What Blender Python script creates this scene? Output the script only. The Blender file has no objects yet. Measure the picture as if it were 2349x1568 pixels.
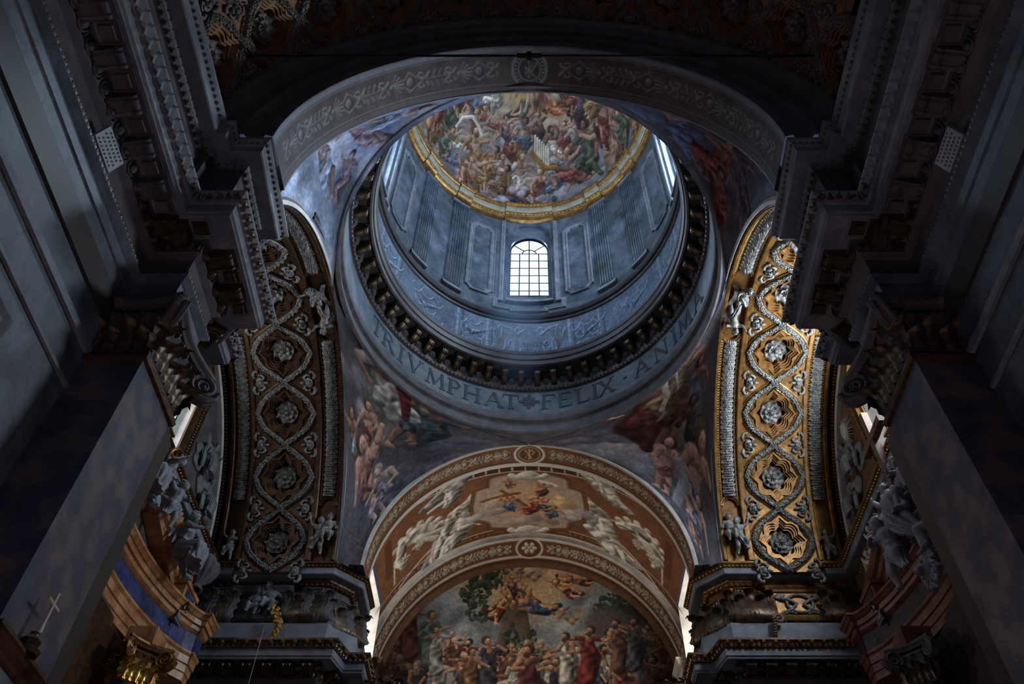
import bpy, math, random
import numpy as np
from mathutils import Vector, Matrix

C = bpy.context.scene.collection
SC = bpy.context.scene
PI = math.pi
RAD = math.radians
# All lengths are metres measured from the camera; everything is lifted by EYE at the very end so that the floor is z = 0
EYE = 1.6
PITCH = RAD(50.8)
FPX, CX, CY = 1891.0, 1214.0, 784.0

# ------------------------------------------------------------------ camera
cd = bpy.data.cameras.new('camera')
cam = bpy.data.objects.new('camera', cd)
C.objects.link(cam)
cam.rotation_euler = (PI / 2 + PITCH, 0, 0)
cd.sensor_width = 36.0
cd.lens = FPX / 2349 * 36
cd.shift_x = (1174.5 - CX) / 2349
cd.clip_end = 200
SC.camera = cam

# ------------------------------------------------------------------ world, lights, exposure
SC.view_settings.view_transform = 'Standard'
SC.view_settings.look = 'None'
SC.view_settings.exposure = 0.0
SC.view_settings.gamma = 1.0
SC.view_settings.use_curve_mapping = False
SC.cycles.use_denoising = True
SC.cycles.max_bounces = 6
SC.cycles.diffuse_bounces = 4
SC.cycles.sample_clamp_indirect = 4.0
W = bpy.data.worlds.new('sky')
SC.world = W
W.use_nodes = True
W.node_tree.nodes['Background'].inputs[0].default_value = (0.36, 0.42, 0.72, 1)
W.node_tree.nodes['Background'].inputs[1].default_value = 0.10


def area(name, loc, target, sx, sy, col, power, spread=180):
    l = bpy.data.lights.new(name, 'AREA')
    l.shape = 'RECTANGLE'
    l.size, l.size_y = sx, sy
    l.color = col
    l.energy = power
    l.spread = RAD(spread)
    o = bpy.data.objects.new(name, l)
    C.objects.link(o)
    o.location = loc
    o.rotation_euler = (Vector(target) - Vector(loc)).to_track_quat('-Z', 'Y').to_euler()
    return o


DC = 14.2          # y of the drum axis
for az, pw in ((0, 260), (90, 1000), (-90, 300), (180, 380)):
    a_ = RAD(az)
    p0 = (5.80 * math.sin(a_), DC + 1.095 * 5.80 * math.cos(a_), 30.3)
    p1 = (0, DC, 30.3)
    area('drum_window_daylight', p0, p1, 1.5, 4.2, (0.55, 0.75, 1.0), pw)
area('transept_window_daylight', (9.9, 14.9, 17.2), (-5.0, 13.5, 17.0), 3.2, 2.9, (0.78, 0.89, 1.0), 900)
area('transept_window_daylight', (-9.9, 14.9, 17.2), (6.0, 15.0, 17.0), 3.2, 2.9, (0.92, 0.92, 0.95), 90)
area('drum_window_daylight', (5.55, 14.2, 30.2), (-5.2, 10.9, 18.6), 1.4, 3.6, (0.66, 0.84, 1.0), 120, 50)  # second, narrow lamp added in this window to brighten the left pendentive
area('transept_window_daylight', (9.88, 14.9, 17.4), (-4.6, 10.2, 19.4), 2.6, 2.2, (0.62, 0.80, 1.0), 150, 44)  # extra narrow lamp added here, aimed at the near left pendentive
area('choir_window_daylight', (5.9, 24.35, 14.6), (-5.0, 24.35, 17.0), 1.7, 3.6, (1.0, 0.91, 0.82), 200)
area('choir_window_daylight', (-5.9, 24.35, 14.6), (5.0, 24.35, 17.0), 1.7, 3.6, (1.0, 0.91, 0.82), 200)
area('rear_fill_lamp', (0, -13.4, 11), (0, 8, 9.5), 7, 9, (0.58, 0.44, 0.66), 52)  # unseen lamp added behind the camera to lift the dark nave
area('rear_fill_lamp', (0, -13.2, 12), (0, 3.5, -1.6), 3, 3, (0.80, 0.64, 0.80), 520, 14)  # added narrow lamp on the floor; its bounce fills the soffits
area('clerestory_daylight', (6.0, -4.5, 17.3), (-6.0, 3.5, 11.5), 3.0, 3.0, (0.42, 0.62, 0.92), 85)


# ------------------------------------------------------------------ projection (measuring only: where a detail of a painting sits on its surface)
def project(P):
    P = np.asarray(P, float)
    d = P[..., 1] * math.cos(PITCH) + P[..., 2] * math.sin(PITCH)
    d = np.where(d < .1, .1, d)
    u = P[..., 0] / d
    v = (-P[..., 1] * math.sin(PITCH) + P[..., 2] * math.cos(PITCH)) / d
    return CX + FPX * u, CY - FPX * v


def bp(px, py, X=None, Y=None, Z=None):
    u, v = (px - CX) / FPX, (CY - py) / FPX
    d = np.array([u, math.cos(PITCH) - v * math.sin(PITCH), math.sin(PITCH) + v * math.cos(PITCH)])
    s = X / d[0] if X is not None else (Y / d[1] if Y is not None else Z / d[2])
    return d * s


# ------------------------------------------------------------------ object helpers
def setp(o, label=None, cat=None, group=None, kind=None):
    if label: o['label'] = label
    if cat: o['category'] = cat
    if group: o['group'] = group
    if kind: o['kind'] = kind
    return o


def empty(name, loc=(0, 0, 0), rot=(0, 0, 0), label=None, cat=None, group=None, kind=None, parent=None, scale=None):
    o = bpy.data.objects.new(name, None)
    C.objects.link(o)
    o.empty_display_size = .2
    o.location = loc
    o.rotation_euler = rot
    if scale is not None: o.scale = scale if hasattr(scale, '__len__') else (scale,) * 3
    if parent: o.parent = parent
    return setp(o, label, cat, group, kind)


def inst(src, name=None, parent=None, loc=None, rot=None, scale=None, M=None):
    """a copy of one object, sharing its mesh"""
    o = src.copy()
    if name: o.name = name
    C.objects.link(o)
    o.parent = parent
    if M is not None:
        o.matrix_local = M
    if loc is not None: o.location = loc
    if rot is not None: o.rotation_euler = rot
    if scale is not None: o.scale = scale if hasattr(scale, '__len__') else (scale,) * 3
    return o


def copy_tree(o, parent=None):
    c = o.copy()
    C.objects.link(c)
    c.parent = parent
    for ch in list(o.children):
        copy_tree(ch, c)
    return c


class G:
    """collects geometry, then links it as ONE mesh object"""

    def __init__(s):
        s.V, s.F, s.n, s.cols = [], [], 0, []

    def raw(s, V, F, M=None):
        V = np.asarray(V, float).reshape(-1, 3)
        if M is not None:
            A = np.array(M)
            V = V @ A[:3, :3].T + A[:3, 3]
        s.V.append(V)
        s.F.extend([tuple(i + s.n for i in f) for f in F])
        s.n += len(V)
        return s

    def add(s, g, M=None):
        V, F = g.VF()
        return s.raw(V, F, M)

    def VF(s):
        return (np.concatenate(s.V) if s.V else np.zeros((0, 3))), s.F

    def grid(s, P, cu=False, cv=False, mask=None):
        P = np.asarray(P, float)
        n, m = P.shape[:2]
        nu, nv = (n if cu else n - 1), (m if cv else m - 1)
        i, j = np.meshgrid(np.arange(nu), np.arange(nv), indexing='ij')
        if mask is not None:
            k = mask[:nu, :nv]
            i, j = i[k], j[k]
        i, j = i.ravel(), j.ravel()
        i2, j2 = (i + 1) % n, (j + 1) % m
        F = np.stack([i * m + j, i2 * m + j, i2 * m + j2, i * m + j2], 1)
        s.V.append(P.reshape(-1, 3))
        s.F.extend(map(tuple, (F + s.n).tolist()))
        s.n += n * m
        return s

    def box(s, lo, hi, M=None):
        x0, y0, z0 = lo
        x1, y1, z1 = hi
        V = [(x0, y0, z0), (x1, y0, z0), (x1, y1, z0), (x0, y1, z0), (x0, y0, z1), (x1, y0, z1), (x1, y1, z1), (x0, y1, z1)]
        return s.raw(V, [(0, 3, 2, 1), (4, 5, 6, 7), (0, 1, 5, 4), (1, 2, 6, 5), (2, 3, 7, 6), (3, 0, 4, 7)], M)

    def tube(s, pts, r, k=6, caps=True, M=None, flat=1.0):
        pts = [Vector(p) for p in pts]
        if not hasattr(r, '__len__'): r = [r] * len(pts)
        V, F = [], []
        up = Vector((0, 0, 1))
        prev = None
        for i, p in enumerate(pts):
            t = (pts[min(i + 1, len(pts) - 1)] - pts[max(i - 1, 0)])
            t = t.normalized() if t.length > 1e-9 else Vector((0, 0, 1))
            if prev is None:
                a = t.cross(up)
                if a.length < .05: a = t.cross(Vector((0, 1, 0)))
            else:
                a = prev - t * prev.dot(t)
            a.normalize()
            prev = a
            b = t.cross(a)
            for q in range(k):
                an = 2 * PI * q / k
                V.append(p + a * (math.cos(an) * r[i]) + b * (math.sin(an) * r[i] * flat))
        for i in range(len(pts) - 1):
            for q in range(k):
                F.append((i * k + q, i * k + (q + 1) % k, (i + 1) * k + (q + 1) % k, (i + 1) * k + q))
        if caps:
            F.append(tuple(range(k - 1, -1, -1)))
            F.append(tuple((len(pts) - 1) * k + q for q in range(k)))
        return s.raw(V, F, M)

    def lathe(s, prof, k=24, M=None, a0=0, a1=2 * PI):
        full = abs(a1 - a0 - 2 * PI) < 1e-6
        n = k if full else k + 1
        an = a0 + (a1 - a0) * np.arange(n) / k
        pr = np.asarray(prof, float)
        P = np.zeros((n, len(pr), 3))
        P[..., 0] = np.cos(an)[:, None] * pr[None, :, 0]
        P[..., 1] = np.sin(an)[:, None] * pr[None, :, 0]
        P[..., 2] = pr[None, :, 1]
        if M is not None:
            A = np.array(M)
            P = P @ A[:3, :3].T + A[:3, 3]
        return s.grid(P, cu=full)

    def ell(s, c, r, k=10, l=6, M=None, R=None):
        if not hasattr(r, '__len__'): r = (r,) * 3
        th = np.linspace(0, PI, l + 1)
        ph = 2 * PI * np.arange(k) / k
        P = np.zeros((k, l + 1, 3))
        P[..., 0] = np.cos(ph)[:, None] * np.sin(th)[None] * r[0]
        P[..., 1] = np.sin(ph)[:, None] * np.sin(th)[None] * r[1]
        P[..., 2] = np.cos(th)[None] * r[2]
        if R is not None:
            P = P @ np.array(R).T
        P += np.array(c)
        if M is not None:
            A = np.array(M)
            P = P @ A[:3, :3].T + A[:3, 3]
        return s.grid(P, cu=True)

    def prism(s, poly, y0, y1, M=None):
        """polygon in x,z extruded along y"""
        n = len(poly)
        V = [(x, y0, z) for x, z in poly] + [(x, y1, z) for x, z in poly]
        F = [tuple(range(n)), tuple(range(2 * n - 1, n - 1, -1))] + [(i, (i + 1) % n, n + (i + 1) % n, n + i) for i in range(n)]
        return s.raw(V, F, M)

    def mesh(s, name, mat, smooth=False, cols=None):
        V, F = s.VF()
        me = bpy.data.meshes.new(name)
        if len(F) > 4000 and all(len(f) == 4 for f in F[:50]) and all(len(f) == 4 for f in F):
            fa = np.array(F, np.int32)
            me.vertices.add(len(V))
            me.vertices.foreach_set('co', V.astype(np.float32).ravel())
            me.loops.add(fa.size)
            me.loops.foreach_set('vertex_index', fa.ravel())
            me.polygons.add(len(fa))
            me.polygons.foreach_set('loop_start', np.arange(0, fa.size, 4, dtype=np.int32))
            me.update(calc_edges=True)
            me.validate()
        else:
            me.from_pydata(V.tolist(), [], F)
            me.update()
        if mat: me.materials.append(mat)
        if smooth:
            me.polygons.foreach_set('use_smooth', [True] * len(me.polygons))
        if cols is not None:
            at = me.attributes.new('Col', 'FLOAT_COLOR', 'POINT')
            c4 = np.ones((len(V), 4), np.float32)
            c4[:, :3] = cols
            at.data.foreach_set('color', c4.ravel())
        return me

    def build(s, name, mat, parent=None, smooth=False, cols=None, loc=None, rot=None):
        o = bpy.data.objects.new(name, s.mesh(name, mat, smooth, cols))
        C.objects.link(o)
        if parent: o.parent = parent
        if loc is not None: o.location = loc
        if rot is not None: o.rotation_euler = rot
        return o


def T(x, y, z): return Matrix.Translation((x, y, z))
def RX(a): return Matrix.Rotation(a, 4, 'X')
def RY(a): return Matrix.Rotation(a, 4, 'Y')
def RZ(a): return Matrix.Rotation(a, 4, 'Z')
def SCL(x, y=None, z=None): return Matrix.Diagonal((x, x if y is None else y, x if z is None else z, 1))


def offset_path(path, o, closed=False):
    """mitred offset of a plan polyline; o > 0 goes to the LEFT of the walking direction"""
    P = np.asarray(path, float)
    n = len(P)
    out = []
    for i in range(n):
        a = P[i] - P[i - 1] if (i > 0 or closed) else P[1] - P[0]
        b = P[(i + 1) % n] - P[i] if (i < n - 1 or closed) else P[-1] - P[-2]
        a = a / np.hypot(*a)
        b = b / np.hypot(*b)
        na, nb = np.array([-a[1], a[0]]), np.array([-b[1], b[0]])
        m = na + nb
        d = 1 + na @ nb
        out.append(P[i] + o * m / max(d, .3))
    return np.array(out)


def sweep(path, prof, closed=False, mirror=False):
    """profile [(offset back from the lip, z)] along a plan polyline; the wall lies to the right of the walking direction"""
    P = np.stack([np.column_stack([offset_path(path, -o, closed), np.full(len(path), z)]) for o, z in prof], 1)
    if mirror: P[..., 0] *= -1
    return G().grid(P, cu=closed)


def frames_along(path, o, z, spacing, mirror=False, closed=False, margin=.0, ends=True):
    """matrices spaced along an offset polyline: x along the path, y towards the lip (out), z up"""
    Q = offset_path(path, -o, closed)
    Ms = []
    n = len(Q)
    for i in range(n if closed else n - 1):
        a, b = Q[i], Q[(i + 1) % n]
        L = np.hypot(*(b - a))
        if L < spacing * .5: continue
        k = max(1, int(round((L - 2 * margin) / spacing)))
        t = (b - a) / L
        for q in range(k):
            c = a + t * (margin + (L - 2 * margin) * (q + .5) / k)
            x, y = t, np.array([-t[1], t[0]])
            M = Matrix(((x[0], y[0], 0, c[0]), (x[1], y[1], 0, c[1]), (0, 0, 1, z), (0, 0, 0, 1)))
            if mirror: M = SCL(-1, 1, 1) @ M
            Ms.append(M)
    return Ms


# ------------------------------------------------------------------ materials
def lin(c):
    c = np.asarray(c, float) / 255
    return np.where(c <= .04045, c / 12.92, ((c + .055) / 1.055) ** 2.4)


def mat(name, c0, c1=None, rough=.6, metal=0.0, scale=4.0, detail=6, bump=0.0, bscale=None, vein=None, vscale=1.5, vdist=2.0, mix=(.35, .65), spec=.4, vmix=.45, dirt=0.0, dscale=.35):
    """noise between two colours, optional veins and fine relief"""
    m = bpy.data.materials.new(name)
    m.use_nodes = True
    nt = m.node_tree
    N, L = nt.nodes, nt.links
    b = N['Principled BSDF']
    b.inputs['Roughness'].default_value = rough
    b.inputs['Metallic'].default_value = metal
    b.inputs['Specular IOR Level'].default_value = spec
    l0 = tuple(lin(c0)) + (1,)
    l1 = tuple(lin(c1 if c1 is not None else c0)) + (1,)
    tc = N.new('ShaderNodeTexCoord')
    no = N.new('ShaderNodeTexNoise')
    no.inputs['Scale'].default_value = scale
    no.inputs['Detail'].default_value = detail
    L.new(tc.outputs['Object'], no.inputs['Vector'])
    rp = N.new('ShaderNodeValToRGB')
    rp.color_ramp.elements[0].position = mix[0]
    rp.color_ramp.elements[1].position = mix[1]
    rp.color_ramp.elements[0].color = l0
    rp.color_ramp.elements[1].color = l1
    L.new(no.outputs['Fac'], rp.inputs['Fac'])
    out = rp.outputs['Color']
    if vein is not None:
        wv = N.new('ShaderNodeTexWave')
        wv.wave_type = 'BANDS'
        wv.bands_direction = 'DIAGONAL'
        wv.inputs['Scale'].default_value = vscale
        wv.inputs['Distortion'].default_value = vdist * 5
        wv.inputs['Detail'].default_value = 5
        wv.inputs['Detail Scale'].default_value = 1.6
        L.new(tc.outputs['Object'], wv.inputs['Vector'])
        r2 = N.new('ShaderNodeValToRGB')
        r2.color_ramp.elements[0].position = 0.0
        r2.color_ramp.elements[0].color = (1, 1, 1, 1)
        r2.color_ramp.elements[1].position = 0.16
        r2.color_ramp.elements[1].color = (0, 0, 0, 1)
        L.new(wv.outputs['Fac'], r2.inputs['Fac'])
        mx = N.new('ShaderNodeMixRGB')
        mx.inputs[2].default_value = tuple(lin(vein)) + (1,)
        mf = N.new('ShaderNodeMath')
        mf.operation = 'MULTIPLY'
        mf.inputs[1].default_value = vmix
        L.new(r2.outputs['Color'], mf.inputs[0])
        L.new(mf.outputs[0], mx.inputs[0])
        L.new(out, mx.inputs[1])
        out = mx.outputs[0]
    if dirt:
        nd = N.new('ShaderNodeTexNoise')
        nd.inputs['Scale'].default_value = dscale
        nd.inputs['Detail'].default_value = 7
        nd.inputs['Roughness'].default_value = .65
        L.new(tc.outputs['Object'], nd.inputs['Vector'])
        rd = N.new('ShaderNodeValToRGB')
        rd.color_ramp.elements[0].position = .38
        rd.color_ramp.elements[0].color = (1 - dirt, 1 - dirt, 1 - dirt, 1)
        rd.color_ramp.elements[1].position = .62
        rd.color_ramp.elements[1].color = (1, 1, 1, 1)
        L.new(nd.outputs['Fac'], rd.inputs['Fac'])
        md = N.new('ShaderNodeMixRGB')
        md.blend_type = 'MULTIPLY'
        md.inputs[0].default_value = 1
        L.new(out, md.inputs[1])
        L.new(rd.outputs['Color'], md.inputs[2])
        out = md.outputs[0]
    L.new(out, b.inputs['Base Color'])
    if bump:
        n2 = N.new('ShaderNodeTexNoise')
        n2.inputs['Scale'].default_value = bscale or scale * 5
        n2.inputs['Detail'].default_value = 4
        L.new(tc.outputs['Object'], n2.inputs['Vector'])
        bu = N.new('ShaderNodeBump')
        bu.inputs['Strength'].default_value = bump
        bu.inputs['Distance'].default_value = .05
        L.new(n2.outputs['Fac'], bu.inputs['Height'])
        L.new(bu.outputs['Normal'], b.inputs['Normal'])
    return m


def paint_mat(name, rough=.75, bump=.06):
    """pigment of a fresco: its own colours, with fine plaster grain"""
    m = mat(name, (128, 128, 128), rough=rough, scale=9, bump=bump, bscale=14, spec=.2)
    nt = m.node_tree
    a = nt.nodes.new('ShaderNodeAttribute')
    a.attribute_name = 'Col'
    no = [n for n in nt.nodes if n.type == 'TEX_NOISE'][0]
    rp = [n for n in nt.nodes if n.type == 'VALTORGB'][0]
    rp.color_ramp.elements[0].color = (.80, .80, .80, 1)
    rp.color_ramp.elements[1].color = (1.0, 1.0, 1.0, 1)
    mx = nt.nodes.new('ShaderNodeMixRGB')
    mx.blend_type = 'MULTIPLY'
    mx.inputs[0].default_value = 1
    nt.links.new(a.outputs['Color'], mx.inputs[1])
    nt.links.new(rp.outputs['Color'], mx.inputs[2])
    nt.links.new(mx.outputs[0], nt.nodes['Principled BSDF'].inputs['Base Color'])
    return m


M = {}
M['fresco'] = paint_mat('fresco_pigment')
M['drum'] = mat('blue_grey_marble', (78, 88, 100), (112, 122, 134), rough=.5, scale=1.6, vein=(52, 60, 72), vscale=1.1, vdist=2.6, vmix=.4, bump=.05, dirt=.55, dscale=.7)
M['drumdark'] = mat('dark_brown_drum_stone', (58, 52, 54), (84, 74, 72), rough=.45, scale=2, dirt=.3, dscale=.8)
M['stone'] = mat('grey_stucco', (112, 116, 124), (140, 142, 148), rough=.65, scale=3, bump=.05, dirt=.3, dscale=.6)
M['stonedark'] = mat('dark_stone', (74, 70, 74), (98, 92, 94), rough=.7, scale=2.5, bump=.06)  # plain dark stone tone with slight noise
M['white'] = mat('white_plaster', (176, 172, 164), (204, 200, 194), rough=.6, scale=3)
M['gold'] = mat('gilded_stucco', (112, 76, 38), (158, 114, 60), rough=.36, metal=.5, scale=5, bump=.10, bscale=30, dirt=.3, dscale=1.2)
M['golddark'] = mat('dark_gilding', (62, 43, 30), (98, 66, 40), rough=.42, metal=.45, scale=6, bump=.12, bscale=30, dirt=.35, dscale=1.2)  # darker gilding; in the left transept it stands in for shade on gold
M['goldbright'] = mat('bright_gilding', (212, 160, 76), (240, 196, 110), rough=.25, metal=.8, scale=5)
M['bronze'] = mat('dark_bronze_stucco', (66, 56, 50), (104, 84, 62), rough=.36, metal=.55, scale=7, bump=.1)
M['silver'] = mat('silvered_stucco', (112, 111, 110), (158, 154, 148), rough=.5, metal=.1, scale=8, bump=.15, bscale=40, dirt=.35, dscale=2)
M['statue'] = mat('grey_white_marble', (116, 119, 125), (146, 147, 150), rough=.5, scale=3, bump=.04, dirt=.25, dscale=2)
M['pier'] = mat('mottled_pier_marble', (64, 70, 92), (112, 102, 102), rough=.4, scale=2.6, detail=9, mix=(.42, .60), dirt=.35, dscale=1.1)
M['pierdark'] = mat('brown_pier_marble', (50, 44, 44), (66, 56, 52), rough=.5, scale=1.5)
M['wallmarble'] = mat('veined_wall_marble', (74, 84, 96), (108, 118, 128), rough=.5, scale=1.4, vein=(52, 58, 70), vscale=.8, vdist=3.2, vmix=.35, dirt=.4, dscale=.8)
M['brown'] = mat('brown_painted_stucco', (92, 62, 44), (116, 78, 52), rough=.7, scale=4, bump=.05)
M['vault'] = mat('dim_ochre_stucco', (98, 68, 46), (128, 90, 58), rough=.7, scale=3, bump=.08)
M['vaultgrey'] = mat('dim_grey_stucco', (92, 84, 82), (112, 104, 102), rough=.7, scale=6, bump=.15, bscale=30)
M['orange'] = mat('orange_veined_marble', (160, 104, 60), (200, 150, 104), rough=.35, scale=3.2, vein=(120, 76, 50), vscale=.45, vdist=4)
M['blue'] = mat('blue_veined_marble', (38, 46, 84), (66, 78, 124), rough=.3, scale=4, vein=(120, 128, 160), vscale=1.3, vdist=4, vmix=.22)
M['red'] = mat('red_veined_marble', (98, 56, 44), (132, 78, 60), rough=.4, scale=2.5, vein=(70, 40, 34), vscale=.5, vdist=4)
M['reddark'] = mat('dark_breccia', (44, 36, 40), (72, 56, 58), rough=.4, scale=6)
M['iron'] = mat('black_iron', (26, 26, 30), (40, 40, 46), rough=.5, metal=.7, scale=8)
M['wood'] = mat('brown_wood', (96, 68, 50), (124, 90, 66), rough=.55, scale=4)
M['floor'] = mat('marble_paving', (150, 144, 140), (178, 172, 166), rough=.4, scale=1)
M['ink'] = mat('dark_lettering', (50, 54, 64), (62, 66, 76), rough=.7)
M['plate'] = mat('grey_enamel', (150, 158, 168), (166, 172, 180), rough=.5, scale=10)
M['creamdim'] = mat('aged_cream_stucco', (136, 124, 104), (168, 154, 132), rough=.6, scale=4)
M['cream'] = mat('cream_stucco', (200, 188, 170), (224, 214, 198), rough=.65, scale=4)
g_ = bpy.data.materials.new('bright_window_glass')
g_.use_nodes = True
b_ = g_.node_tree.nodes['Principled BSDF']
b_.inputs['Base Color'].default_value = (.6, .7, .8, 1)
b_.inputs['Roughness'].default_value = .25
b_.inputs['Emission Color'].default_value = (.80, .92, 1.0, 1)
b_.inputs['Emission Strength'].default_value = .95
M['glass'] = g_
# ------------------------------------------------------------------ a small fresco painter (flat pigment, later carried by the mesh of each painted surface)
def vnoise(h, w, cell, rng, octs=4):
    out = np.zeros((h, w), np.float32)
    amp, tot = 1.0, 0
    for o in range(octs):
        c = max(2.0, cell / 2 ** o)
        gh, gw = int(h / c) + 3, int(w / c) + 3
        g = rng.random((gh, gw)).astype(np.float32)
        y, x = np.arange(h) / c, np.arange(w) / c
        yi, xi = y.astype(int), x.astype(int)
        fy, fx = y - yi, x - xi
        fy, fx = (fy * fy * (3 - 2 * fy))[:, None], (fx * fx * (3 - 2 * fx))[None]
        a = g[yi][:, xi] * (1 - fy) * (1 - fx) + g[yi + 1][:, xi] * fy * (1 - fx) + g[yi][:, xi + 1] * (1 - fy) * fx + g[yi + 1][:, xi + 1] * fy * fx
        out += amp * a
        tot += amp
        amp *= .5
    return out / tot


def sm(x, a, b):
    t = np.clip((x - a) / (b - a), 0, 1)
    return t * t * (3 - 2 * t)


class Canvas:
    """colours are kept as 0-255 sRGB while painting"""

    def __init__(s, h, w, base=(80, 80, 90), seed=1):
        s.h, s.w = h, w
        s.rng = np.random.default_rng(seed)
        s.a = np.empty((h, w, 3), np.float32)
        s.a[:] = base
        s.light = np.array([-.55, -.75])

    def win(s, x0, x1, y0, y1):
        x0, x1 = max(0, int(x0)), min(s.w, int(x1) + 2)
        y0, y1 = max(0, int(y0)), min(s.h, int(y1) + 2)
        if x1 <= x0 or y1 <= y0: return None
        yy, xx = np.mgrid[y0:y1, x0:x1].astype(np.float32)
        return slice(y0, y1), slice(x0, x1), yy, xx

    def put(s, sl, al, col):
        s.a[sl] = s.a[sl] * (1 - al[..., None]) + col * al[..., None]

    def blob(s, x, y, rx, ry, rot, col, shade=.35, soft=.25, alpha=1.0):
        R = max(rx, ry) * 1.3
        q = s.win(x - R, x + R, y - R, y + R)
        if q is None: return
        sy, sx, yy, xx = q
        c, n = math.cos(rot), math.sin(rot)
        dx, dy = xx - x, yy - y
        u, v = (dx * c + dy * n) / rx, (-dx * n + dy * c) / ry
        d = np.sqrt(u * u + v * v)
        al = (1 - sm(d, 1 - soft, 1 + soft * .3)) * alpha
        li = (dx * s.light[0] + dy * s.light[1]) / max(rx, ry)
        s.put((sy, sx), al, np.asarray(col, np.float32) * (1 + shade * li)[..., None])

    def stroke(s, pts, rad, col, shade=.5, folds=0, fk=1.0, soft=.22, alpha=1.0, edge=.0):
        pts = np.asarray(pts, np.float32)
        rad = np.asarray(rad, np.float32) if hasattr(rad, '__len__') else np.full(len(pts), rad, np.float32)
        R = rad.max() * 1.3 + 1
        q = s.win(pts[:, 0].min() - R, pts[:, 0].max() + R, pts[:, 1].min() - R, pts[:, 1].max() + R)
        if q is None: return
        sy, sx, yy, xx = q
        best = np.full(yy.shape, 9.0, np.float32)
        li = np.zeros(yy.shape, np.float32)
        al_ = np.zeros(yy.shape, np.float32)
        run = 0.0
        for i in range(len(pts) - 1):
            a, b = pts[i], pts[i + 1]
            ab = b - a
            L2 = float(ab @ ab) + 1e-6
            t = np.clip(((xx - a[0]) * ab[0] + (yy - a[1]) * ab[1]) / L2, 0, 1)
            px, py = xx - a[0] - t * ab[0], yy - a[1] - t * ab[1]
            r = rad[i] + (rad[i + 1] - rad[i]) * t
            d = np.sqrt(px * px + py * py) / np.maximum(r, .3)
            k = d < best
            best = np.where(k, d, best)
            li = np.where(k, (px * s.light[0] + py * s.light[1]) / np.maximum(r, .3), li)
            al_ = np.where(k, run + t * math.sqrt(L2), al_)
            run += math.sqrt(L2)
        v = 1 + shade * li
        if folds:
            ph = s.rng.random() * 6
            w1, w2 = al_ / max(R, 1), s.rng.random() * 2 + 1
            v = v + folds * (.75 * np.sin(fk * (li * 3.2 + w1 * 2.2) + ph + 1.8 * np.sin(w1 * 1.7 + li * w2 + ph)) + .55 * np.sin(fk * (li * 5.1 - w1 * 4.3) + 2 * ph + 1.6 * np.sin(w1 * 2.9 + 2.2 * li)))
        if edge: v = v - edge * sm(best, .6, 1.0)
        s.put((sy, sx), (1 - sm(best, 1 - soft, 1 + soft * .35)) * alpha, np.asarray(col, np.float32) * v[..., None])

    def line(s, pts, w, col, alpha=1.0):
        s.stroke(pts, w / 2, col, shade=0, soft=.3, alpha=alpha)

    def cloud(s, x, y, r, col=(120, 120, 130), n=9, rot=0.0):
        for k in range(n):
            a = s.rng.random() * 6.28
            q = r * (.2 + .7 * s.rng.random())
            dx, dy = math.cos(a) * q * 1.3, math.sin(a) * q * .6
            rr = r * (.28 + .3 * s.rng.random())
            c = np.array(col) * (.72 + .5 * s.rng.random())
            s.blob(x + dx * math.cos(rot) - dy * math.sin(rot), y + dx * math.sin(rot) + dy * math.cos(rot), rr, rr * .8, rot, c, .38, .6, .85)

    def figure(s, x, y, h, rot=0.0, flip=1, pose='seat', skin=(168, 118, 88), cloth=(120, 50, 44), hair=(60, 40, 30), wing=None, child=False, beard=False, mono=None, wrap=.75):
        """a painted figure; h is its nominal height, (x, y) its hip, rot turns it"""
        r = s.rng
        c, n = math.cos(rot), math.sin(rot)

        def P(u, v):
            u *= flip
            return (x + h * (u * c - v * n), y + h * (u * n + v * c))
        sk = np.array(skin, float) * (.85 + .3 * r.random())
        cl = np.array(cloth, float) * (.85 + .3 * r.random())
        hd = .088 if not child else .115
        fat = 1.0 if not child else 1.35
        j = lambda a: (r.random() - .5) * 2 * a
        if pose == 'fly':
            ch, hp = (.26 + j(.05), -.14 + j(.06)), (0, 0)
            kn = [(-.20 + j(.05), .12 + j(.08)), (-.22 + j(.05), -.02 + j(.08))]
            ft = [(-.42 + j(.06), .20 + j(.1)), (-.45 + j(.05), .04 + j(.1))]
            hh = (ch[0] + .15, ch[1] - .10)
        elif pose == 'stand':
            ch, hp = (.02 + j(.04), -.29), (0, 0)
            kn = [(-.05 + j(.03), .25), (.07 + j(.03), .24)]
            ft = [(-.07 + j(.03), .48), (.08 + j(.04), .47)]
            hh = (ch[0] + j(.05), ch[1] - .19)
        else:
            ch, hp = (-.05 + j(.06), -.28), (0, 0)
            kn = [(.24 + j(.05), .03 + j(.08)), (.20 + j(.07), .12 + j(.06))]
            ft = [(.22 + j(.1), .30 + j(.05)), (.10 + j(.1), .36 + j(.05))]
            hh = (ch[0] + .03 + j(.05), ch[1] - .185)
        sh = [(ch[0] - .11 * fat, ch[1] - .03), (ch[0] + .11 * fat, ch[1] - .02)]
        el, hn = [], []
        for i in (0, 1):
            sg = -1 if i == 0 else 1
            a = RAD(r.uniform(-70, 75)) if pose != 'stand' else RAD(r.uniform(-20, 85))
            e = (sh[i][0] + sg * .17 * math.cos(a), sh[i][1] + .17 * math.sin(a))
            b = a + RAD(r.uniform(-80, 40))
            el.append(e)
            hn.append((e[0] + .16 * math.cos(b) * (sg if r.random() < .7 else -sg), e[1] + .16 * math.sin(b)))
        if wing is not None:
            for sg in (-1, 1):
                b0 = (ch[0] + sg * .05, ch[1] - .02)
                for q in range(4):
                    an = RAD(-75 + q * 24)
                    s.stroke([P(*b0), P(b0[0] + sg * .26 * math.cos(an), b0[1] + .28 * math.sin(an)), P(b0[0] + sg * .40 * math.cos(an + .35), b0[1] + .40 * math.sin(an + .35))], [h * .05, h * .055, h * .02], np.array(wing) * (.8 + .1 * q), .4)
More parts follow.
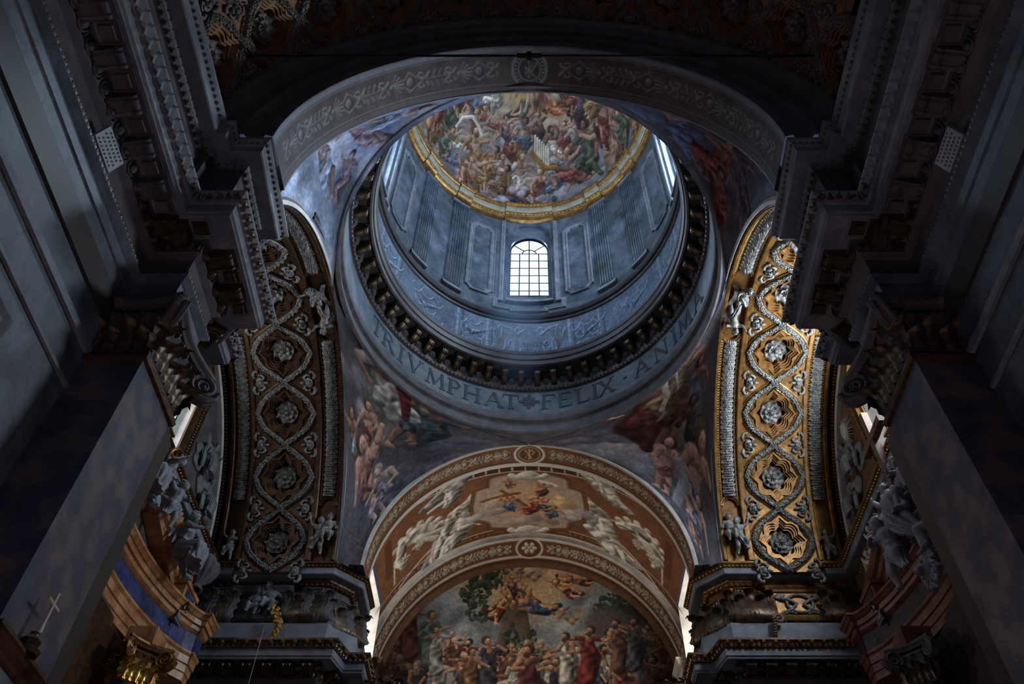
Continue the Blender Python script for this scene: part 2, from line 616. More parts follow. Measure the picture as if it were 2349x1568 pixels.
        # drapery behind
        m = max(wrap, .0)
        if m > .3:
            s.stroke([P(ch[0] - .05, ch[1] + .1), P(hp[0] - .1, .04), P(kn[1][0] * .7 - .1, kn[1][1] + .12), P(ft[1][0] - .08, ft[1][1])], [h * .08, h * .16, h * .13, h * .07], cl * .72, .4, folds=.22, fk=1.3)
        # legs
        for i in (1, 0):
            w = h * fat
            s.stroke([P(hp[0] + (.03 if i else -.04), hp[1]), P(*kn[i])], [w * .088, w * .062], sk * (.80 if i else 1), .62, edge=.42)
            s.stroke([P(*kn[i]), P(*ft[i])], [w * .06, w * .034], sk * (.80 if i else 1), .62, edge=.42)
            s.stroke([P(*ft[i]), P(ft[i][0] + .06, ft[i][1] + .02)], [w * .034, w * .02], sk, .4)
        # torso
        s.stroke([P(*hp), P((hp[0] + ch[0]) / 2, (hp[1] + ch[1]) / 2), P(*ch)], [h * .11 * fat, h * .10 * fat, h * .13 * fat], sk if child or (wrap < 1 and r.random() < .55) else cl, .5, edge=.36, folds=.10)
        s.stroke([P(*sh[0]), P(*sh[1])], [h * .07 * fat, h * .07 * fat], sk, .4)
        # drapery in front
        if m >= 1 and pose == 'stand':
            s.stroke([P(ch[0], ch[1] + .06), P(0, 0), P(.0, .24), P(.01, .44)], [h * .13, h * .15, h * .15, h * .17], cl, .6, folds=.34, fk=1.5, edge=.2)
        elif m > 0:
            s.stroke([P(hp[0] - .08, hp[1] - .06), P(hp[0] + .06, .03), P((kn[0][0] + .05) * .8, kn[0][1] + .02), P(kn[0][0] * .8 + ft[0][0] * .2, kn[0][1] + .12 * m)], [h * .07, h * .13 * m + 1, h * .12 * m + 1, h * .05], cl, .5, folds=.3, fk=1.4)
            if r.random() < .5:
                s.stroke([P(*sh[1]), P(.02, -.14), P(-.1, 0)], [h * .05, h * .07, h * .07], cl * 1.1, .5, folds=.25)
        # arms
        for i in (0, 1):
            w = h * fat
            slv = cl if (r.random() < (.7 if wrap >= 1 else .3) and not child) else sk
            s.stroke([P(*sh[i]), P(*el[i])], [w * .056, w * .043], slv, .5, edge=.42)
            s.stroke([P(*el[i]), P(*hn[i])], [w * .042, w * .028], sk, .5, edge=.36)
            s.blob(*P(*hn[i]), h * .034, h * .028, rot, sk * 1.05, .3)
        # head
        s.stroke([P(*ch), P(*hh)], [h * .05, h * .045], sk * .85, .4)
        hr = np.array(hair, float)
        s.blob(*P(hh[0] - .022, hh[1] - .022), h * hd * 1.08, h * hd * 1.10, rot, hr, .5)
        s.blob(*P(hh[0] + .015, hh[1] + .012), h * hd * .74, h * hd * .86, rot, sk * 1.04, .6)
        if h > 46:
            for sx in (-.02, .045):
                s.blob(*P(hh[0] + sx, hh[1] - .002), h * .017, h * .011, rot, sk * .34, 0, .8, .75)
            s.stroke([P(hh[0] + .02, hh[1]), P(hh[0] + .024, hh[1] + .035)], [h * .008, h * .013], sk * 1.1, .4)
            s.blob(*P(hh[0] + .016, hh[1] + .058), h * .022, h * .009, rot, sk * np.array((.62, .40, .40)), 0, .5)
        if beard:
            s.blob(*P(hh[0] + .02, hh[1] + hd * .85), h * hd * .66, h * hd * .72, rot, hr * 1.15, .4, .4)

    def tree(s, trunk, rad, crowns, leaf=(60, 74, 54), bark=(92, 80, 62)):
        s.stroke(trunk, rad, bark, .5, folds=.15, fk=.6)
        for (x, y, R, n) in crowns:
            for k in range(n):
                a, q = s.rng.random() * 6.28, math.sqrt(s.rng.random()) * R
                c = np.array(leaf) * (.55 + .75 * s.rng.random())
                rr = R * (.07 + .10 * s.rng.random())
                s.blob(x + math.cos(a) * q, y + math.sin(a) * q * .8, rr * 1.5, rr, s.rng.random() * 3, c, .45, .3, .9)

    def ornament(s, pts, w, fg=(176, 166, 150), seed=0, step=1.0):
        """scrolls, shells, buds and leaves chained along a band of half width w"""
        pts = np.asarray(pts, float)
        seg = np.hypot(*(pts[1:] - pts[:-1]).T)
        cum = np.concatenate([[0], np.cumsum(seg)])
        r = np.random.default_rng(seed)
        pos, k = w * .9, 0
        fg = np.array(fg, float)
        while pos < cum[-1] - w * .6:
            i = min(np.searchsorted(cum, pos) - 1, len(pts) - 2)
            t = (pos - cum[i]) / max(seg[i], 1e-6)
            p = pts[i] * (1 - t) + pts[i + 1] * t
            d = (pts[i + 1] - pts[i]) / max(seg[i], 1e-6)
            nn = np.array([-d[1], d[0]])
            Q = lambda u, v: tuple(p + d * u * w + nn * v * w)
            kind = k % 5
            if kind in (0, 3):
                for sg in (-1, 1):
                    sp = [Q(.55 * math.cos(a) * (1 - a / 8.5) - .1, sg * (.42 - .42 * math.sin(a) * (1 - a / 8.5) * .8)) for a in np.linspace(0, 6.6, 15)]
                    s.stroke(sp, np.linspace(w * .15, w * .07, 15), fg, .6)
                s.blob(*Q(0, 0), w * .28, w * .28, 0, fg * .9, .5)
            elif kind == 1:
                for a in np.linspace(-1.1, 1.1, 7):
                    s.stroke([Q(-.5, 0), Q(-.5 + 1.1 * math.cos(a), .85 * math.sin(a))], [w * .06, w * .13], fg * (1.02 - .16 * abs(a)), .6)
                s.blob(*Q(-.5, 0), w * .22, w * .22, 0, fg, .5)
            elif kind == 2:
                s.blob(*Q(0, 0), w * .5, w * .5, 0, fg * .55, .3)
                s.blob(*Q(0, 0), w * .36, w * .42, 0, fg, .5)
                for sg in (-1, 1):
                    s.stroke([Q(-.6, .2 * sg), Q(0, .72 * sg), Q(.7, .3 * sg)], [w * .08, w * .15, w * .05], fg * .92, .6)
            else:
                for q in range(7):
                    u = -.8 + 1.6 * q / 6
                    sg = 1 if q % 2 else -1
                    s.stroke([Q(u - .12, 0), Q(u + .16, sg * .55)], [w * .09, w * .15], fg * (.82 + .2 * r.random()), .6)
                s.stroke([Q(-.9, 0), Q(.9, 0)], w * .1, fg * .8, .5)
            pos += w * 1.75 * step
            k += 1


class Painted:
    """a painted surface: a grid of points plus a canvas; px() finds where on the canvas a measured spot lies"""

    def __init__(s, P, cv, UV=None, sub=None):
        s.P, s.cv = np.asarray(P, float), cv
        n, m = s.P.shape[:2]
        if UV is None:
            u, v = np.meshgrid(np.linspace(0, cv.w - 1, n), np.linspace(0, cv.h - 1, m), indexing='ij')
            UV = np.stack([u, v], -1)
        s.UV = UV
        x, y = project(s.P)
        s.sx, s.sy = x, y
        if sub is not None:
            s.sx = np.where(sub, x, 1e9)

    def loc(s, px, py):
        d = (s.sx - px) ** 2 + (s.sy - py) ** 2
        k = np.unravel_index(np.argmin(d), d.shape)
        i, j = min(max(k[0], 1), s.P.shape[0] - 2), min(max(k[1], 1), s.P.shape[1] - 2)
        J = np.array([[s.sx[i + 1, j] - s.sx[i - 1, j], s.sx[i, j + 1] - s.sx[i, j - 1]], [s.sy[i + 1, j] - s.sy[i - 1, j], s.sy[i, j + 1] - s.sy[i, j - 1]]]) / 2
        try:
            q = np.linalg.solve(J, np.array([px - s.sx[i, j], py - s.sy[i, j]]))
        except np.linalg.LinAlgError:
            q = np.zeros(2)
        q = np.clip(q, -6, 6)
        return s.UV[i, j] + q[0] * (s.UV[i + 1, j] - s.UV[i - 1, j]) / 2 + q[1] * (s.UV[i, j + 1] - s.UV[i, j - 1]) / 2

    def frame(s, px, py):
        c = s.loc(px, py)
        up = (s.loc(px, py - 10) - s.loc(px, py + 10)) / 20
        ri = (s.loc(px + 10, py) - s.loc(px - 10, py)) / 20
        return c, math.sqrt(abs(up[0] * ri[1] - up[1] * ri[0]) + 1e-9), math.atan2(up[0], -up[1])

    def fig(s, px, py, h, tilt=0.0, **k):
        c, sc, rot = s.frame(px, py)
        s.cv.figure(c[0], c[1], h * sc, rot + RAD(tilt), **k)

    def pts(s, L): return [tuple(s.loc(*q)) for q in L]

    def colors(s):
        cv = s.cv
        u = np.clip(s.UV[..., 0], 0, cv.w - 1.001)
        v = np.clip(s.UV[..., 1], 0, cv.h - 1.001)
        i, j = v.astype(int), u.astype(int)
        fv, fu = (v - i)[..., None], (u - j)[..., None]
        a = cv.a
        c = a[i, j] * (1 - fv) * (1 - fu) + a[i + 1, j] * fv * (1 - fu) + a[i, j + 1] * (1 - fv) * fu + a[i + 1, j + 1] * fv * fu
        return lin(np.clip(c, 2, 250)).reshape(-1, 3)

    def build(s, name, mask=None):
        g = G().grid(s.P, mask=mask)
        return g.build(name, M['fresco'], smooth=True, cols=s.colors())


def spray(k): return random.Random(k)
# ================================================================== small carved elements (shared)
def leaf_grid(L, Wd, curl=1.0, lobes=4, nu=9, nv=5, cup=.25, tip=.15):
    """an acanthus leaf: x across, z along the leaf, y out from the ground; its tip curls over"""
    P = np.zeros((nu, nv, 3))
    for i in range(nu):
        t = i / (nu - 1)
        w = Wd * (math.sin(PI * min(1, t * .86 + .12)) ** .7) * (1 + .22 * math.cos(t * lobes * 2 * PI)) * (1 - .55 * t ** 3)
        an = curl * max(0, t - .45) / .55 * 2.2
        z = L * (t if t < .45 else .45 + .55 * math.sin(an) / max(an, 1e-6) * (t - .45) / .55)
        y = L * (.05 + (0 if t < .45 else .55 * (1 - math.cos(an)) / max(an, 1e-6) * (t - .45) / .55) + tip * t * t)
        for j in range(nv):
            s = 2 * j / (nv - 1) - 1
            P[i, j] = (s * w / 2, y - cup * Wd * .5 * abs(s) ** 1.3 + (.05 * Wd if j == nv // 2 else 0), z)
    return P


def leaf_g(*a, **k): return G().grid(leaf_grid(*a, **k))


def flower_g(R, n=8, rows=2, depth=.25, bead=.18):
    g = G()
    for r in range(rows):
        RR = R * (1 - .42 * r)
        for k in range(n):
            a = 2 * PI * (k + .5 * r) / n
            # leaf lies flat: its length goes outwards
            m = RZ(a) @ T(0, R * .10, depth * R * .45 * r) @ Matrix(((1, 0, 0, 0), (0, 0, 1, 0), (0, 1, 0, 0), (0, 0, 0, 1)))
            g.grid(np.array([(np.array(m) @ np.append(p, 1))[:3] for p in leaf_grid(RR * .95, RR * 2 * PI / n * .86, .75, 3, 7, 5, .35).reshape(-1, 3)]).reshape(7, 5, 3))
    g.ell((0, 0, depth * R * .7), (bead * R, bead * R, bead * R), 10, 6)
    for k in range(8):
        a = 2 * PI * k / 8
        g.ell((bead * R * 1.35 * math.cos(a), bead * R * 1.35 * math.sin(a), depth * R * .62), bead * R * .38, 6, 4)
    return g


def egg_g(w, h):
    """an egg in its shell, x along the moulding, y out, z up"""
    g = G().ell((0, .02 * h, .02 * h), (w * .27, h * .34, h * .42), 10, 6)
    ring = [(w * .40 * math.cos(t), .05 * h + .06 * h * math.sin(t), .04 * h + h * .50 * math.sin(t)) for t in np.linspace(-PI, 0, 9)]
    g.tube([(-w * .40, .1 * h, h * .42)] + ring + [(w * .40, .1 * h, h * .42)], w * .055, 5)
    g.ell((w * .5, .06 * h, -.05 * h), (w * .05, h * .12, h * .34), 6, 4)
    return g


def console_g(w, d, h):
    """a scroll bracket: it hangs under a soffit (z = 0), its back to the wall (y = 0), its front at y = d"""
    pr = []
    for t in np.linspace(0, 1, 9):
        a = t * PI
        pr.append((d - h * .28 + h * .28 * math.sin(a), -h * .06 - h * .28 + h * .28 * math.cos(a)))
    for t in np.linspace(0, 1, 7):
        pr.append((d * .72 - d * .72 * t, -h * .58 - h * .34 * math.sin(t * PI * .5)))
    poly = [(0, 0)] + [(d, 0)] + pr[0:] + [(0, -h * .95)]
    g = G()
    V = [(-w / 2, y, z) for y, z in poly] + [(w / 2, y, z) for y, z in poly]
    n = len(poly)
    g.raw(V, [tuple(range(n)), tuple(range(2 * n - 1, n - 1, -1))] + [(i, (i + 1) % n, n + (i + 1) % n, n + i) for i in range(n)])
    # leaf on the underside, volute eyes, cover slab
    for s in (-1, 1):
        g.lathe([(0, .012), (h * .10, .012), (h * .10, 0)], 8, T(s * w / 2, d - h * .28, -h * .34) @ RY(s * PI / 2))
        g.tube([(s * w * .3, y, z - .01) for y, z in pr[2:]], w * .07, 4)
    g.box((-w * .62, -.0, -h * .07), (w * .62, d * 1.08, 0))
    return g


def fourframe(w, h, steps):
    """stepped picture frame in x,z; steps = [(inset, y)]"""
    P = []
    for i, y in steps:
        a, b = w / 2 - i, h / 2 - i
        P.append([(-a, y, -b), (a, y, -b), (a, y, b), (-a, y, b)])
    return G().grid(np.array(P).transpose(1, 0, 2), cu=True)


# ================================================================== DRUM AND DOME
NA = 180


KY = 1.095          # the drum is a little longer than it is wide


def cpt(R, az, z): return (R * math.sin(az), DC + KY * R * math.cos(az), z)


def cyl(R, az0, az1, z0, z1, n, m=2):
    a = np.linspace(az0, az1, n)
    z = np.linspace(z0, z1, m)
    P = np.zeros((n, m, 3))
    P[..., 0] = R * np.sin(a)[:, None]
    P[..., 1] = DC + KY * R * np.cos(a)[:, None]
    P[..., 2] = z[None]
    return P


def ring(name, prof, m, smooth=False, k=NA, kind='structure', parent=None):
    o = G().lathe(prof, k, T(0, DC, 0) @ SCL(1, KY, 1)).build(name, M[m], parent, smooth)
    if kind and not parent: o['kind'] = kind
    return o


def opening_curve(azc, hw, zlo, zs, zt, n=24):
    pts = [(azc - hw, zlo)]
    for t in np.linspace(PI, 0, n):
        pts.append((azc + hw * math.cos(t), zs + (zt - zs) * math.sin(t)))
    pts.append((azc + hw, zlo))
    return pts


def wall_with_openings(g, R, az0, az1, z0, z1, opens):
    az = [az0]
    for (c, hw, zlo, zs, zt) in sorted(opens):
        az += list(np.linspace(az[-1], c - hw, 14)[1:])
        arr = [c + hw * math.cos(t) for t in np.linspace(PI, 0, 24)]
        for i in range(23):
            zh = [zs + (zt - zs) * math.sqrt(max(0, 1 - ((x - c) / hw) ** 2)) for x in arr[i:i + 2]]
            V = [cpt(R, arr[i], zh[0]), cpt(R, arr[i + 1], zh[1]), cpt(R, arr[i + 1], z1), cpt(R, arr[i], z1)]
            g.raw(V, [(0, 1, 2, 3)])
            if zlo > z0 + 1e-4:
                g.raw([cpt(R, arr[i], z0), cpt(R, arr[i + 1], z0), cpt(R, arr[i + 1], zlo), cpt(R, arr[i], zlo)], [(0, 1, 2, 3)])
        az.append(c + hw)
        seg = az[-15:-1]
        g.grid(np.array([[cpt(R, a, z0), cpt(R, a, z1)] for a in seg]))
    g.grid(np.array([[cpt(R, a, z0), cpt(R, a, z1)] for a in np.linspace(az[-1], az1, 14)]))


NICHE = (RAD(10.0), 27.3, 32.65, 33.68)
WIN = (RAD(8.4), 28.15, 31.75, 32.85)
g = G()
azw = [RAD(a) for a in (0, 90, 180, 270)]
wall_with_openings(g, 5.55, RAD(-45), RAD(315), 26.2, 34.0, [(a,) + NICHE for a in azw])
for a in azw:
    c = opening_curve(a, *NICHE)
    g.grid(np.array([[cpt(5.55, x, z), cpt(5.75, x, z)] for x, z in c]), cu=True)
    wall_with_openings(g, 5.75, a - RAD(11.5), a + RAD(11.5), 27.2, 33.7, [(a,) + WIN])
    c = opening_curve(a, *WIN)
    g.grid(np.array([[cpt(5.75, x, z), cpt(6.2, x * 1.0, z)] for x, z in c]), cu=True)
drum = g.build('wall_drum', M['drum'])
drum['kind'] = 'structure'
# mouldings round the drum, from the crown of the arches upwards
dr_base = ring('trim_1', [(5.7, 20.0), (5.62, 19.96), (5.57, 19.98), (5.55, 19.99), (5.55, 20.04), (5.60, 20.08), (5.62, 20.3), (5.66, 20.34), (5.66, 20.52), (5.56, 20.56), (5.54, 20.66), (5.60, 20.72), (5.62, 20.93)], 'stonedark')
G().lathe([(6.6, 20.02), (5.6, 19.99)], 40, T(0, DC, 0) @ SCL(1, KY, 1), RAD(48), RAD(132)).build('crown_soffit', M['stonedark'], dr_base)
dr_frieze = ring('wall_frieze', [(5.64, 20.9), (5.64, 22.14)], 'drum', True)
dr_corn = ring('trim_2', [(5.66, 22.08), (5.56, 22.12), (5.54, 22.2), (5.58, 22.24), (5.58, 22.82), (5.50, 22.88), (5.14, 22.9), (5.12, 22.86), (5.06, 22.9), (5.05, 23.1), (5.01, 23.12), (4.98, 23.3), (4.95, 23.36), (4.95, 23.5), (5.02, 23.54), (5.1, 23.7), (5.45, 23.76)], 'drumdark')
dr_attic = ring('wall_attic', [(5.42, 23.7), (5.42, 25.9)], 'drum', True)
dr_sill = ring('trim_3', [(5.46, 25.80), (5.36, 25.88), (5.34, 25.95), (5.26, 25.98), (5.20, 26.08), (5.20, 26.18), (5.30, 26.24), (5.42, 26.3), (5.60, 26.34)], 'drumdark')
# brackets and rosettes of the drum cornice
br_me = console_g(.19, .40, .56).mesh('bracket', M['bronze'])
rs_me = flower_g(.15, 8, 2).mesh('rosette', M['stonedark'], True)
bd_me = None
NB = 56
for k in range(NB):
    a = 2 * PI * (k + .5) / NB
    # y of the bracket points to the drum axis
    m = T(*cpt(5.56, a, 22.88)) @ RZ(-a + PI)
    o = bpy.data.objects.new('bracket', br_me)
    C.objects.link(o)
    o.parent = dr_corn
    o.matrix_local = m
    a2 = a + PI / NB
    m = T(*cpt(5.54, a2, 22.52)) @ RZ(-a2 + PI) @ RX(-PI / 2 - .5)
    o = bpy.data.objects.new('rosette', rs_me)
    C.objects.link(o)
    o.parent = dr_corn
    o.matrix_local = m
g = G()
for k in range(NB * 4):
    a = 2 * PI * k / (NB * 4)
    g.ell(cpt(5.55, a, 22.16), .035, 6, 4)
o = g.build('bead_moulding', M['golddark'], dr_corn)
o['kind'] = 'stuff'

# frames of the attic panels and of the wall panels
def cyl_frame(az, R, pts, prof, closed=True):
    """a moulding swept along points (x along the wall in metres at radius R, z)"""
    n = len(pts)
    P = np.asarray(pts, float)
    rows = []
    for o, d in prof:
        Q = offset_path(P, o, closed)
        rows.append([cpt(R - d, az + x / R, z) for x, z in Q])
    return G().grid(np.array(rows).transpose(1, 0, 2), cu=closed)


def subdiv(pts, n=5):
    out = []
    for i in range(len(pts)):
        a, b = np.array(pts[i]), np.array(pts[(i + 1) % len(pts)])
        k = max(1, int(np.hypot(*(b - a)) / .25))
        out += [tuple(a + (b - a) * q / k) for q in range(k)]
    return out


w_, z0_, z1_, ch = .63, 27.55, 32.75, .22
notch = [(-w_, z0_ + ch), (-w_, z1_ - ch), (-w_ + ch * .35, z1_ - ch), (-w_ + ch, z1_ - ch * .35), (-w_ + ch, z1_), (w_ - ch, z1_), (w_ - ch, z1_ - ch * .35), (w_ - ch * .35, z1_ - ch), (w_, z1_ - ch), (w_, z0_ + ch), (w_ - ch * .35, z0_ + ch), (w_ - ch, z0_ + ch * .35), (w_ - ch, z0_), (-w_ + ch, z0_), (-w_ + ch, z0_ + ch * .35), (-w_ + ch * .35, z0_ + ch)]
pf = [(0, 0), (0.0, .07), (-.04, .10), (-.08, .05), (-.16, .05), (-.18, .09), (-.22, .07), (-.25, -.02)]
fr_me = cyl_frame(0, 5.55, subdiv(notch), pf).mesh('panel_frame', M['stone'])
# pilasters
fl = []
FW = RAD(8.2)
for i in range(57):
    t = i / 56
    q = (t * 7) % 1
    d = .09 - (.055 * math.sin(PI * (q - .18) / .64) if .18 < q < .82 else 0)
    if t < .02 or t > .98: d = 0.0
    fl.append((t, d))
P = np.array([[cpt(5.55 - d, (t - .5) * FW, z) for z in (27.25, 33.85)] for t, d in fl])
pi_me = G().grid(P).mesh('pilaster', M['drum'])
g = G()
for k in range(7):
    a = ((k + .5) / 7 - .5) * FW
    g.tube([cpt(5.505, a, 27.5), cpt(5.505, a, 29.3)], .017, 6)
re_me = g.mesh('reeding', M['stonedark'])
g = G()
for z, d in ((27.0, .14), (27.12, .11), (33.6, .12)):
    g.grid(np.array([[cpt(5.55, a, z - .08), cpt(5.55 - d, a, z - .08), cpt(5.55 - d, a, z + .03), cpt(5.55, a, z + .07)] for a in np.linspace(-FW * .56, FW * .56, 7)]))
pb_me = g.mesh('pilaster_base', M['stone'])


def around(me, name, azd, parent):
    """the same piece carried round the oval drum"""
    me = me.copy()
    S_ = T(0, DC, 0) @ SCL(1, KY, 1)
    me.transform(S_ @ RZ(-RAD(azd)) @ S_.inverted())
    o = bpy.data.objects.new(name, me)
    C.objects.link(o)
    o.parent = parent
    return o


for q in (0, 90, 180, 270):
    for s in (-1, 1):
        around(fr_me, 'panel_frame', q + s * 22.3, drum)
        pa_ = 34.8 if q % 180 == 0 else 37.7
        p = around(pi_me, 'pilaster', q + s * pa_, drum)
        around(re_me, 'reeding', q + s * pa_, p)
        around(pb_me, 'pilaster_base', q + s * pa_, p)
# surround of each window
sur = [(-1.25, 27.2), (-1.25, 33.0), (-1.0, 33.0), (-1.0, 33.65)]
sur = [(-1.12, 33.6), (-1.12, 27.28), (-1.34, 27.28), (-1.34, 26.98), (-.62, 26.98), (-.62, 26.86), (.62, 26.86), (.62, 26.98), (1.34, 26.98), (1.34, 27.28), (1.12, 27.28), (1.12, 33.6)]
su_me = G().add(cyl_frame(0, 5.55, sur, [(0, 0), (0, .1), (-.05, .12), (-.10, .08), (-.16, .08), (-.2, .0)], False)).mesh('window_surround', M['stone'])
g = G().grid(np.array([[cpt(5.55 - .0, x, 27.28), cpt(5.55 - .16, x, 27.28), cpt(5.55 - .16, x, 27.42), cpt(5.75, x, 27.46)] for x in np.linspace(-RAD(10.4), RAD(10.4), 9)]))
sl_me = g.mesh('window_sill', M['stone'])


def iron_window(az, idx, panes=True):
    root = empty('window_%d' % idx, cpt(5.86, az, 0), (0, 0, -az), kind='structure')
    hw, zlo, zs, zt = .86, 28.15, 31.75, 32.85
    g = G()
    R_ = .028
    n = 6
    zz = [zlo + (31.6 - zlo) * k / n for k in range(n + 1)]
    for x in (-.43, 0, .43): g.tube([(x, 0, zlo), (x, 0, 31.6)], R_, 5)
    for z in zz[1:]: g.tube([(-hw, 0, z), (hw, 0, z)], R_, 5)
    arc = [(.32 * math.cos(t), 0, 31.6 + .32 * math.sin(t)) for t in np.linspace(0, PI, 13)]
    g.tube(arc, R_, 5)
    ray = [0, 45, 90, 135, 180]
    for d in (45, 90, 135):
        t = RAD(d)
        L = 1 / math.sqrt((math.cos(t) / hw) ** 2 + (math.sin(t) / 1.1) ** 2)
        g.tube([(.32 * math.cos(t), 0, 31.6 + .32 * math.sin(t)), (L * math.cos(t), 0, 31.6 + L * math.sin(t))], R_, 5)
    g.tube([(0, 0, 31.6), (0, 0, 32.0)], R_, 5)
    fo = [(-hw, 0, zlo)] + [(hw * math.cos(t), 0, zs + (zt - zs) * math.sin(t)) for t in np.linspace(PI, 0, 15)] + [(hw, 0, zlo), (-hw, 0, zlo)]
    g.tube(fo, .045, 5)
    g.build('glazing_bars', M['iron'], root)
    g2 = G()
    xs = [-hw, -.43, 0, .43, hw]
    me = G().grid(np.array([[(-.215, 0, -.2875), (-.215, 0, .2875)], [(.215, 0, -.2875), (.215, 0, .2875)]])).mesh('pane', M['glass'])
    for i in range(4):
        for k in range(n):
            o = bpy.data.objects.new('pane', me)
            C.objects.link(o)
            o.parent = root
            o.location = ((xs[i] + xs[i + 1]) / 2, 0, (zz[k] + zz[k + 1]) / 2)
    for i in range(4):
        t0, t1 = RAD(ray[i]), RAD(ray[i + 1])
        ts = np.linspace(t0, t1, 5)
        Lf = lambda t: 1 / math.sqrt((math.cos(t) / hw) ** 2 + (math.sin(t) / 1.1) ** 2)
        P = np.array([[(.32 * math.cos(t), 0, 31.6 + .32 * math.sin(t)), (Lf(t) * math.cos(t), 0, 31.6 + Lf(t) * math.sin(t))] for t in ts])
        G().grid(P).build('pane', M['glass'], root)
        if i % 2 == 0:
            P = np.array([[(0, 0, 31.6), (.32 * math.cos(t), 0, 31.6 + .32 * math.sin(t))] for t in np.linspace(t0, t0 + PI / 2, 7)])
            G().grid(P).build('pane', M['glass'], root)
    for nme, me in (('window_surround', su_me), ('window_sill', sl_me)):
        o = around(me, nme, math.degrees(az), root)
        o.matrix_local = RZ(az) @ T(*(-Vector(cpt(5.86, az, 0))))
    return root


iron_window(0, 1)
iron_window(RAD(90), 2)
iron_window(RAD(-90), 3)

# the gilded cornice under the dome, breaking forward over window and pilasters
lip = []
for d in np.arange(0, 360, 2.0):
    a = (d + 45) % 90 - 45
    brk = abs(a) < 12.5 or 29.5 < abs(a) < 40
    lip.append((d, 5.02 if brk else 5.12))
path = []
for i, (d, R) in enumerate(lip):
    dp, Rp = lip[i - 1]
    if R != Rp:
        aa = RAD(d - 1.0)
        path.append((Rp * math.cos(aa), DC + KY * Rp * math.sin(aa)))
        path.append((R * math.cos(aa + .002), DC + KY * R * math.sin(aa + .002)))
    path.append((R * math.cos(RAD(d)), DC + KY * R * math.sin(RAD(d))))
gc = sweep(path, [(0.25, 34.62), (0, 34.58), (0.0, 34.52), (.05, 34.44), (.09, 34.40), (.09, 34.33)], True).build('trim_4', M['gold'])
gc['kind'] = 'structure'
sweep(path, [(.09, 34.33), (.12, 34.33), (.14, 34.2), (.20, 34.12), (.22, 34.08)], True).build('white_band', M['creamdim'], gc)
sweep(path, [(.22, 34.08), (.20, 34.02), (.26, 33.92), (.34, 33.84), (.34, 33.78), (.42, 33.74), (.60, 33.70)], True).build('lower_moulding', M['gold'], gc)
for nm, o_, z_, sp, r_ in (('fret_band', .035, 34.47, .13, .045), ('leaf_band', .25, 33.95, .13, .05)):
    g = G()
    for m in frames_along(path, o_, z_, sp, closed=True):
        g.box((-r_, -.0, -.04), (r_ * .2, .03, .035), m)
        g.box((r_ * .35, -.0, -.02), (r_ * 1.0, .035, .05), m)
    o = g.build(nm, M['goldbright'], gc)
    o['kind'] = 'stuff'

# ---- dome with its fresco
cv = Canvas(900, 900, (96, 84, 84), 11)
n1 = vnoise(900, 900, 150, cv.rng)
n2 = vnoise(900, 900, 60, cv.rng)
yy, xx = np.mgrid[0:900, 0:900]
rho = np.hypot(xx - 450, yy - 450) / 450
cv.a[:] = np.array((112, 106, 112)) * (.7 + .55 * n1)[..., None]
w1 = (1 - sm(rho + .35 * (n2 - .5), .22, .60))[..., None]
cv.a = cv.a * (1 - w1) + np.array((206, 160, 96)) * (.75 + .45 * n2)[..., None] * w1
AZ = np.concatenate([np.linspace(RAD(-180), RAD(-122), 30), np.linspace(RAD(-120), RAD(120), 640), np.linspace(RAD(122), RAD(180), 30)])
PH = np.concatenate([np.linspace(0, RAD(60), 300), np.linspace(RAD(61), RAD(90), 14)])
ZD, RD, HD = 34.5, 5.28, 5.1
P = np.zeros((len(AZ), len(PH), 3))
P[..., 0] = RD * np.sin(AZ)[:, None] * np.cos(PH)[None]
P[..., 1] = DC + KY * RD * np.cos(AZ)[:, None] * np.cos(PH)[None]
P[..., 2] = ZD + HD * np.sin(PH)[None]
rr = 1 - PH / (PI / 2)
UV = np.stack([450 + 440 * rr[None] * np.sin(AZ)[:, None], 450 + 440 * rr[None] * np.cos(AZ)[:, None]], -1)
dome = Painted(P, cv, UV, sub=np.broadcast_to((np.abs(AZ) < RAD(115))[:, None], P.shape[:2]))
R_ = random.Random(5)
grey, cream = (138, 136, 146), (196, 176, 140)
for k in range(75):
    t = R_.random()
    px, py = R_.uniform(960, 1480), R_.uniform(215, 480)
    if ((px - 1214) / 285) ** 2 + ((py - 300) / 200) ** 2 < 1.15:
        c, sc, rot = dome.frame(px, py)
        cv.cloud(c[0], c[1], 42 * sc, grey if py > 300 else (150, 128, 104), rot=rot)
RED, OCH, BLU, GRN, WHT, VIO = (120, 54, 48), (150, 108, 62), (94, 104, 124), (74, 84, 70), (186, 176, 162), (96, 72, 80)
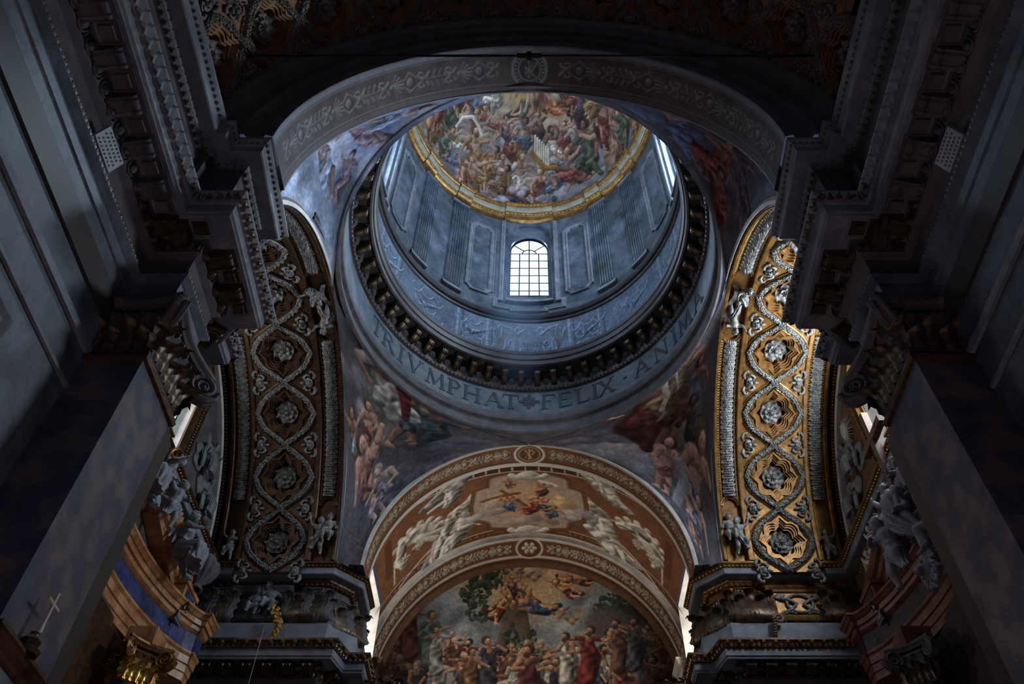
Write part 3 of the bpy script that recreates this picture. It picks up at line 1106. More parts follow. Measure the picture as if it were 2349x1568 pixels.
dome_figs = [(1000, 290, 75, 'seat', -1, OCH, 20), (1035, 262, 70, 'seat', 1, GRN, 15), (1090, 235, 75, 'seat', 1, BLU, 5), (1135, 230, 60, 'seat', -1, WHT, 0), (1120, 290, 60, 'seat', 1, RED, -10),
             (1085, 300, 62, 'seat', -1, RED, 10), (1060, 330, 62, 'fly', 1, WHT, 30), (1100, 360, 80, 'seat', 1, OCH, 0), (1040, 365, 66, 'fly', -1, BLU, -25), (1130, 385, 60, 'seat', -1, OCH, 10), (1020, 330, 55, 'seat', 1, GRN, 30),
             (1175, 340, 70, 'seat', 1, (150, 66, 44), 0), (1205, 320, 60, 'seat', -1, BLU, 0), (1165, 305, 50, 'seat', 1, VIO, 0), (1235, 300, 52, 'seat', -1, (90, 60, 50), 0), (1275, 345, 66, 'seat', 1, WHT, 0), (1295, 320, 50, 'seat', -1, RED, 0),
             (1325, 340, 76, 'seat', -1, VIO, 10), (1345, 360, 100, 'seat', -1, GRN, 0), (1400, 345, 96, 'stand', -1, (186, 140, 112), -10), (1385, 280, 84, 'stand', 1, RED, -10), (1425, 290, 78, 'stand', -1, GRN, -15), (1450, 260, 66, 'stand', -1, OCH, -20),
             (1330, 250, 70, 'seat', -1, VIO, 0), (1300, 225, 60, 'seat', 1, RED, 0), (1365, 235, 60, 'seat', -1, OCH, 0), (1060, 225, 55, 'seat', 1, RED, 10), (1010, 250, 60, 'stand', 1, RED, 25),
             (1160, 410, 70, 'seat', 1, WHT, 0), (1190, 415, 76, 'stand', 1, WHT, 0), (1145, 425, 62, 'seat', -1, OCH, 20), (1205, 440, 58, 'fly', 1, RED, 0), (1240, 440, 66, 'seat', -1, RED, 0), (1180, 458, 50, 'fly', -1, (46, 58, 78), 0), (1270, 440, 84, 'stand', 1, BLU, 25), (1290, 395, 70, 'seat', -1, BLU, 10), (1310, 405, 66, 'fly', 1, RED, 40),
             (1235, 228, 84, 'fly', -1, RED, 10), (1205, 240, 66, 'fly', 1, GRN, -15), (1265, 245, 66, 'fly', -1, (170, 90, 46), -20), (1065, 400, 62, 'fly', 1, RED, -40), (1090, 410, 60, 'seat', 1, OCH, -10)]
for i, (px, py, h, po, fl_, cl, ti) in enumerate(dome_figs):
    dome.fig(px, py, h * 1.38, ti, flip=fl_, pose=po, cloth=cl, wing=(150, 128, 116) if i % 5 == 2 else None, child=h < 63 and po == 'fly', beard=i % 4 == 3, hair=(56 + 30 * (i % 3), 40 + 20 * (i % 3), 32), skin=(172, 126, 100) if i % 3 else (140, 92, 72))
# the organ held among the figures, cornucopia, wreath
for k in range(7):
    cv.stroke(dome.pts([(1228 + k * 5, 312 + k * 5), (1228 + k * 5, 352 + k * 5)]), 3.2, (196, 184, 150), .7)
cv.stroke(dome.pts([(1218, 350), (1250, 385), (1275, 385)]), 9, (140, 96, 44), .5)
cv.stroke(dome.pts([(1380, 398), (1352, 372)]), [10, 14], (72, 92, 62), .5, folds=.3)
cv.stroke(dome.pts([(1048, 290), (1062, 270), (1085, 268), (1098, 290), (1106, 310)]), 5, (200, 190, 180), .5)
for k in range(16):
    px, py = R_.uniform(1000, 1440), R_.uniform(420, 490)
    if ((px - 1214) / 275) ** 2 + ((py - 300) / 192) ** 2 < 1.05:
        c, sc, rot = dome.frame(px, py)
        cv.cloud(c[0], c[1], 22 * sc, (150, 148, 158), 5, rot)
cv.a = cv.a * .66 + cv.a.mean(2, keepdims=True) * np.array((1.08, .96, .88)) * .22 + np.array((112, 88, 74)) * .12
cv.a *= (.88 + .32 * vnoise(900, 900, 14, cv.rng, 2))[..., None]
o = dome.build('ceiling_dome')
o['kind'] = 'structure'

# ---- lettering of the frieze (flat painted capitals), read from inside
STROKES = {
    'A': [((0, 0), (.36, 1), .07), ((.36, 1), (.74, 0), .15), ((.16, .36), (.56, .36), .07), ((-.1, 0), (.14, 0), .05), ((.58, 0), (.9, 0), .05)],
    'R': [((.1, 0), (.1, 1), .15), ((.1, 1), (.42, .97), .07), ((.42, .97), (.56, .78), .13), ((.56, .78), (.42, .54), .13), ((.42, .54), (.1, .5), .07), ((.36, .52), (.74, 0), .14), ((-.06, 0), (.26, 0), .05), ((-.06, 1), (.2, 1), .05), ((.66, 0), (.86, 0), .05)],
    'I': [((.12, 0), (.12, 1), .15), ((-.04, 0), (.28, 0), .05), ((-.04, 1), (.28, 1), .05)],
    'V': [((0, 1), (.36, 0), .15), ((.36, 0), (.7, 1), .07), ((-.12, 1), (.16, 1), .05), ((.58, 1), (.82, 1), .05)],
    'M': [((.06, 0), (.12, 1), .07), ((.12, 1), (.45, .1), .14), ((.45, .1), (.8, 1), .07), ((.8, 1), (.88, 0), .15), ((-.08, 0), (.2, 0), .05), ((.72, 0), (1.04, 0), .05)],
    'P': [((.1, 0), (.1, 1), .15), ((.1, 1), (.42, .97), .07), ((.42, .97), (.58, .75), .13), ((.58, .75), (.42, .5), .13), ((.42, .5), (.1, .46), .07), ((-.06, 0), (.26, 0), .05), ((-.06, 1), (.2, 1), .05)],
    'H': [((.1, 0), (.1, 1), .15), ((.72, 0), (.72, 1), .15), ((.1, .52), (.72, .52), .07), ((-.06, 0), (.26, 0), .05), ((-.06, 1), (.26, 1), .05), ((.56, 0), (.88, 0), .05), ((.56, 1), (.88, 1), .05)],
    'T': [((.38, 0), (.38, 1), .15), ((0, .97), (.76, .97), .07), ((0, .97), (-.01, .8), .06), ((.76, .97), (.77, .8), .06), ((.22, 0), (.54, 0), .05)],
    'F': [((.1, 0), (.1, 1), .15), ((.1, .97), (.62, .97), .07), ((.1, .54), (.46, .54), .07), ((.62, .97), (.63, .8), .06), ((-.06, 0), (.28, 0), .05)],
    'E': [((.1, 0), (.1, 1), .15), ((.1, .97), (.6, .97), .07), ((.1, .52), (.46, .52), .07), ((.1, .03), (.64, .03), .07), ((.6, .97), (.61, .82), .06), ((.64, .03), (.66, .2), .06)],
    'L': [((.1, 0), (.1, 1), .15), ((.1, .03), (.6, .03), .07), ((.6, .03), (.63, .22), .06), ((-.06, 1), (.28, 1), .05)],
    'X': [((.02, 1), (.72, 0), .15), ((.70, 1), (.02, 0), .07), ((-.1, 1), (.18, 1), .05), ((.58, 1), (.82, 1), .05), ((-.1, 0), (.14, 0), .05), ((.56, 0), (.86, 0), .05)],
    'N': [((.08, 0), (.08, 1), .07), ((.06, 1), (.74, 0), .15), ((.74, 0), (.74, 1), .07), ((-.08, 0), (.22, 0), .05), ((.6, 1), (.88, 1), .05)],
    'K': [((.1, 0), (.1, 1), .15), ((.12, .45), (.62, 1), .07), ((.3, .62), (.72, 0), .14), ((-.06, 0), (.26, 0), .05), ((-.06, 1), (.26, 1), .05)],
    'D': [((.1, 0), (.1, 1), .15), ((.1, .97), (.5, .9), .07), ((.5, .9), (.7, .5), .14), ((.7, .5), (.5, .1), .14), ((.5, .1), (.1, .03), .07)],
    'S': [((.6, .85), (.36, .97), .07), ((.36, .97), (.14, .8), .1), ((.14, .8), (.3, .56), .13), ((.3, .56), (.58, .36), .14), ((.58, .36), (.54, .1), .12), ((.54, .1), (.3, .03), .08), ((.3, .03), (.06, .16), .07)],
    'C': [((.66, .84), (.42, .97), .07), ((.42, .97), (.14, .78), .11), ((.14, .78), (.08, .45), .14), ((.08, .45), (.2, .14), .13), ((.2, .14), (.44, .03), .08), ((.44, .03), (.68, .16), .07)],
    '.': [((.1, .48), (.24, .48), .14)],
    'O': [((.4, .97), (.12, .76), .1), ((.12, .76), (.06, .45), .14), ((.06, .45), (.2, .12), .12), ((.2, .12), (.42, .03), .07), ((.42, .03), (.7, .24), .1), ((.7, .24), (.78, .55), .14), ((.78, .55), (.64, .88), .12), ((.64, .88), (.4, .97), .07)],
}


def letter_quads(ch):
    out = []
    for (a, b, w) in STROKES[ch]:
        a, b = np.array(a), np.array(b)
        d = b - a
        d = d / np.hypot(*d)
        n = np.array([-d[1], d[0]]) * w / 2
        a2, b2 = a - d * w * .2, b + d * w * .2
        out.append([a2 - n, b2 - n, b2 + n, a2 + n])
    return out


def frieze_letter(ch, azd, h=.72, z=21.18, parent=None, name='letter'):
    g = G()
    R = 5.635
    mid = {'I': .12, '.': .17, 'L': .32, 'F': .32, 'E': .34, 'P': .32, 'M': .46}.get(ch, .38)
    for q in letter_quads(ch):
        # seen from inside, the text runs clockwise: x grows with azimuth
        for d0 in (0,):
            V = [cpt(R - .012, RAD(azd) + (p[0] - mid) * h / R, z + p[1] * h) for p in q]
            Vb = [cpt(R + .01, RAD(azd) + (p[0] - mid) * h / R, z + p[1] * h) for p in q]
            g.raw(V + Vb, [(0, 1, 2, 3), (0, 4, 5, 1), (1, 5, 6, 2), (2, 6, 7, 3), (3, 7, 4, 0)])
    return g.build(name, M['ink'], parent)


def az_of(px, py, R=5.635):
    u, v = (px - CX) / FPX, (CY - py) / FPX
    d = np.array([u, math.cos(PITCH) - v * math.sin(PITCH), math.sin(PITCH) + v * math.cos(PITCH)])
    a, b, c = d[0] ** 2 + d[1] ** 2, -2 * d[1] * DC, DC ** 2 - R * R
    s = (-b + math.sqrt(max(b * b - 4 * a * c, 0))) / (2 * a)
    p = d * s
    return math.degrees(math.atan2(p[0], p[1] - DC)), p[2]


# letters
for ch, d in [('T', -63.5), ('R', -57), ('I', -50.8), ('V', -44.4), ('M', -35.6), ('P', -27.9), ('H', -21.4), ('A', -13), ('T', -6.7), ('F', 7.0), ('E', 13.2), ('L', 19.7), ('I', 24.4), ('X', 29), ('.', 36.4), ('A', 43.5), ('N', 52.4), ('I', 59.6), ('M', 65.8), ('A', 74.8)]:
    frieze_letter(ch, d, parent=dr_frieze)
# the painted flower between the two words
g = G()
for k in range(8):
    a = 2 * PI * k / 8
    L = .40 if k % 2 == 0 else .30
    pts = [(.05, 0), (.55 * L, .075), (.8 * L, .05), (L, 0), (.8 * L, -.05), (.55 * L, -.075)]
    g.raw([cpt(5.62, (x * math.cos(a) - y * math.sin(a)) / 5.62, 21.58 + x * math.sin(a) + y * math.cos(a)) for x, y in pts], [tuple(range(6))])
g.raw([cpt(5.618, .07 * math.cos(t) / 5.62, 21.58 + .07 * math.sin(t)) for t in np.linspace(0, 2 * PI, 12)[:-1]], [tuple(range(11))])
g.build('painted_flower', M['ink'], dr_frieze)

# attic of the drum: painted scrollwork panels
bpy.data.objects.remove(dr_attic)
cv = Canvas(220, 2000, (112, 124, 140), 21)
cv.a *= (.72 + .5 * vnoise(220, 2000, 70, cv.rng))[..., None]
AZ = np.linspace(RAD(-105), RAD(105), 1000)
P = np.stack([np.array([cpt(5.42, a, z) for a in AZ]) for z in np.linspace(25.9, 23.7, 80)], 1)
att = Painted(P, cv)
ppd = 2000 / 210


def axy(d, v): return ((d + 105) * ppd, v * 220)


for d in (-62, -30, -17, 17, 30, 62, -75, 75):
    cv.stroke([axy(d, 0), axy(d, 1)], 9, (126, 138, 152), .5)
    cv.stroke([axy(d + 1.6, .05), axy(d + 1.6, .95)], 3, (78, 88, 104), .2)
for s in (-1, 1):
    sc = (118, 131, 148)
    for a0, v0, r0, tw in ((12.5, .3, 4.2, 1), (7, .72, 3.2, -1), (10.5, .62, 3.4, 1), (2.5, .86, 2.2, -1), (4.5, .30, 2.6, -1)):
        cv.stroke([axy(s * (a0 + r0 * .5 * math.cos(t) * (1 - t / 9)), v0 + .20 * tw * math.sin(t) * (1 - t / 9) * r0 / 3) for t in np.linspace(0, 6.2, 18)], np.linspace(7, 3, 18), sc, .7)
    cv.stroke([axy(s * 2, .22), axy(s * 5, .36), axy(s * 8, .2), axy(s * 12, .14)], [6, 8, 8, 5], sc, .7)
    for k in range(6):
        t = RAD(20 + k * 26)
        cv.stroke([axy(s * 11.6, .78), axy(s * (12.4 + 2.0 * math.cos(t)), .62 - .2 * math.sin(t)), axy(s * (12.8 + 3.6 * math.cos(t)), .58 - .44 * math.sin(t))], [3, 2.6, 1.4], (104, 102, 100), .5)
    cv.stroke([axy(s * 12, .82), axy(s * 7, .93), axy(s * 2, .96)], [6, 7, 4], (96, 98, 106), .5)
    for a0 in (24, 46, 68):
        for (du, v0, r0) in ((-5.5, .25, 3), (5.5, .25, 3), (-6.5, .75, 3), (6.5, .72, 3), (0, .2, 3.6), (0, .8, 3.2), (-3, .5, 2.6), (3, .55, 2.6)):
            cv.stroke([axy(s * a0 + du + r0 * math.cos(t) * (1 - t / 8), v0 + .17 * math.sin(t) * (1 - t / 8)) for t in np.linspace(0, 6.0, 16)], np.linspace(5, 2.5, 16), (118, 132, 150), .7)
        cv.stroke([axy(s * a0 - 5, .4), axy(s * a0, .55), axy(s * a0 + 5, .42)], [8, 14, 8], (108, 120, 138), .6, folds=.3)


def write(cvx, f, txt, x, y, h, col, step=.95):
    for ch in txt:
        if ch != ' ':
            for q in letter_quads(ch):
                a, b = (q[0] + q[3]) / 2, (q[1] + q[2]) / 2
                w = np.hypot(*(q[3] - q[0])) * h
                cvx.line([f(x + a[0] * h, y - a[1] * h), f(x + b[0] * h, y - b[1] * h)], max(w, 1.2), col, .8)
        x += h * step if ch not in 'I' else h * .5


write(cv, lambda x, y: (x, y), 'CARITAS', axy(-5.2, 0)[0], 150, 22, (44, 54, 72), .92)
write(cv, lambda x, y: (x, y), 'IOANNES', axy(-2.9, 0)[0], 176, 12, (44, 54, 72))
cv.a *= (.85 + .3 * vnoise(220, 2000, 9, cv.rng, 2))[..., None]
o = att.build('wall_attic')
o['kind'] = 'structure'
G().grid(np.array([[cpt(5.42, a, 23.7), cpt(5.42, a, 25.9)] for a in np.linspace(RAD(105), RAD(255), 60)])).build('attic_back', M['drum'], o)

# ================================================================== PENDENTIVES
TC, TR, TX = (14.9, 14.1), 5.95, 5.86      # transept arch: centre (y, z), radius, plane
NY, FY = 8.2, 20.93                         # inner planes of the nave arch and of the choir arch
AR, AZC = 5.0, 15.0                         # their radius and springing


def pend(sx, far, n=190, m=220):
    t = np.linspace(0, 1, m)
    ph = t * PI / 2
    ph0 = math.asin((15.0 - TC[1]) / TR)
    pa = ph0 + (PI / 2 - ph0) * t
    sg = 1 if far else -1
    A = np.stack([np.full(m, sx * TX), TC[0] + sg * TR * np.cos(pa), TC[1] + TR * np.sin(pa)], 1)
    B = np.stack([sx * AR * np.cos(ph), np.full(m, FY if far else NY), AZC + AR * np.sin(ph)], 1)
    s = np.linspace(0, 1, n)
    a1, b1 = A[-1], B[-1]
    ang = s * PI / 2
    ry = abs((FY if far else NY) - DC)
    q0 = math.atan2(sg * (a1[1] - DC), abs(a1[0]))
    k_ = np.sin(PI * s) ** .6
    circ = np.stack([sx * (TX + ((5.60 if far else 5.50) - TX) * k_) * np.cos(ang), DC + sg * (ry + ((6.12 if far else 6.0) - ry) * k_) * np.sin(ang), np.full(n, 19.98)], 1)
    bul = circ - (a1[None] * (1 - s)[:, None] + b1[None] * s[:, None])
    w = t ** (1.35 if far else .9)
    P = A[None] * (1 - s)[:, None, None] + B[None] * s[:, None, None]
    P = P + bul[:, None, :] * w[None, :, None]
    if sx > 0:
        pass
    return P[:, ::-1]


cols = {'skin': (150, 104, 80)}


def pend_canvas(seed, base, tint):
    cv = Canvas(620, 520, base, seed)
    n = vnoise(620, 520, 110, cv.rng)
    cv.a[:] = np.array(base) * (.62 + .75 * n)[..., None]
    return cv


def do_pend(sx, far, seed, base, figs, clouds, extra=None, name='ceiling_pendentive'):
    P = pend(sx, far)
    cv = pend_canvas(seed, base, None)
    pt = Painted(P, cv)
    for (px, py, r, col) in clouds:
        c, sc, rot = pt.frame(px, py)
        cv.cloud(c[0], c[1], r * sc, col, 9, rot)
    for i, (px, py, h, po, fl, cl, ti, kw) in enumerate(figs):
        pt.fig(px, py, h, ti, flip=fl, pose=po, cloth=cl, **kw)
    if extra: extra(pt, cv)
    cv.a = cv.a * .74 + cv.a.mean(2, keepdims=True) * np.array((.98, .98, 1.04)) * .26
    cv.a *= (.80 + .34 * vnoise(620, 520, 10, cv.rng, 2))[..., None]
    o = pt.build(name)
    o['kind'] = 'structure'
    return o


PSK = (176, 122, 98)
CH = dict(child=True, skin=(186, 132, 108), hair=(90, 60, 44), wrap=.3)
do_pend(-1, True, 31, (92, 86, 92), [
    (835, 800, 70, 'seat', 1, (92, 60, 54), 0, dict(skin=(150, 96, 76))),
    (895, 930, 250, 'seat', 1, (190, 180, 164), 0, dict(skin=PSK, hair=(116, 52, 50), wrap=1.0)),
    (980, 985, 150, 'seat', -1, (66, 82, 84), 8, dict(skin=(150, 106, 82), hair=(140, 126, 112), beard=True, wrap=1.0)),
    (845, 995, 100, 'stand', 1, (104, 52, 50), 0, dict(CH)),
    (815, 1030, 90, 'seat', 1, (150, 166, 190), 0, dict(CH)),
    (840, 1120, 150, 'seat', 1, (160, 96, 80), 0, dict(CH)),
    (880, 1130, 120, 'seat', -1, (140, 130, 140), -10, dict(skin=(186, 150, 130), hair=(150, 140, 136)))],
    [(820, 890, 60, (140, 132, 140)), (900, 1080, 70, (96, 100, 116)), (960, 1080, 60, (86, 84, 96)), (1010, 1020, 40, (84, 84, 98)), (860, 1200, 50, (84, 74, 78))],
    lambda pt, cv: (cv.stroke(pt.pts([(905, 800), (897, 838)]), 11, (190, 184, 180), .6), cv.stroke(pt.pts([(880, 830), (925, 880), (930, 960)]), [16, 22, 12], (120, 46, 50), .5, folds=.3),
                    [cv.stroke(pt.pts([(800 + 10 * k, 1215 + 20 * k), (815 + 10 * k, 1225 + 18 * k), (808 + 9 * k, 1245 + 18 * k)]), 4, (112, 92, 78), .5) for k in range(5)]), 'ceiling_pendentive')
do_pend(1, True, 32, (92, 84, 88), [
    (1490, 960, 240, 'seat', -1, (134, 54, 52), 0, dict(skin=(176, 116, 84), hair=(170, 160, 150), beard=True, wrap=1.0)),
    (1545, 900, 150, 'seat', 1, (140, 106, 70), 0, dict(skin=(160, 112, 86), hair=(150, 130, 90), beard=True, wrap=1.0)),
    (1597, 905, 110, 'stand', -1, (84, 96, 120), 0, dict(skin=PSK)),
    (1375, 965, 90, 'fly', 1, (110, 60, 54), 20, dict(CH)),
    (1590, 990, 110, 'seat', -1, (78, 64, 58), 0, dict(skin=(94, 74, 62), hair=(70, 54, 44), wrap=1.0)),
    (1525, 1075, 130, 'stand', 1, (150, 80, 74), -10, dict(CH)),
    (1590, 1130, 175, 'stand', -1, (84, 98, 128), 0, dict(CH)),
    (1600, 1210, 90, 'seat', 1, (84, 100, 130), 0, dict(CH))],
    [(1440, 1040, 75, (150, 144, 140)), (1500, 1020, 60, (150, 132, 128)), (1545, 1090, 70, (128, 126, 134)), (1580, 1000, 50, (120, 112, 112)), (1400, 1000, 45, (100, 92, 100)), (1560, 1180, 55, (100, 96, 108))],
    lambda pt, cv: (cv.stroke(pt.pts([(1497, 840), (1497, 862)]), [14, 18], (170, 140, 90), .5), cv.stroke(pt.pts([(1520, 865), (1530, 910), (1518, 940)]), 10, (186, 170, 150), .5), cv.stroke(pt.pts([(1548, 830), (1556, 890)]), 4, (176, 172, 168), .4),
                    cv.stroke(pt.pts([(1555, 1060), (1572, 1105), (1552, 1150)]), [24, 28, 22], (150, 150, 152), .3)))
do_pend(-1, False, 33, (168, 176, 200), [
    (835, 310, 120, 'fly', 1, (150, 120, 140), -40, dict(skin=(176, 140, 140), hair=(140, 120, 124))),
    (900, 270, 100, 'fly', -1, (124, 146, 186), -30, dict(skin=(180, 146, 146))),
    (745, 380, 120, 'fly', 1, (120, 140, 176), -50, dict(skin=(170, 136, 136))),
    (790, 410, 90, 'seat', 1, (146, 118, 130), -30, dict(skin=(166, 136, 136)))],
    [(900, 262, 70, (120, 140, 186)), (690, 420, 70, (130, 146, 180)), (820, 370, 80, (96, 116, 160)), (950, 240, 40, (110, 134, 180)), (770, 490, 60, (110, 124, 148)), (720, 460, 60, (128, 140, 160))])
do_pend(1, False, 34, (92, 90, 108), [
    (1560, 300, 150, 'fly', -1, (86, 104, 150), 40, dict(skin=(150, 110, 100))),
    (1640, 370, 150, 'seat', -1, (128, 60, 62), 20, dict(skin=(160, 108, 92))),
    (1700, 420, 130, 'fly', -1, (92, 74, 96), 40, dict(skin=(150, 104, 92))),
    (1650, 460, 110, 'seat', 1, (130, 66, 52), 10, dict(skin=(140, 92, 76)))],
    [(1530, 270, 60, (88, 100, 140)), (1600, 330, 70, (92, 104, 140)), (1700, 370, 70, (96, 92, 116)), (1740, 440, 60, (92, 86, 104)), (1680, 490, 60, (92, 80, 88))])


def arc_grid(prof, c, a0, a1, n, axis='y', off=0.0):
    """profile [(radius, depth)] turned about a horizontal axis; axis 'y': arch across the nave (depth = y), axis 'x': arch along it (depth = x)"""
    an = np.linspace(a0, a1, n)
    pr = np.asarray(prof, float)
    P = np.zeros((n, len(pr), 3))
    s, k = np.sin(an)[:, None] * pr[None, :, 0], np.cos(an)[:, None] * pr[None, :, 0]
    if axis == 'y':
        P[..., 0], P[..., 1], P[..., 2] = s, pr[None, :, 1], c[1] + k
    else:
        P[..., 0], P[..., 1], P[..., 2] = pr[None, :, 1], c[0] + s, c[1] + k
    return P


H = PI / 2
# ---- nave arch: painted soffit (grisaille on brown), archivolt towards the nave
cv = Canvas(120, 1900, (86, 76, 74), 41)
cv.a *= (.8 + .4 * vnoise(120, 1900, 40, cv.rng))[..., None]
cv.a[:13] = (120, 122, 130)
cv.a[104:] = (96, 88, 88)
for y_ in (16, 98): cv.line([(0, y_), (1900, y_)], 3, (120, 114, 112))
cv.ornament([(40, 58), (880, 58)], 34, (116, 110, 106), 1, .72)
cv.ornament([(1860, 58), (1020, 58)], 34, (116, 110, 106), 2, .72)
for r_, c_ in ((56, (138, 134, 134)), (47, (74, 66, 66)), (36, (130, 126, 124)), (31, (70, 62, 60))):
    cv.blob(950, 58, r_, r_, 0, c_, 0, .08)
for k in range(26):
    a = 2 * PI * k / 26
    cv.blob(950 + 41 * math.cos(a), 58 + 41 * math.sin(a), 4, 2.6, a, (140, 136, 134), .4)
f_ = lambda x, y: (x, y)
write(cv, lambda x, y: (x, 116 - y), 'K', 944, 78, 42, (140, 136, 134))
cv.line([(962, 78), (938, 50), (938, 74), (962, 40)], 4, (140, 136, 134), .8)
P = arc_grid([(5.0, y) for y in np.linspace(7.1, 8.2, 46)], (0, 15.0), -H, H, 620)
so = Painted(P, cv).build('trim_5')
so['kind'] = 'structure'
G().grid(arc_grid([(5.0, 7.1), (5.0, 7.06), (5.16, 7.02), (5.2, 7.1), (5.5, 7.12), (5.56, 7.02), (5.66, 7.0), (5.7, 7.1), (6.05, 7.12), (6.1, 6.98), (6.25, 6.94), (6.32, 6.84), (6.5, 6.80), (6.55, 6.86)], (0, 15.0), -H, H, 120)).build('archivolt', M['stonedark'], so)
G().grid(arc_grid([(5.0, 8.2), (5.0, 8.24), (5.12, 8.25)], (0, 15.0), -H, H, 120)).build('inner_fillet', M['stone'], so)

# ---- nave vault with its coffers (built further down), closed behind the camera
G().grid(arc_grid([(6.52, -14.0), (6.52, 6.95)], (0, 15.0), -H, H, 96)).build('ceiling', M['vault'])['kind'] = 'structure'

# ---- choir arch soffit
cv = Canvas(110, 2000, (124, 84, 58), 42)
cv.a *= (.85 + .3 * vnoise(110, 2000, 50, cv.rng))[..., None]
cv.a[:9] = (222, 212, 198)
cv.a[98:] = (216, 206, 192)
cv.a[88:98] = (96, 62, 44)
cv.ornament([(30, 50), (925, 50)], 31, (176, 160, 136), 3, .70)
cv.ornament([(1970, 50), (1075, 50)], 31, (176, 160, 136), 4, .70)
for r_, c_ in ((56, (222, 212, 198)), (47, (110, 72, 50)), (40, (150, 110, 74)), (34, (104, 66, 44))):
    cv.blob(1000, 52, r_ * 1.3, r_, 0, c_, 0, .08)
for k in range(28):
    a = 2 * PI * k / 28
    cv.blob(1000 + 48 * math.cos(a), 52 + 37 * math.sin(a), 4, 3, a, (190, 160, 120), .4)
write(cv, lambda x, y: (x, y), 'P', 994, 76, 48, (206, 180, 140))
write(cv, lambda x, y: (x, y), 'X', 980, 72, 42, (206, 180, 140))
P = arc_grid([(5.0, y) for y in np.linspace(20.93, 21.95, 40)], (0, 15.0), -H, H, 620)
so2 = Painted(P, cv).build('trim_6')
so2['kind'] = 'structure'
G().grid(arc_grid([(5.0, 20.93), (4.98, 20.90), (5.08, 20.88), (5.12, 20.93)], (0, 15.0), -H, H, 120)).build('white_fillet', M['white'], so2)
G().grid(arc_grid([(5.0, 21.95), (5.0, 22.02), (5.2, 22.05), (5.8, 22.06)], (0, 15.0), -H, H, 100)).build('inner_return', M['cream'], so2)

# ---- choir vault: painted grisaille figures and a framed picture
CR, CZ = 5.65, 14.5
cv = Canvas(460, 1700, (128, 84, 54), 43)
cv.a *= (.85 + .3 * vnoise(460, 1700, 60, cv.rng))[..., None]
AN = np.linspace(-H * 1.06, H * 1.06, 460)
YS = np.linspace(22.0, 26.15, 130)
P = arc_grid([(CR, y) for y in YS], (0, CZ), AN[0], AN[-1], 460)
vis = np.ones(P.shape[:2], bool)
ch_ = Painted(P, cv)
WHI, BRN, DRK, STU = (214, 202, 186), (118, 76, 48), (78, 52, 38), (196, 184, 164)


def L(pts, w, col, al=1.0):
    q = ch_.pts(pts)
    cv.line(q, w, col, al)


def mir(p): return [(2 * 1212 - x, y) for x, y in p]


# framing bands that follow the two arches
for yy_, w_2, col in ((12, 12, WHI), (34, 22, DRK), (50, 6, WHI), (446, 10, WHI), (420, 30, (88, 58, 40)), (402, 6, WHI)):
    cv.line([(0, yy_), (1700, yy_)], w_2, col)
for k in range(40):
    cv.line([(20 + k * 43, 26), (20 + k * 43, 44)], 5, WHI)
cv.ornament([(60, 421), (800, 421)], 13, (150, 104, 64), 5)
cv.ornament([(1640, 421), (900, 421)], 13, (150, 104, 64), 6)
# ribs of the side lunettes
for s in (lambda p: p, mir):
    L(s([(905, 1290), (940, 1245), (990, 1205), (1065, 1178)]), 9, WHI)
    L(s([(905, 1290), (905, 1340)]), 9, WHI)
    L(s([(1065, 1178), (1010, 1240), (960, 1290), (915, 1350)]), 9, WHI)
    # shell cartouche between the ribs
    c = s([(955, 1240)])[0]
    cc, sc, rot = ch_.frame(*c)
    for k in range(9):
        a = -2.6 + k * .42
        cv.stroke([tuple(cc), (cc[0] + 48 * sc * math.cos(a), cc[1] + 40 * sc * math.sin(a))], [4 * sc, 8 * sc], np.array(STU) * (.9 + .05 * (k % 3)), .6)
    cv.stroke(ch_.pts(s([(1000, 1205), (960, 1215), (925, 1245), (915, 1290), (925, 1300)])), [10 * sc, 14 * sc, 12 * sc, 10 * sc, 6 * sc], STU, .6, folds=.3)
    cv.ornament(ch_.pts(s([(915, 1300), (940, 1265), (985, 1232)])), 17 * sc, STU, 8)
    # brown console at the foot
    L(s([(890, 1250), (893, 1320)]), 40, (104, 66, 40))
# two pairs of figures holding the central frame
GRS = dict(skin=(206, 194, 176), hair=(176, 164, 146), wrap=.9)
for fx, fy, hh, po, ti, sgn in ((1040, 1120, 118, 'fly', -20, 1), (1050, 1215, 150, 'fly', -32, 1)):
    for m_ in (0, 1):
        px = 2424 - fx if m_ else fx
        ch_.fig(px, fy, hh, -ti if m_ else ti, flip=-sgn if m_ else sgn, pose=po, cloth=(190, 180, 164), wing=(168, 156, 140) if hh < 120 else None, **GRS)
for m_ in (lambda p: p, mir):
    cv.stroke(ch_.pts(m_([(1085, 1135), (1065, 1165), (1085, 1195), (1105, 1200)])), [12, 20, 16, 10], STU, .6, folds=.3)
    cv.stroke(ch_.pts(m_([(1075, 1150), (1040, 1180), (1020, 1225), (990, 1290)])), [16, 24, 22, 8], (190, 178, 158), .6, folds=.35)
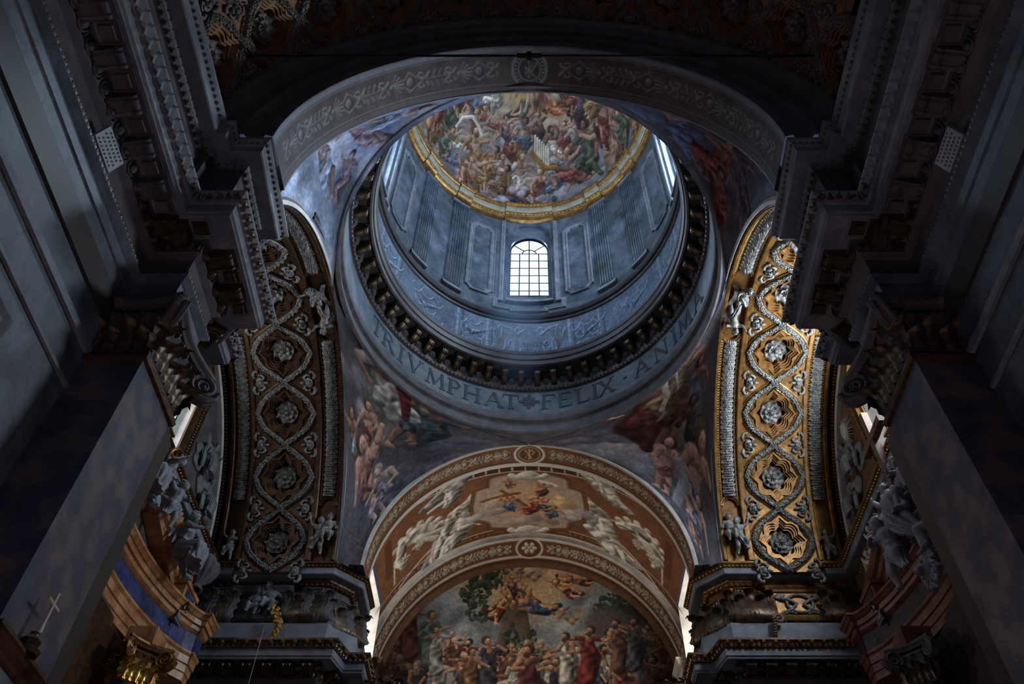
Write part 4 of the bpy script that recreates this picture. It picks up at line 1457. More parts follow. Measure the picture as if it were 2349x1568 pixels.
# frame of the central picture, then the picture itself
fr = [(1085, 1165), (1092, 1130), (1125, 1120), (1128, 1098), (1160, 1090), (1215, 1088), (1270, 1092), (1298, 1100), (1302, 1122), (1335, 1132), (1342, 1165), (1335, 1192), (1300, 1200), (1298, 1212), (1215, 1216), (1130, 1210), (1126, 1198), (1092, 1192), (1085, 1165)]
L(fr, 34, (92, 58, 36))
L(fr, 22, (136, 92, 52))
L(fr, 9, (80, 52, 36))
inn = np.array(ch_.pts(fr))
cen = inn.mean(0)
for k in range(14, 0, -1):
    q = cen + (inn - cen) * (k / 14) * .93
    cv.stroke([tuple(x) for x in q], 15, (208, 170, 130) if k < 9 else (186, 160, 136), 0, soft=.5)
for px, py, r, col in ((1110, 1175, 34, (170, 160, 156)), (1310, 1180, 36, (170, 164, 160)), (1215, 1195, 40, (176, 156, 140)), (1150, 1160, 34, (186, 160, 136)), (1270, 1150, 36, (206, 170, 126))):
    c, sc, rot = ch_.frame(px, py)
    cv.cloud(c[0], c[1], r * sc, col, 9, rot)
c_ = dict(child=True, hair=(110, 74, 48))
cv.stroke(ch_.pts([(1105, 1150), (1190, 1130)]), 8, (130, 88, 56), .5)
cv.stroke(ch_.pts([(1150, 1125), (1215, 1165)]), 7, (124, 84, 54), .5)
for px, py, hh, fl, cl, ti in ((1172, 1158, 52, 1, (86, 104, 136), 0), (1220, 1165, 56, -1, (136, 52, 50), 20), (1250, 1160, 52, 1, (80, 104, 110), -10), (1245, 1125, 44, -1, (84, 60, 60), 0), (1170, 1110, 36, 1, (120, 90, 80), 0), (1268, 1178, 44, -1, (80, 108, 106), 10)):
    ch_.fig(px, py, hh, ti, flip=fl, pose='seat', skin=(206, 142, 106), cloth=cl, wrap=.5, **c_)
cv.stroke(ch_.pts([(1240, 1104), (1258, 1108), (1275, 1114)]), 9, (226, 218, 200), .2)
q0, q1 = ch_.loc(1236, 1110), ch_.loc(1272, 1118)
for k, ch in enumerate('IN RI'):
    if ch != ' ':
        for q in letter_quads(ch):
            a, b = (q[0] + q[3]) / 2, (q[1] + q[2]) / 2
            o0 = q0 + (q1 - q0) * k / 4.6
            cv.line([(o0[0] + a[0] * 11, o0[1] - a[1] * 11), (o0[0] + b[0] * 11, o0[1] - b[1] * 11)], 1.6, (70, 52, 44))
for py in (1088, 1212):
    c, sc, rot = ch_.frame(1212, py)
    for s in (-1, 1):
        cv.stroke([(c[0] + s * (6 + 26 * sc * math.cos(t) * (1 - t / 9)), c[1] + 11 * sc * math.sin(t) * (1 - t / 9)) for t in np.linspace(0, 6, 14)], np.linspace(7, 4, 14) * sc, (216, 206, 190), .6)
    cv.blob(c[0], c[1], 18 * sc, 10 * sc, 0, (208, 198, 182), .5)
cv.a *= (.9 + .2 * vnoise(460, 1700, 8, cv.rng, 2))[..., None]
# openings of the two choir windows
ai = (np.abs(AN) > RAD(67)) & (np.abs(AN) < RAD(96))
yi = (YS > 23.2) & (YS < 25.5)
mask = ~(ai[:, None] & yi[None])
chv = ch_.build('ceiling_choir', mask)
chv['kind'] = 'structure'
for k, s in enumerate((-1, 1)):
    root = empty('window_%d' % (4 + k), (s * 5.6, 24.35, 0), kind='structure')
    g = G()
    zt, zb = 16.6, 11.0
    for y0, y1 in ((-1.2, -1.2), (1.2, 1.2)):
        g.grid(np.array([[(-s * .36, y0, zb), (-s * .36, y0, zt)], [s * .55, y0 * .8, zb] and [(s * .55, y0 * .8, zb), (s * .55, y0 * .8, zt - .3)]]))
    g.grid(np.array([[(-s * .36, -1.2, zt), (-s * .36, 1.2, zt)], [(s * .55, -.96, zt - .3), (s * .55, .96, zt - .3)]]))
    g.build('window_reveal', M['white'], root)
    g = G()
    for y in np.linspace(-.95, .95, 4): g.tube([(s * .55, y, zb), (s * .55, y, zt - .3)], .025, 5)
    for z in np.linspace(zb, zt - .3, 9): g.tube([(s * .55, -.95, z), (s * .55, .95, z)], .025, 5)
    g.build('glazing_bars', M['iron'], root)
    ys, zs_ = np.linspace(-.95, .95, 4), np.linspace(zb, zt - .3, 9)
    me = G().grid(np.array([[(0, -.3166, -.366), (0, .3166, -.366)], [(0, -.3166, .366), (0, .3166, .366)]])).mesh('pane', M['glass'])
    for i in range(3):
        for j in range(8):
            o = bpy.data.objects.new('pane', me)
            C.objects.link(o)
            o.parent = root
            o.location = (s * .55, (ys[i] + ys[i + 1]) / 2, (zs_[j] + zs_[j + 1]) / 2)

# ---- second choir arch (painted), and the wall fresco under it
cv = Canvas(120, 2000, (112, 74, 50), 44)
cv.a[:14] = (214, 204, 188)
cv.a[84:96] = (206, 194, 178)
cv.a[96:] = (92, 60, 40)
cv.ornament([(30, 50), (930, 50)], 30, (180, 166, 144), 9, .70)
cv.ornament([(1970, 50), (1070, 50)], 30, (180, 166, 144), 10, .70)
for r_, c_ in ((52, (220, 210, 194)), (44, (104, 66, 44))):
    cv.blob(1000, 50, r_ * 1.25, r_, 0, c_, 0, .08)
for k in range(6):
    a = 2 * PI * k / 6
    cv.blob(1000 + 24 * math.cos(a), 50 + 18 * math.sin(a), 13, 10, a, (200, 188, 166), .5)
cv.blob(1000, 50, 10, 9, 0, (186, 172, 150), .5)
P = arc_grid([(5.5, y) for y in np.linspace(26.1, 27.7, 36)], (0, CZ), -H, H, 560)
so3 = Painted(P, cv).build('trim_7')
so3['kind'] = 'structure'
G().grid(arc_grid([(5.7, 26.08), (5.5, 26.08), (5.47, 26.06), (5.47, 26.16), (5.5, 26.18)], (0, CZ), -H, H, 100)).build('white_fillet', M['white'], so3)
g = G().grid(arc_grid([(5.5, 27.60), (5.42, 27.62), (5.40, 27.7), (5.34, 27.72), (5.34, 27.85)], (0, CZ), -H, H, 100))
g.build('brown_moulding', M['brown'], so3)

cv = Canvas(620, 1240, (120, 128, 132), 45)      # 1240 px over x -5.6..5.6, 620 px over z 20.1..14.5
n = vnoise(620, 1240, 170, cv.rng)
n2 = vnoise(620, 1240, 60, cv.rng)
yy, xx = np.mgrid[0:620, 0:1240]
top = np.array((196, 162, 116)) * (.8 + .4 * n)[..., None]
sky = np.array((128, 138, 148)) * (.66 + .62 * n)[..., None]
w_ = sm(np.hypot((xx - 600) / 1.5, yy - 40), 120, 300)[..., None]
cv.a = top * (1 - w_) + sky * w_
wy = np.exp(-(((xx - 760) / 120) ** 2 + ((yy - 240) / 70) ** 2))[..., None]
cv.a = cv.a * (1 - .7 * wy) + np.array((206, 176, 104)) * .7 * wy
hz = sm(yy, 330, 420)[..., None] * .55
cv.a = cv.a * (1 - hz) + np.array((170, 164, 140)) * hz
xs, zs = np.linspace(-5.6, 5.6, 520), np.linspace(20.1, 14.3, 260)
P = np.zeros((520, 260, 3))
P[..., 0] = xs[:, None]
P[..., 1] = 27.8
P[..., 2] = zs[None]
lu = Painted(P, cv)
pp = lu.pts
for px, py, r, col in ((1130, 1310, 60, (196, 166, 128)), (1200, 1300, 60, (206, 172, 128)), (1290, 1310, 60, (190, 160, 124)), (1000, 1420, 60, (120, 128, 136)), (1060, 1470, 70, (140, 146, 146)), (1370, 1380, 70, (128, 138, 150)), (1330, 1450, 60, (150, 156, 152)), (980, 1480, 50, (150, 150, 140))):
    c, sc, rot = lu.frame(px, py)
    cv.cloud(c[0], c[1], r * sc, col, 9, rot)
sc = lu.frame(1212, 1420)[1]
tp = pp([(1145, 1490), (1160, 1450), (1175, 1400), (1165, 1340)])
cv.tree(tp, [16 * sc, 13 * sc, 22 * sc, 8 * sc], [tuple(pp([(1120, 1320)])[0]) + (44 * sc, 90), tuple(pp([(1090, 1360)])[0]) + (34 * sc, 70), tuple(pp([(1105, 1400)])[0]) + (34 * sc, 70), tuple(pp([(1195, 1460)])[0]) + (34 * sc, 60)])
cv.tree(pp([(1215, 1490), (1200, 1440), (1190, 1400)]), [12 * sc, 16 * sc, 20 * sc], [])
cv.tree(pp([(1420, 1480), (1410, 1420)]), [10 * sc, 6 * sc], [tuple(pp([(1420, 1390)])[0]) + (46 * sc, 90), tuple(pp([(1385, 1400)])[0]) + (26 * sc, 50), tuple(pp([(1450, 1420)])[0]) + (40 * sc, 70)], leaf=(58, 68, 52))
for k in range(6):
    c = pp([(1400 + k * 14, 1430 + k * 8)])[0]
    cv.blob(c[0], c[1], 60 * sc, 46 * sc, .3, (78, 72, 66), .4, .4)
for k, (px, py) in enumerate([(960, 1360), (930, 1400), (985, 1340)]):
    c = pp([(px, py)])[0]
    cv.tree([c, c], 1, [tuple(c) + (26 * sc, 30)], leaf=(82, 76, 62))
# crowd
R_ = random.Random(8)
CL = [(124, 44, 42), (66, 84, 74), (84, 96, 122), (150, 104, 52), (106, 66, 58), (176, 168, 152), (76, 62, 72)]
for row, (y0, hh) in enumerate(((1500, 84), (1520, 92), (1545, 104), (1572, 116))):
    for px in np.arange(905, 1530, 44 if row < 2 else 52):
        px = px + R_.uniform(-12, 12)
        lift = -60 * max(0, abs(px - 1212) / 310 - .42) if row < 3 else -20 * max(0, abs(px - 1212) / 310 - .5)
        if row == 0 and abs(px - 1212) < 150: continue
        lu.fig(px, y0 + lift + R_.uniform(-8, 8), hh * R_.uniform(.9, 1.1), R_.uniform(-8, 8), flip=R_.choice((-1, 1)), pose=R_.choice(('stand', 'seat', 'stand')), cloth=R_.choice(CL), skin=R_.choice(((176, 122, 86), (150, 100, 72), (190, 140, 104))), hair=R_.choice(((54, 40, 32), (90, 66, 46), (150, 140, 126))), beard=R_.random() < .4, wrap=1.0)
for px, py, h, cl in ((985, 1465, 120, (66, 86, 78)), (1000, 1490, 100, (150, 150, 140)), (1350, 1500, 120, (120, 44, 42)), (1300, 1510, 110, (176, 170, 150)), (1420, 1480, 110, (104, 66, 56)), (1455, 1475, 110, (96, 88, 96)), (940, 1440, 120, (112, 58, 48)), (1120, 1530, 130, (72, 64, 74)), (1080, 1545, 110, (140, 96, 60))):
    lu.fig(px, py, h, 0, flip=1 if px < 1212 else -1, pose='stand', cloth=cl, hair=(70, 54, 44), beard=px > 1290, wrap=1.0)
c, s_, _ = lu.frame(1208, 1500)
for k in range(20):
    a = 2 * PI * k / 20
    cv.line([tuple(c), (c[0] + 44 * s_ * math.cos(a), c[1] + 44 * s_ * math.sin(a))], 4, (214, 190, 140), .5)
lu.fig(1208, 1560, 150, 0, flip=-1, pose='stand', cloth=(120, 66, 66), hair=(84, 56, 40), beard=True, wrap=1.0)
# flying children
for px, py, h, po, fl, cl, ti in ((1195, 1365, 84, 'fly', -1, (90, 70, 70), 20), (1160, 1380, 84, 'fly', 1, (110, 46, 44), -20), (1225, 1395, 100, 'fly', -1, (74, 94, 132), -20), (1180, 1350, 60, 'seat', 1, (86, 64, 74), 0), (1310, 1330, 66, 'fly', 1, (104, 50, 56), 20), (1300, 1355, 66, 'fly', -1, (110, 60, 54), 10), (1335, 1335, 60, 'fly', -1, (100, 44, 50), -20), (1150, 1400, 70, 'fly', 1, (120, 50, 46), -30)):
    lu.fig(px, py, h, ti, flip=fl, pose=po, cloth=cl, skin=(212, 148, 104), child=True, hair=(120, 84, 54), wrap=.5)
for px, py in ((1290, 1400), (1312, 1425), (1282, 1412), (1185, 1310), (1210, 1318), (1225, 1326)):
    c, s_, _ = lu.frame(px, py)
    for q in (-1, 1):
        cv.stroke([tuple(c), (c[0] + q * 14 * s_, c[1] - 8 * s_)], [5 * s_, 3 * s_], (120, 104, 90), .5)
    cv.blob(c[0], c[1], 8 * s_, 8 * s_, 0, (190, 134, 96), .5)
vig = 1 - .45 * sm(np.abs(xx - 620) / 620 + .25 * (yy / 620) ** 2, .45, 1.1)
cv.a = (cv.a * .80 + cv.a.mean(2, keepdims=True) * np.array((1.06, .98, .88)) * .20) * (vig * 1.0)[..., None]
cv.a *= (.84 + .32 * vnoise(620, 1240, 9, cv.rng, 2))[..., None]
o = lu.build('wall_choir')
o['kind'] = 'structure'
# lower walls of the choir
g = G()
for s in (-1, 1):
    for y0, y1, z1 in ((21.95, 23.15, 14.9), (25.55, 27.8, 14.9), (23.15, 25.55, 11.0)):
        g.grid(np.array([[(s * 5.62, y0, -1.6), (s * 5.62, y0, z1)], [(s * 5.62, y1, -1.6), (s * 5.62, y1, z1)]]))
g.grid(np.array([[(-5.62, 27.82, -1.6), (-5.62, 27.82, 14.5)], [(5.62, 27.82, -1.6), (5.62, 27.82, 14.5)]]))
o = g.build('wall_choir_base', M['brown'])
o['kind'] = 'structure'
# ================================================================== TRANSEPT VAULTS: coffers, garlands, gilded bands
def star(n=96):
    """the star-quatrefoil outline of a coffer, unit size, as (a, b)"""
    pts = []
    for k in range(n):
        p = 2 * PI * k / n
        q = abs((p + PI / 4) % (PI / 2) - PI / 4)          # angle from the nearest tip
        if q < RAD(20):
            r = 1.0 - .24 * (q / RAD(20)) ** .8
        else:
            t = (q - RAD(20)) / RAD(25)
            r = .76 + .15 * math.sin(t * PI / 2)
        pts.append((r * math.cos(p), r * math.sin(p)))
    return np.array(pts)


PITCHC = RAD(19.4)
HA, HB = TR * PITCHC / 2, .95           # half pitch along the arch, half width
ST = star()


def on_arc(a, b, d, R=None):
    """a along the arch, b across it, d towards the room"""
    R = R or TR
    th = a / R
    return (b, (R - d) * np.sin(th), (R - d) * np.cos(th))


def arc_pts(ab, d):
    ab = np.asarray(ab)
    x, y, z = on_arc(ab[:, 0], ab[:, 1], d)
    return np.stack([x, y, z], 1)


def coffer_field():
    """gilded ground with the stepped star frame and its dark sunk bed"""
    rings = []
    # outline of the cell, sampled along the same directions
    rec = []
    for a, b in ST:
        s = min(HA / abs(a) if abs(a) > 1e-6 else 9, HB / abs(b) if abs(b) > 1e-6 else 9)
        rec.append((a * s, b * s))
    rings.append(arc_pts(rec, 0))
    for r, d in ((.82, 0), (.81, .06), (.74, .06), (.73, -.01), (.665, -.01), (.655, -.06), (.59, -.06), (.58, -.13), (.52, -.13), (.51, -.33)):
        rings.append(arc_pts(ST * r * np.array((.98, .92)), d))
    P = np.array(rings).transpose(1, 0, 2)
    g = G().grid(P, cu=True)
    c = arc_pts([(0, 0)], -.33)
    V = np.concatenate([P[:, -1], c])
    g.raw(V, [(i, (i + 1) % len(ST), len(ST)) for i in range(len(ST))])
    return g


def loop_pts(s=1.0, n=9):
    q = [(1.0, 0.0), (.88, .15), (.75, .34), (.61, .54), (.46, .71), (.30, .83), (.14, .89), (0, .97)]
    out = []
    q = np.array(q) * np.array((HA, HB)) * s
    full = list(q) + [(-a, b) for a, b in q[-2::-1]] + [(-a, -b) for a, b in q[1:]] + [(a, -b) for a, b in q[-2:0:-1]]
    P = np.array(full)
    # smooth sampling
    res = []
    for i in range(len(P)):
        a, b = P[i], P[(i + 1) % len(P)]
        for t in (0, .5): res.append(a + (b - a) * t)
    return np.array(res)


def garland_loop():
    g = G()
    r_ = random.Random(3)
    L_ = loop_pts(.985)
    C3 = arc_pts(L_, .03)
    g.tube(list(map(tuple, C3)) + [tuple(C3[0])], .075, 6, False)
    n = len(L_)
    for i in range(n):
        for q in range(8):
            t = (q + r_.random()) / 8
            p = L_[i] * (1 - t) + L_[(i + 1) % n] * t
            d = L_[(i + 1) % n] - L_[i]
            d = d / max(np.hypot(*d), 1e-6)
            m = np.array([-d[1], d[0]]) * r_.uniform(-.075, .075)
            x, y, z = on_arc(p[0] + m[0], p[1] + m[1], .085 + .035 * r_.random())
            g.ell((x, y, z), (r_.uniform(.018, .034), r_.uniform(.018, .034), .026), 5, 4)
    return g


def gold_outline():
    g = G()
    for s in (.85, 1.12):
        L_ = loop_pts(s)
        k = (np.abs(L_[:, 0]) < HA * .999) & (np.abs(L_[:, 1]) < HB * 1.0) if s > 1 else np.ones(len(L_), bool)
        P = arc_pts(L_, .015)
        run = []
        for i in range(len(P) + 1):
            j = i % len(P)
            if k[j]: run.append(tuple(P[j]))
            if not k[j] or i == len(P):
                if len(run) > 2: g.tube(run, .035, 5)
                run = []
    return g


def cartouche_g():
    """shield of scrolls that fills the corner between two coffers"""
    g = G().ell((0, 0, .03), (.13, .20, .06), 10, 6)
    g.ell((.03, 0, .09), (.07, .09, .05), 8, 5)
    for s in (-1, 1):
        g.tube([(-.16, s * .14, .02), (-.20, s * .28, .04), (-.14, s * .40, .05), (-.06, s * .42, .05), (-.05, s * .34, .05)], [.05, .055, .05, .045, .03], 6)
        g.tube([(.10, s * .10, .03), (.16, s * .20, .04), (.06, s * .28, .04), (-.04, s * .26, .05)], [.05, .045, .04, .03], 6)
        for q in range(3):
            g.ell((-.02 + .06 * q, s * (.06 + .02 * q), .10), .035, 6, 4)
    g.tube([(.12, 0, .05), (.22, 0, .05), (.28, 0, .03)], [.06, .045, .02], 6)
    return g


def m_on_arc(sx, X, th, R=None, c=None):
    """frame on a transept soffit: x across (away from the crossing), y along the arch (towards the choir), z into the room"""
    R = R or TR
    c = c or TC
    o = Vector((sx * X, c[0] + R * math.sin(th), c[1] + R * math.cos(th)))
    ex, ey, ez = Vector((sx, 0, 0)), Vector((0, math.cos(th), -math.sin(th))), Vector((0, -math.sin(th), -math.cos(th)))
    m = Matrix.Identity(4)
    for i in range(3):
        m[i][0], m[i][1], m[i][2], m[i][3] = ex[i], ey[i], ez[i], o[i]
    return m


me_cof = coffer_field().mesh('coffer', M['gold'])
me_gar = garland_loop().mesh('garland', M['silver'])
me_out = gold_outline().mesh('gilded_rib', M['gold'])
me_ros = G().add(flower_g(.42, 8, 2, .5, .17)).mesh('rosette', M['silver'], True)
me_car = cartouche_g().mesh('cartouche', M['silver'], True)
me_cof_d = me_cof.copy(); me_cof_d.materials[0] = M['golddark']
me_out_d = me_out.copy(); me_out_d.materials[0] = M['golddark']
XC = 7.75
CTH = [RAD(74.5 - 19.4 * k) for k in range(9)]


def leaf_bands(sx, X0, X1, t0, t1, parent, name):
    """overlapping laurel leaves lying on a sunk band of the soffit"""
    g = G()
    n = max(2, int((t1 - t0) * TR / .078))
    w = X1 - X0
    lf = leaf_grid(.15, .095, .6, 2, 5, 3, .3, .40)
    r_ = random.Random(int(X0 * 100))
    for k in range(n):
        th = t0 + (t1 - t0) * (k + .5) / n
        for j in range(6):
            x = X0 + w * (j + .5 + (.25 if k % 2 else -.25)) / 6
            m = np.array(m_on_arc(sx, x, th) @ RZ((j - 2.5) * .22 + (r_.random() - .5) * .7) @ RX(PI / 2) @ SCL(1, 1, -1) @ T(0, -.02 + .05 * (1 - abs(j - 2.5) / 2.5), -.07))
            V = lf.reshape(-1, 3) @ m[:3, :3].T + m[:3, 3]
            g.grid(V.reshape(lf.shape))
    return g


for sx, side in ((1, 'right'), (-1, 'left')):
    MG, MC = ('gold', me_cof) if sx > 0 else ('golddark', me_cof_d)  # left vault takes the darker gilding, its shade put into the colour
    # shell of the vault, and the gilded bands that stand proud of it
    a0 = RAD(80.6)
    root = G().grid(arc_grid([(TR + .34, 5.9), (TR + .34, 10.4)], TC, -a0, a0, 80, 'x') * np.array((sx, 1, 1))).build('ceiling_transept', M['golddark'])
    root['kind'] = 'structure'
    bands = [(5.86, 5.99), (6.60, 6.80), (8.70, 8.86), (9.36, 9.5)]
    for x0, x1 in bands:
        pr = [(TR + .35, x0), (TR - .02, x0), (TR - .05, x0 + .03), (TR - .05, x1 - .03), (TR - .02, x1), (TR + .35, x1)]
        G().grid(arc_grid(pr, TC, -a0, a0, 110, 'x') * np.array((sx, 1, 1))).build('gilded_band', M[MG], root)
    # white edge towards the crossing
    G().grid(arc_grid([(TR + .02, 5.84), (TR + .0, 5.80), (TR + .10, 5.78), (TR + .13, 5.86)], TC, -a0, a0, 110, 'x') * np.array((sx, 1, 1))).build('white_edge', M['white'], root)
    if sx < 0:
        for R_r, x_ in ((TR + .30, 5.80), (TR + .42, 5.78)):
            G().grid(arc_grid([(R_r - .05, x_ + .06), (R_r - .04, x_ - .04), (R_r + .04, x_ - .04), (R_r + .05, x_ + .06)], TC, RAD(-34), RAD(60), 70, 'x') * np.array((sx, 1, 1))).build('moulding', M['stonedark'], root)
    # sunk band grounds
    for x0, x1 in ((5.99, 6.60), (8.86, 9.36)):
        G().grid(arc_grid([(TR + .12, x0), (TR + .12, x1)], TC, -a0, a0, 90, 'x') * np.array((sx, 1, 1))).build('band_ground', M[MG], root)
    for t0, t1 in ((RAD(11.5), RAD(62)), (RAD(-62), RAD(-11.5))):
        # inner frame and beads of each garland panel
        for x0, x1 in ((6.03, 6.07), (6.52, 6.56)):
            G().grid(arc_grid([(TR + .12, x0), (TR + .03, x0), (TR + .03, x1), (TR + .12, x1)], TC, t0, t1, 60, 'x') * np.array((sx, 1, 1))).build('panel_rib', M[MG], root)
        o = leaf_bands(sx, 6.13, 6.46, t0 + .02, t1 - .02, root, 'garland').build('laurel_garland', M['silver'], root)
        o['kind'] = 'stuff'
        o = leaf_bands(sx, 8.96, 9.26, t0, t1, root, 'garland').build('laurel_garland', M['silver'], root)
        o['kind'] = 'stuff'
        g = G()
        n = int((t1 - t0) * TR / .085)
        for x in (6.01, 6.58, 8.90, 9.33):
            for k in range(n):
                g.ell((0, 0, .02), .03, 5, 4, m_on_arc(sx, x, t0 + (t1 - t0) * (k + .5) / n, TR + .06))
        o = g.build('bead_row', M['goldbright' if sx > 0 else 'gold'], root)
        o['kind'] = 'stuff'
    # round-headed ends of the panels with their mouldings
    for tc in (RAD(10.5), RAD(-10.5), RAD(63.5), RAD(-63.5)):
        sgn = 1 if tc > 0 else -1
        inward = -sgn if abs(tc) < RAD(30) else sgn
        g = G()
        for rr, hgt in ((.30, .06), (.24, .03)):
            pts = []
            for t in np.linspace(-PI / 2, PI / 2, 15):
                x = 6.295 + rr * math.sin(t)
                th = tc - inward * (rr * math.cos(t) - .02) / TR
                pts.append(tuple(m_on_arc(sx, x, th, TR + .10) @ Vector((0, 0, hgt))))
            g.tube(pts, .04, 6)
        g.build('arched_moulding', M[MG], root)
    # coffers
    for k, th in enumerate(CTH):
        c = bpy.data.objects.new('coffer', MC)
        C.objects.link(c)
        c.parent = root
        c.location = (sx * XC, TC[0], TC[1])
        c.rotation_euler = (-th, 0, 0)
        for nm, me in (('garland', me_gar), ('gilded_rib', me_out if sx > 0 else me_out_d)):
            o = bpy.data.objects.new(nm, me)
            C.objects.link(o)
            o.parent = c
        o = bpy.data.objects.new('rosette', me_ros)
        C.objects.link(o)
        o.parent = c
        o.matrix_local = T(0, 0, TR + .22) @ RX(PI) @ RZ(.2 * k)
        for sb in (-1, 1):
            o = bpy.data.objects.new('cartouche', me_car)
            C.objects.link(o)
            o.parent = c
            ang = -PITCHC / 2
            # at the far edge of the cell, where two loops meet
            o.matrix_local = RX(ang) @ T(sb * HB * .82, 0, TR - .02) @ RX(PI) @ RZ(0 if sb < 0 else PI) @ SCL(1.0, .9, 1)

# ---- end walls of the transept: lunette with the window, wall below
ZS = 15.15       # springing of the lunette above the upper cornice
for sx, idx in ((1, 6), (-1, 7)):
    XW = 9.75
    wo = (1.75, 15.75, 18.2, 18.9)          # half width, sill, spring, top of the window
    g = G()
    # wall with an opening, in columns along y
    ys = np.unique(np.concatenate([np.linspace(8.2, TC[0] - wo[0], 12), np.linspace(TC[0] - wo[0], TC[0] + wo[0], 31), np.linspace(TC[0] + wo[0], 21.8, 12)]))
    for y0, y1 in zip(ys[:-1], ys[1:]):
        inside = TC[0] - wo[0] - 1e-6 <= y0 and y1 <= TC[0] + wo[0] + 1e-6
        if not inside:
            g.raw([(sx * XW, y0, -1.6), (sx * XW, y1, -1.6), (sx * XW, y1, 20.6), (sx * XW, y0, 20.6)], [(0, 1, 2, 3)])
        else:
            z0, z1 = [wo[2] + (wo[3] - wo[2]) * math.sqrt(max(0, 1 - ((y - TC[0]) / wo[0]) ** 2)) for y in (y0, y1)]
            g.raw([(sx * XW, y0, -1.6), (sx * XW, y1, -1.6), (sx * XW, y1, wo[1]), (sx * XW, y0, wo[1])], [(0, 1, 2, 3)])
            g.raw([(sx * XW, y0, z0), (sx * XW, y1, z1), (sx * XW, y1, 20.6), (sx * XW, y0, 20.6)], [(0, 1, 2, 3)])
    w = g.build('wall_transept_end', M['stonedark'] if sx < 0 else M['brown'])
    w['kind'] = 'structure'
    # the window: stepped surround, deep splayed reveal, iron bars, panes
    root = empty('window_%d' % idx, (sx * XW, TC[0], 0), kind='structure')
    cur = [(-wo[0], wo[1])] + [(wo[0] * math.cos(t), wo[2] + (wo[3] - wo[2]) * math.sin(t)) for t in np.linspace(PI, 0, 25)] + [(wo[0], wo[1])]
    cur = np.array(cur)
    prof = [(.62, .0), (.62, .10), (.50, .12), (.46, .06), (.34, .06), (.30, .14), (.18, .16), (.12, .08), (.0, .06), (.0, 0)]
    rows = []
    for o_, d in prof:
        s_ = 1 + o_ / wo[0]
        q = cur.copy()
        q[:, 0] *= s_
        q[1:-1, 1] = wo[2] + (q[1:-1, 1] - wo[2]) * (1 + o_ / (wo[3] - wo[2]))
        q[[0, -1], 1] -= o_ * .3
        rows.append(np.stack([np.full(len(q), -sx * d), q[:, 0], q[:, 1]], 1))
    G().grid(np.array(rows).transpose(1, 0, 2)).build('window_surround', M['gold' if sx > 0 else 'golddark'], root)
    P = np.stack([np.stack([np.zeros(len(cur)), cur[:, 0], cur[:, 1]], 1), np.stack([np.full(len(cur), sx * .42), cur[:, 0] * .96, cur[:, 1] + .0], 1)], 1)
    G().grid(P, cu=True).build('window_reveal', M['white'], root)
    g = G()
    for y in np.linspace(-1.7, 1.7, 7): g.tube([(sx * .36, y, wo[1]), (sx * .36, y, 18.9)], .03, 5)
    for z in np.linspace(wo[1], 18.9, 7): g.tube([(sx * .36, -1.7, z), (sx * .36, 1.7, z)], .03, 5)
    g.build('glazing_bars', M['iron'], root)
    yv, zv = np.linspace(-1.7, 1.7, 7), np.linspace(wo[1], 18.9, 7)
    dy, dz = (yv[1] - yv[0]) / 2, (zv[1] - zv[0]) / 2
    me = G().grid(np.array([[(0, -dy, -dz), (0, dy, -dz)], [(0, -dy, dz), (0, dy, dz)]])).mesh('pane', M['glass'])
    for i in range(6):
        for j in range(6):
            o = bpy.data.objects.new('pane', me)
            C.objects.link(o)
            o.parent = root
            o.location = (sx * .36, (yv[i] + yv[i + 1]) / 2, (zv[j] + zv[j + 1]) / 2)
    # ornament strips beside the window
    g = G()
    for s in (-1, 1):
        for k in range(26):
            z = 15.6 + k * .11
            g.ell((-sx * .10, s * (wo[0] + .40), z), (.05, .06, .05), 6, 4)
    o = g.build('bead_row', M['golddark'], root)
    o['kind'] = 'stuff'
    # gilded arch mouldings of the lunette
    o = G().grid(arc_grid([(5.62, 9.75), (5.62, 9.62), (5.54, 9.58), (5.46, 9.62), (5.46, 9.75)], TC, -a0, a0, 90, 'x') * np.array((sx, 1, 1))).build('lunette_moulding', M['white'], w)
    g = G()
    for k in range(150):
        g.ell((0, 0, 0), (.07, .05, .06), 5, 4, m_on_arc(sx, 9.62, RAD(-80 + k * 160 / 149), 5.78))
    o = g.build('leaf_row', M['gold' if sx > 0 else 'golddark'], w)
    o['kind'] = 'stuff'
# ================================================================== CORNICES, ATTICS, PIERS
UP = [(0.62, 15.02), (0, 15.04), (0, 14.99), (.03, 14.96), (.10, 14.90), (.12, 14.87), (.12, 14.70), (.15, 14.68), (.40, 14.66), (.42, 14.60), (.50, 14.50), (.55, 14.48), (.55, 12.4)]
MAIN = [(1.2, 12.42), (0, 12.42), (0, 12.38), (.03, 12.34), (.12, 12.22), (.16, 12.2), (.16, 12.0), (.20, 11.97), (.20, 11.93), (.66, 11.93), (.66, 11.86)]
BED = [(.66, 11.9), (.70, 11.84), (.70, 11.6), (.76, 11.54), (.80, 11.5), (.80, 11.04)]
ARCH = [(.80, 11.06), (.70, 11.02), (.70, 10.96), (.78, 10.86), (.80, 10.84), (.80, 10.62), (.83, 10.6), (.83, 10.32), (.86, 10.3), (1.6, 10.3)]
N_UP = [(5.83, -13.6), (5.83, 6.74), (5.66, 6.74), (5.66, 7.1), (5.05, 7.1), (5.12, 9.35), (5.5, 9.35), (5.86, 9.72), (9.3, 9.72)]
F_UP = [(9.3, 9.72), (9.3, 14.0), (9.2, 14.0), (9.2, 15.4), (9.3, 15.4), (9.3, 20.76), (8.75, 20.76), (8.75, 20.88), (7.35, 20.88), (7.35, 20.76), (5.78, 20.76), (4.92, 21.6), (4.92, 23.1)]
N_MA = [(5.55, -13.6), (5.55, 6.82), (4.77, 6.82), (4.80, 9.62), (5.36, 9.62), (5.62, 9.88), (5.62, 10.5), (8.9, 10.5)]
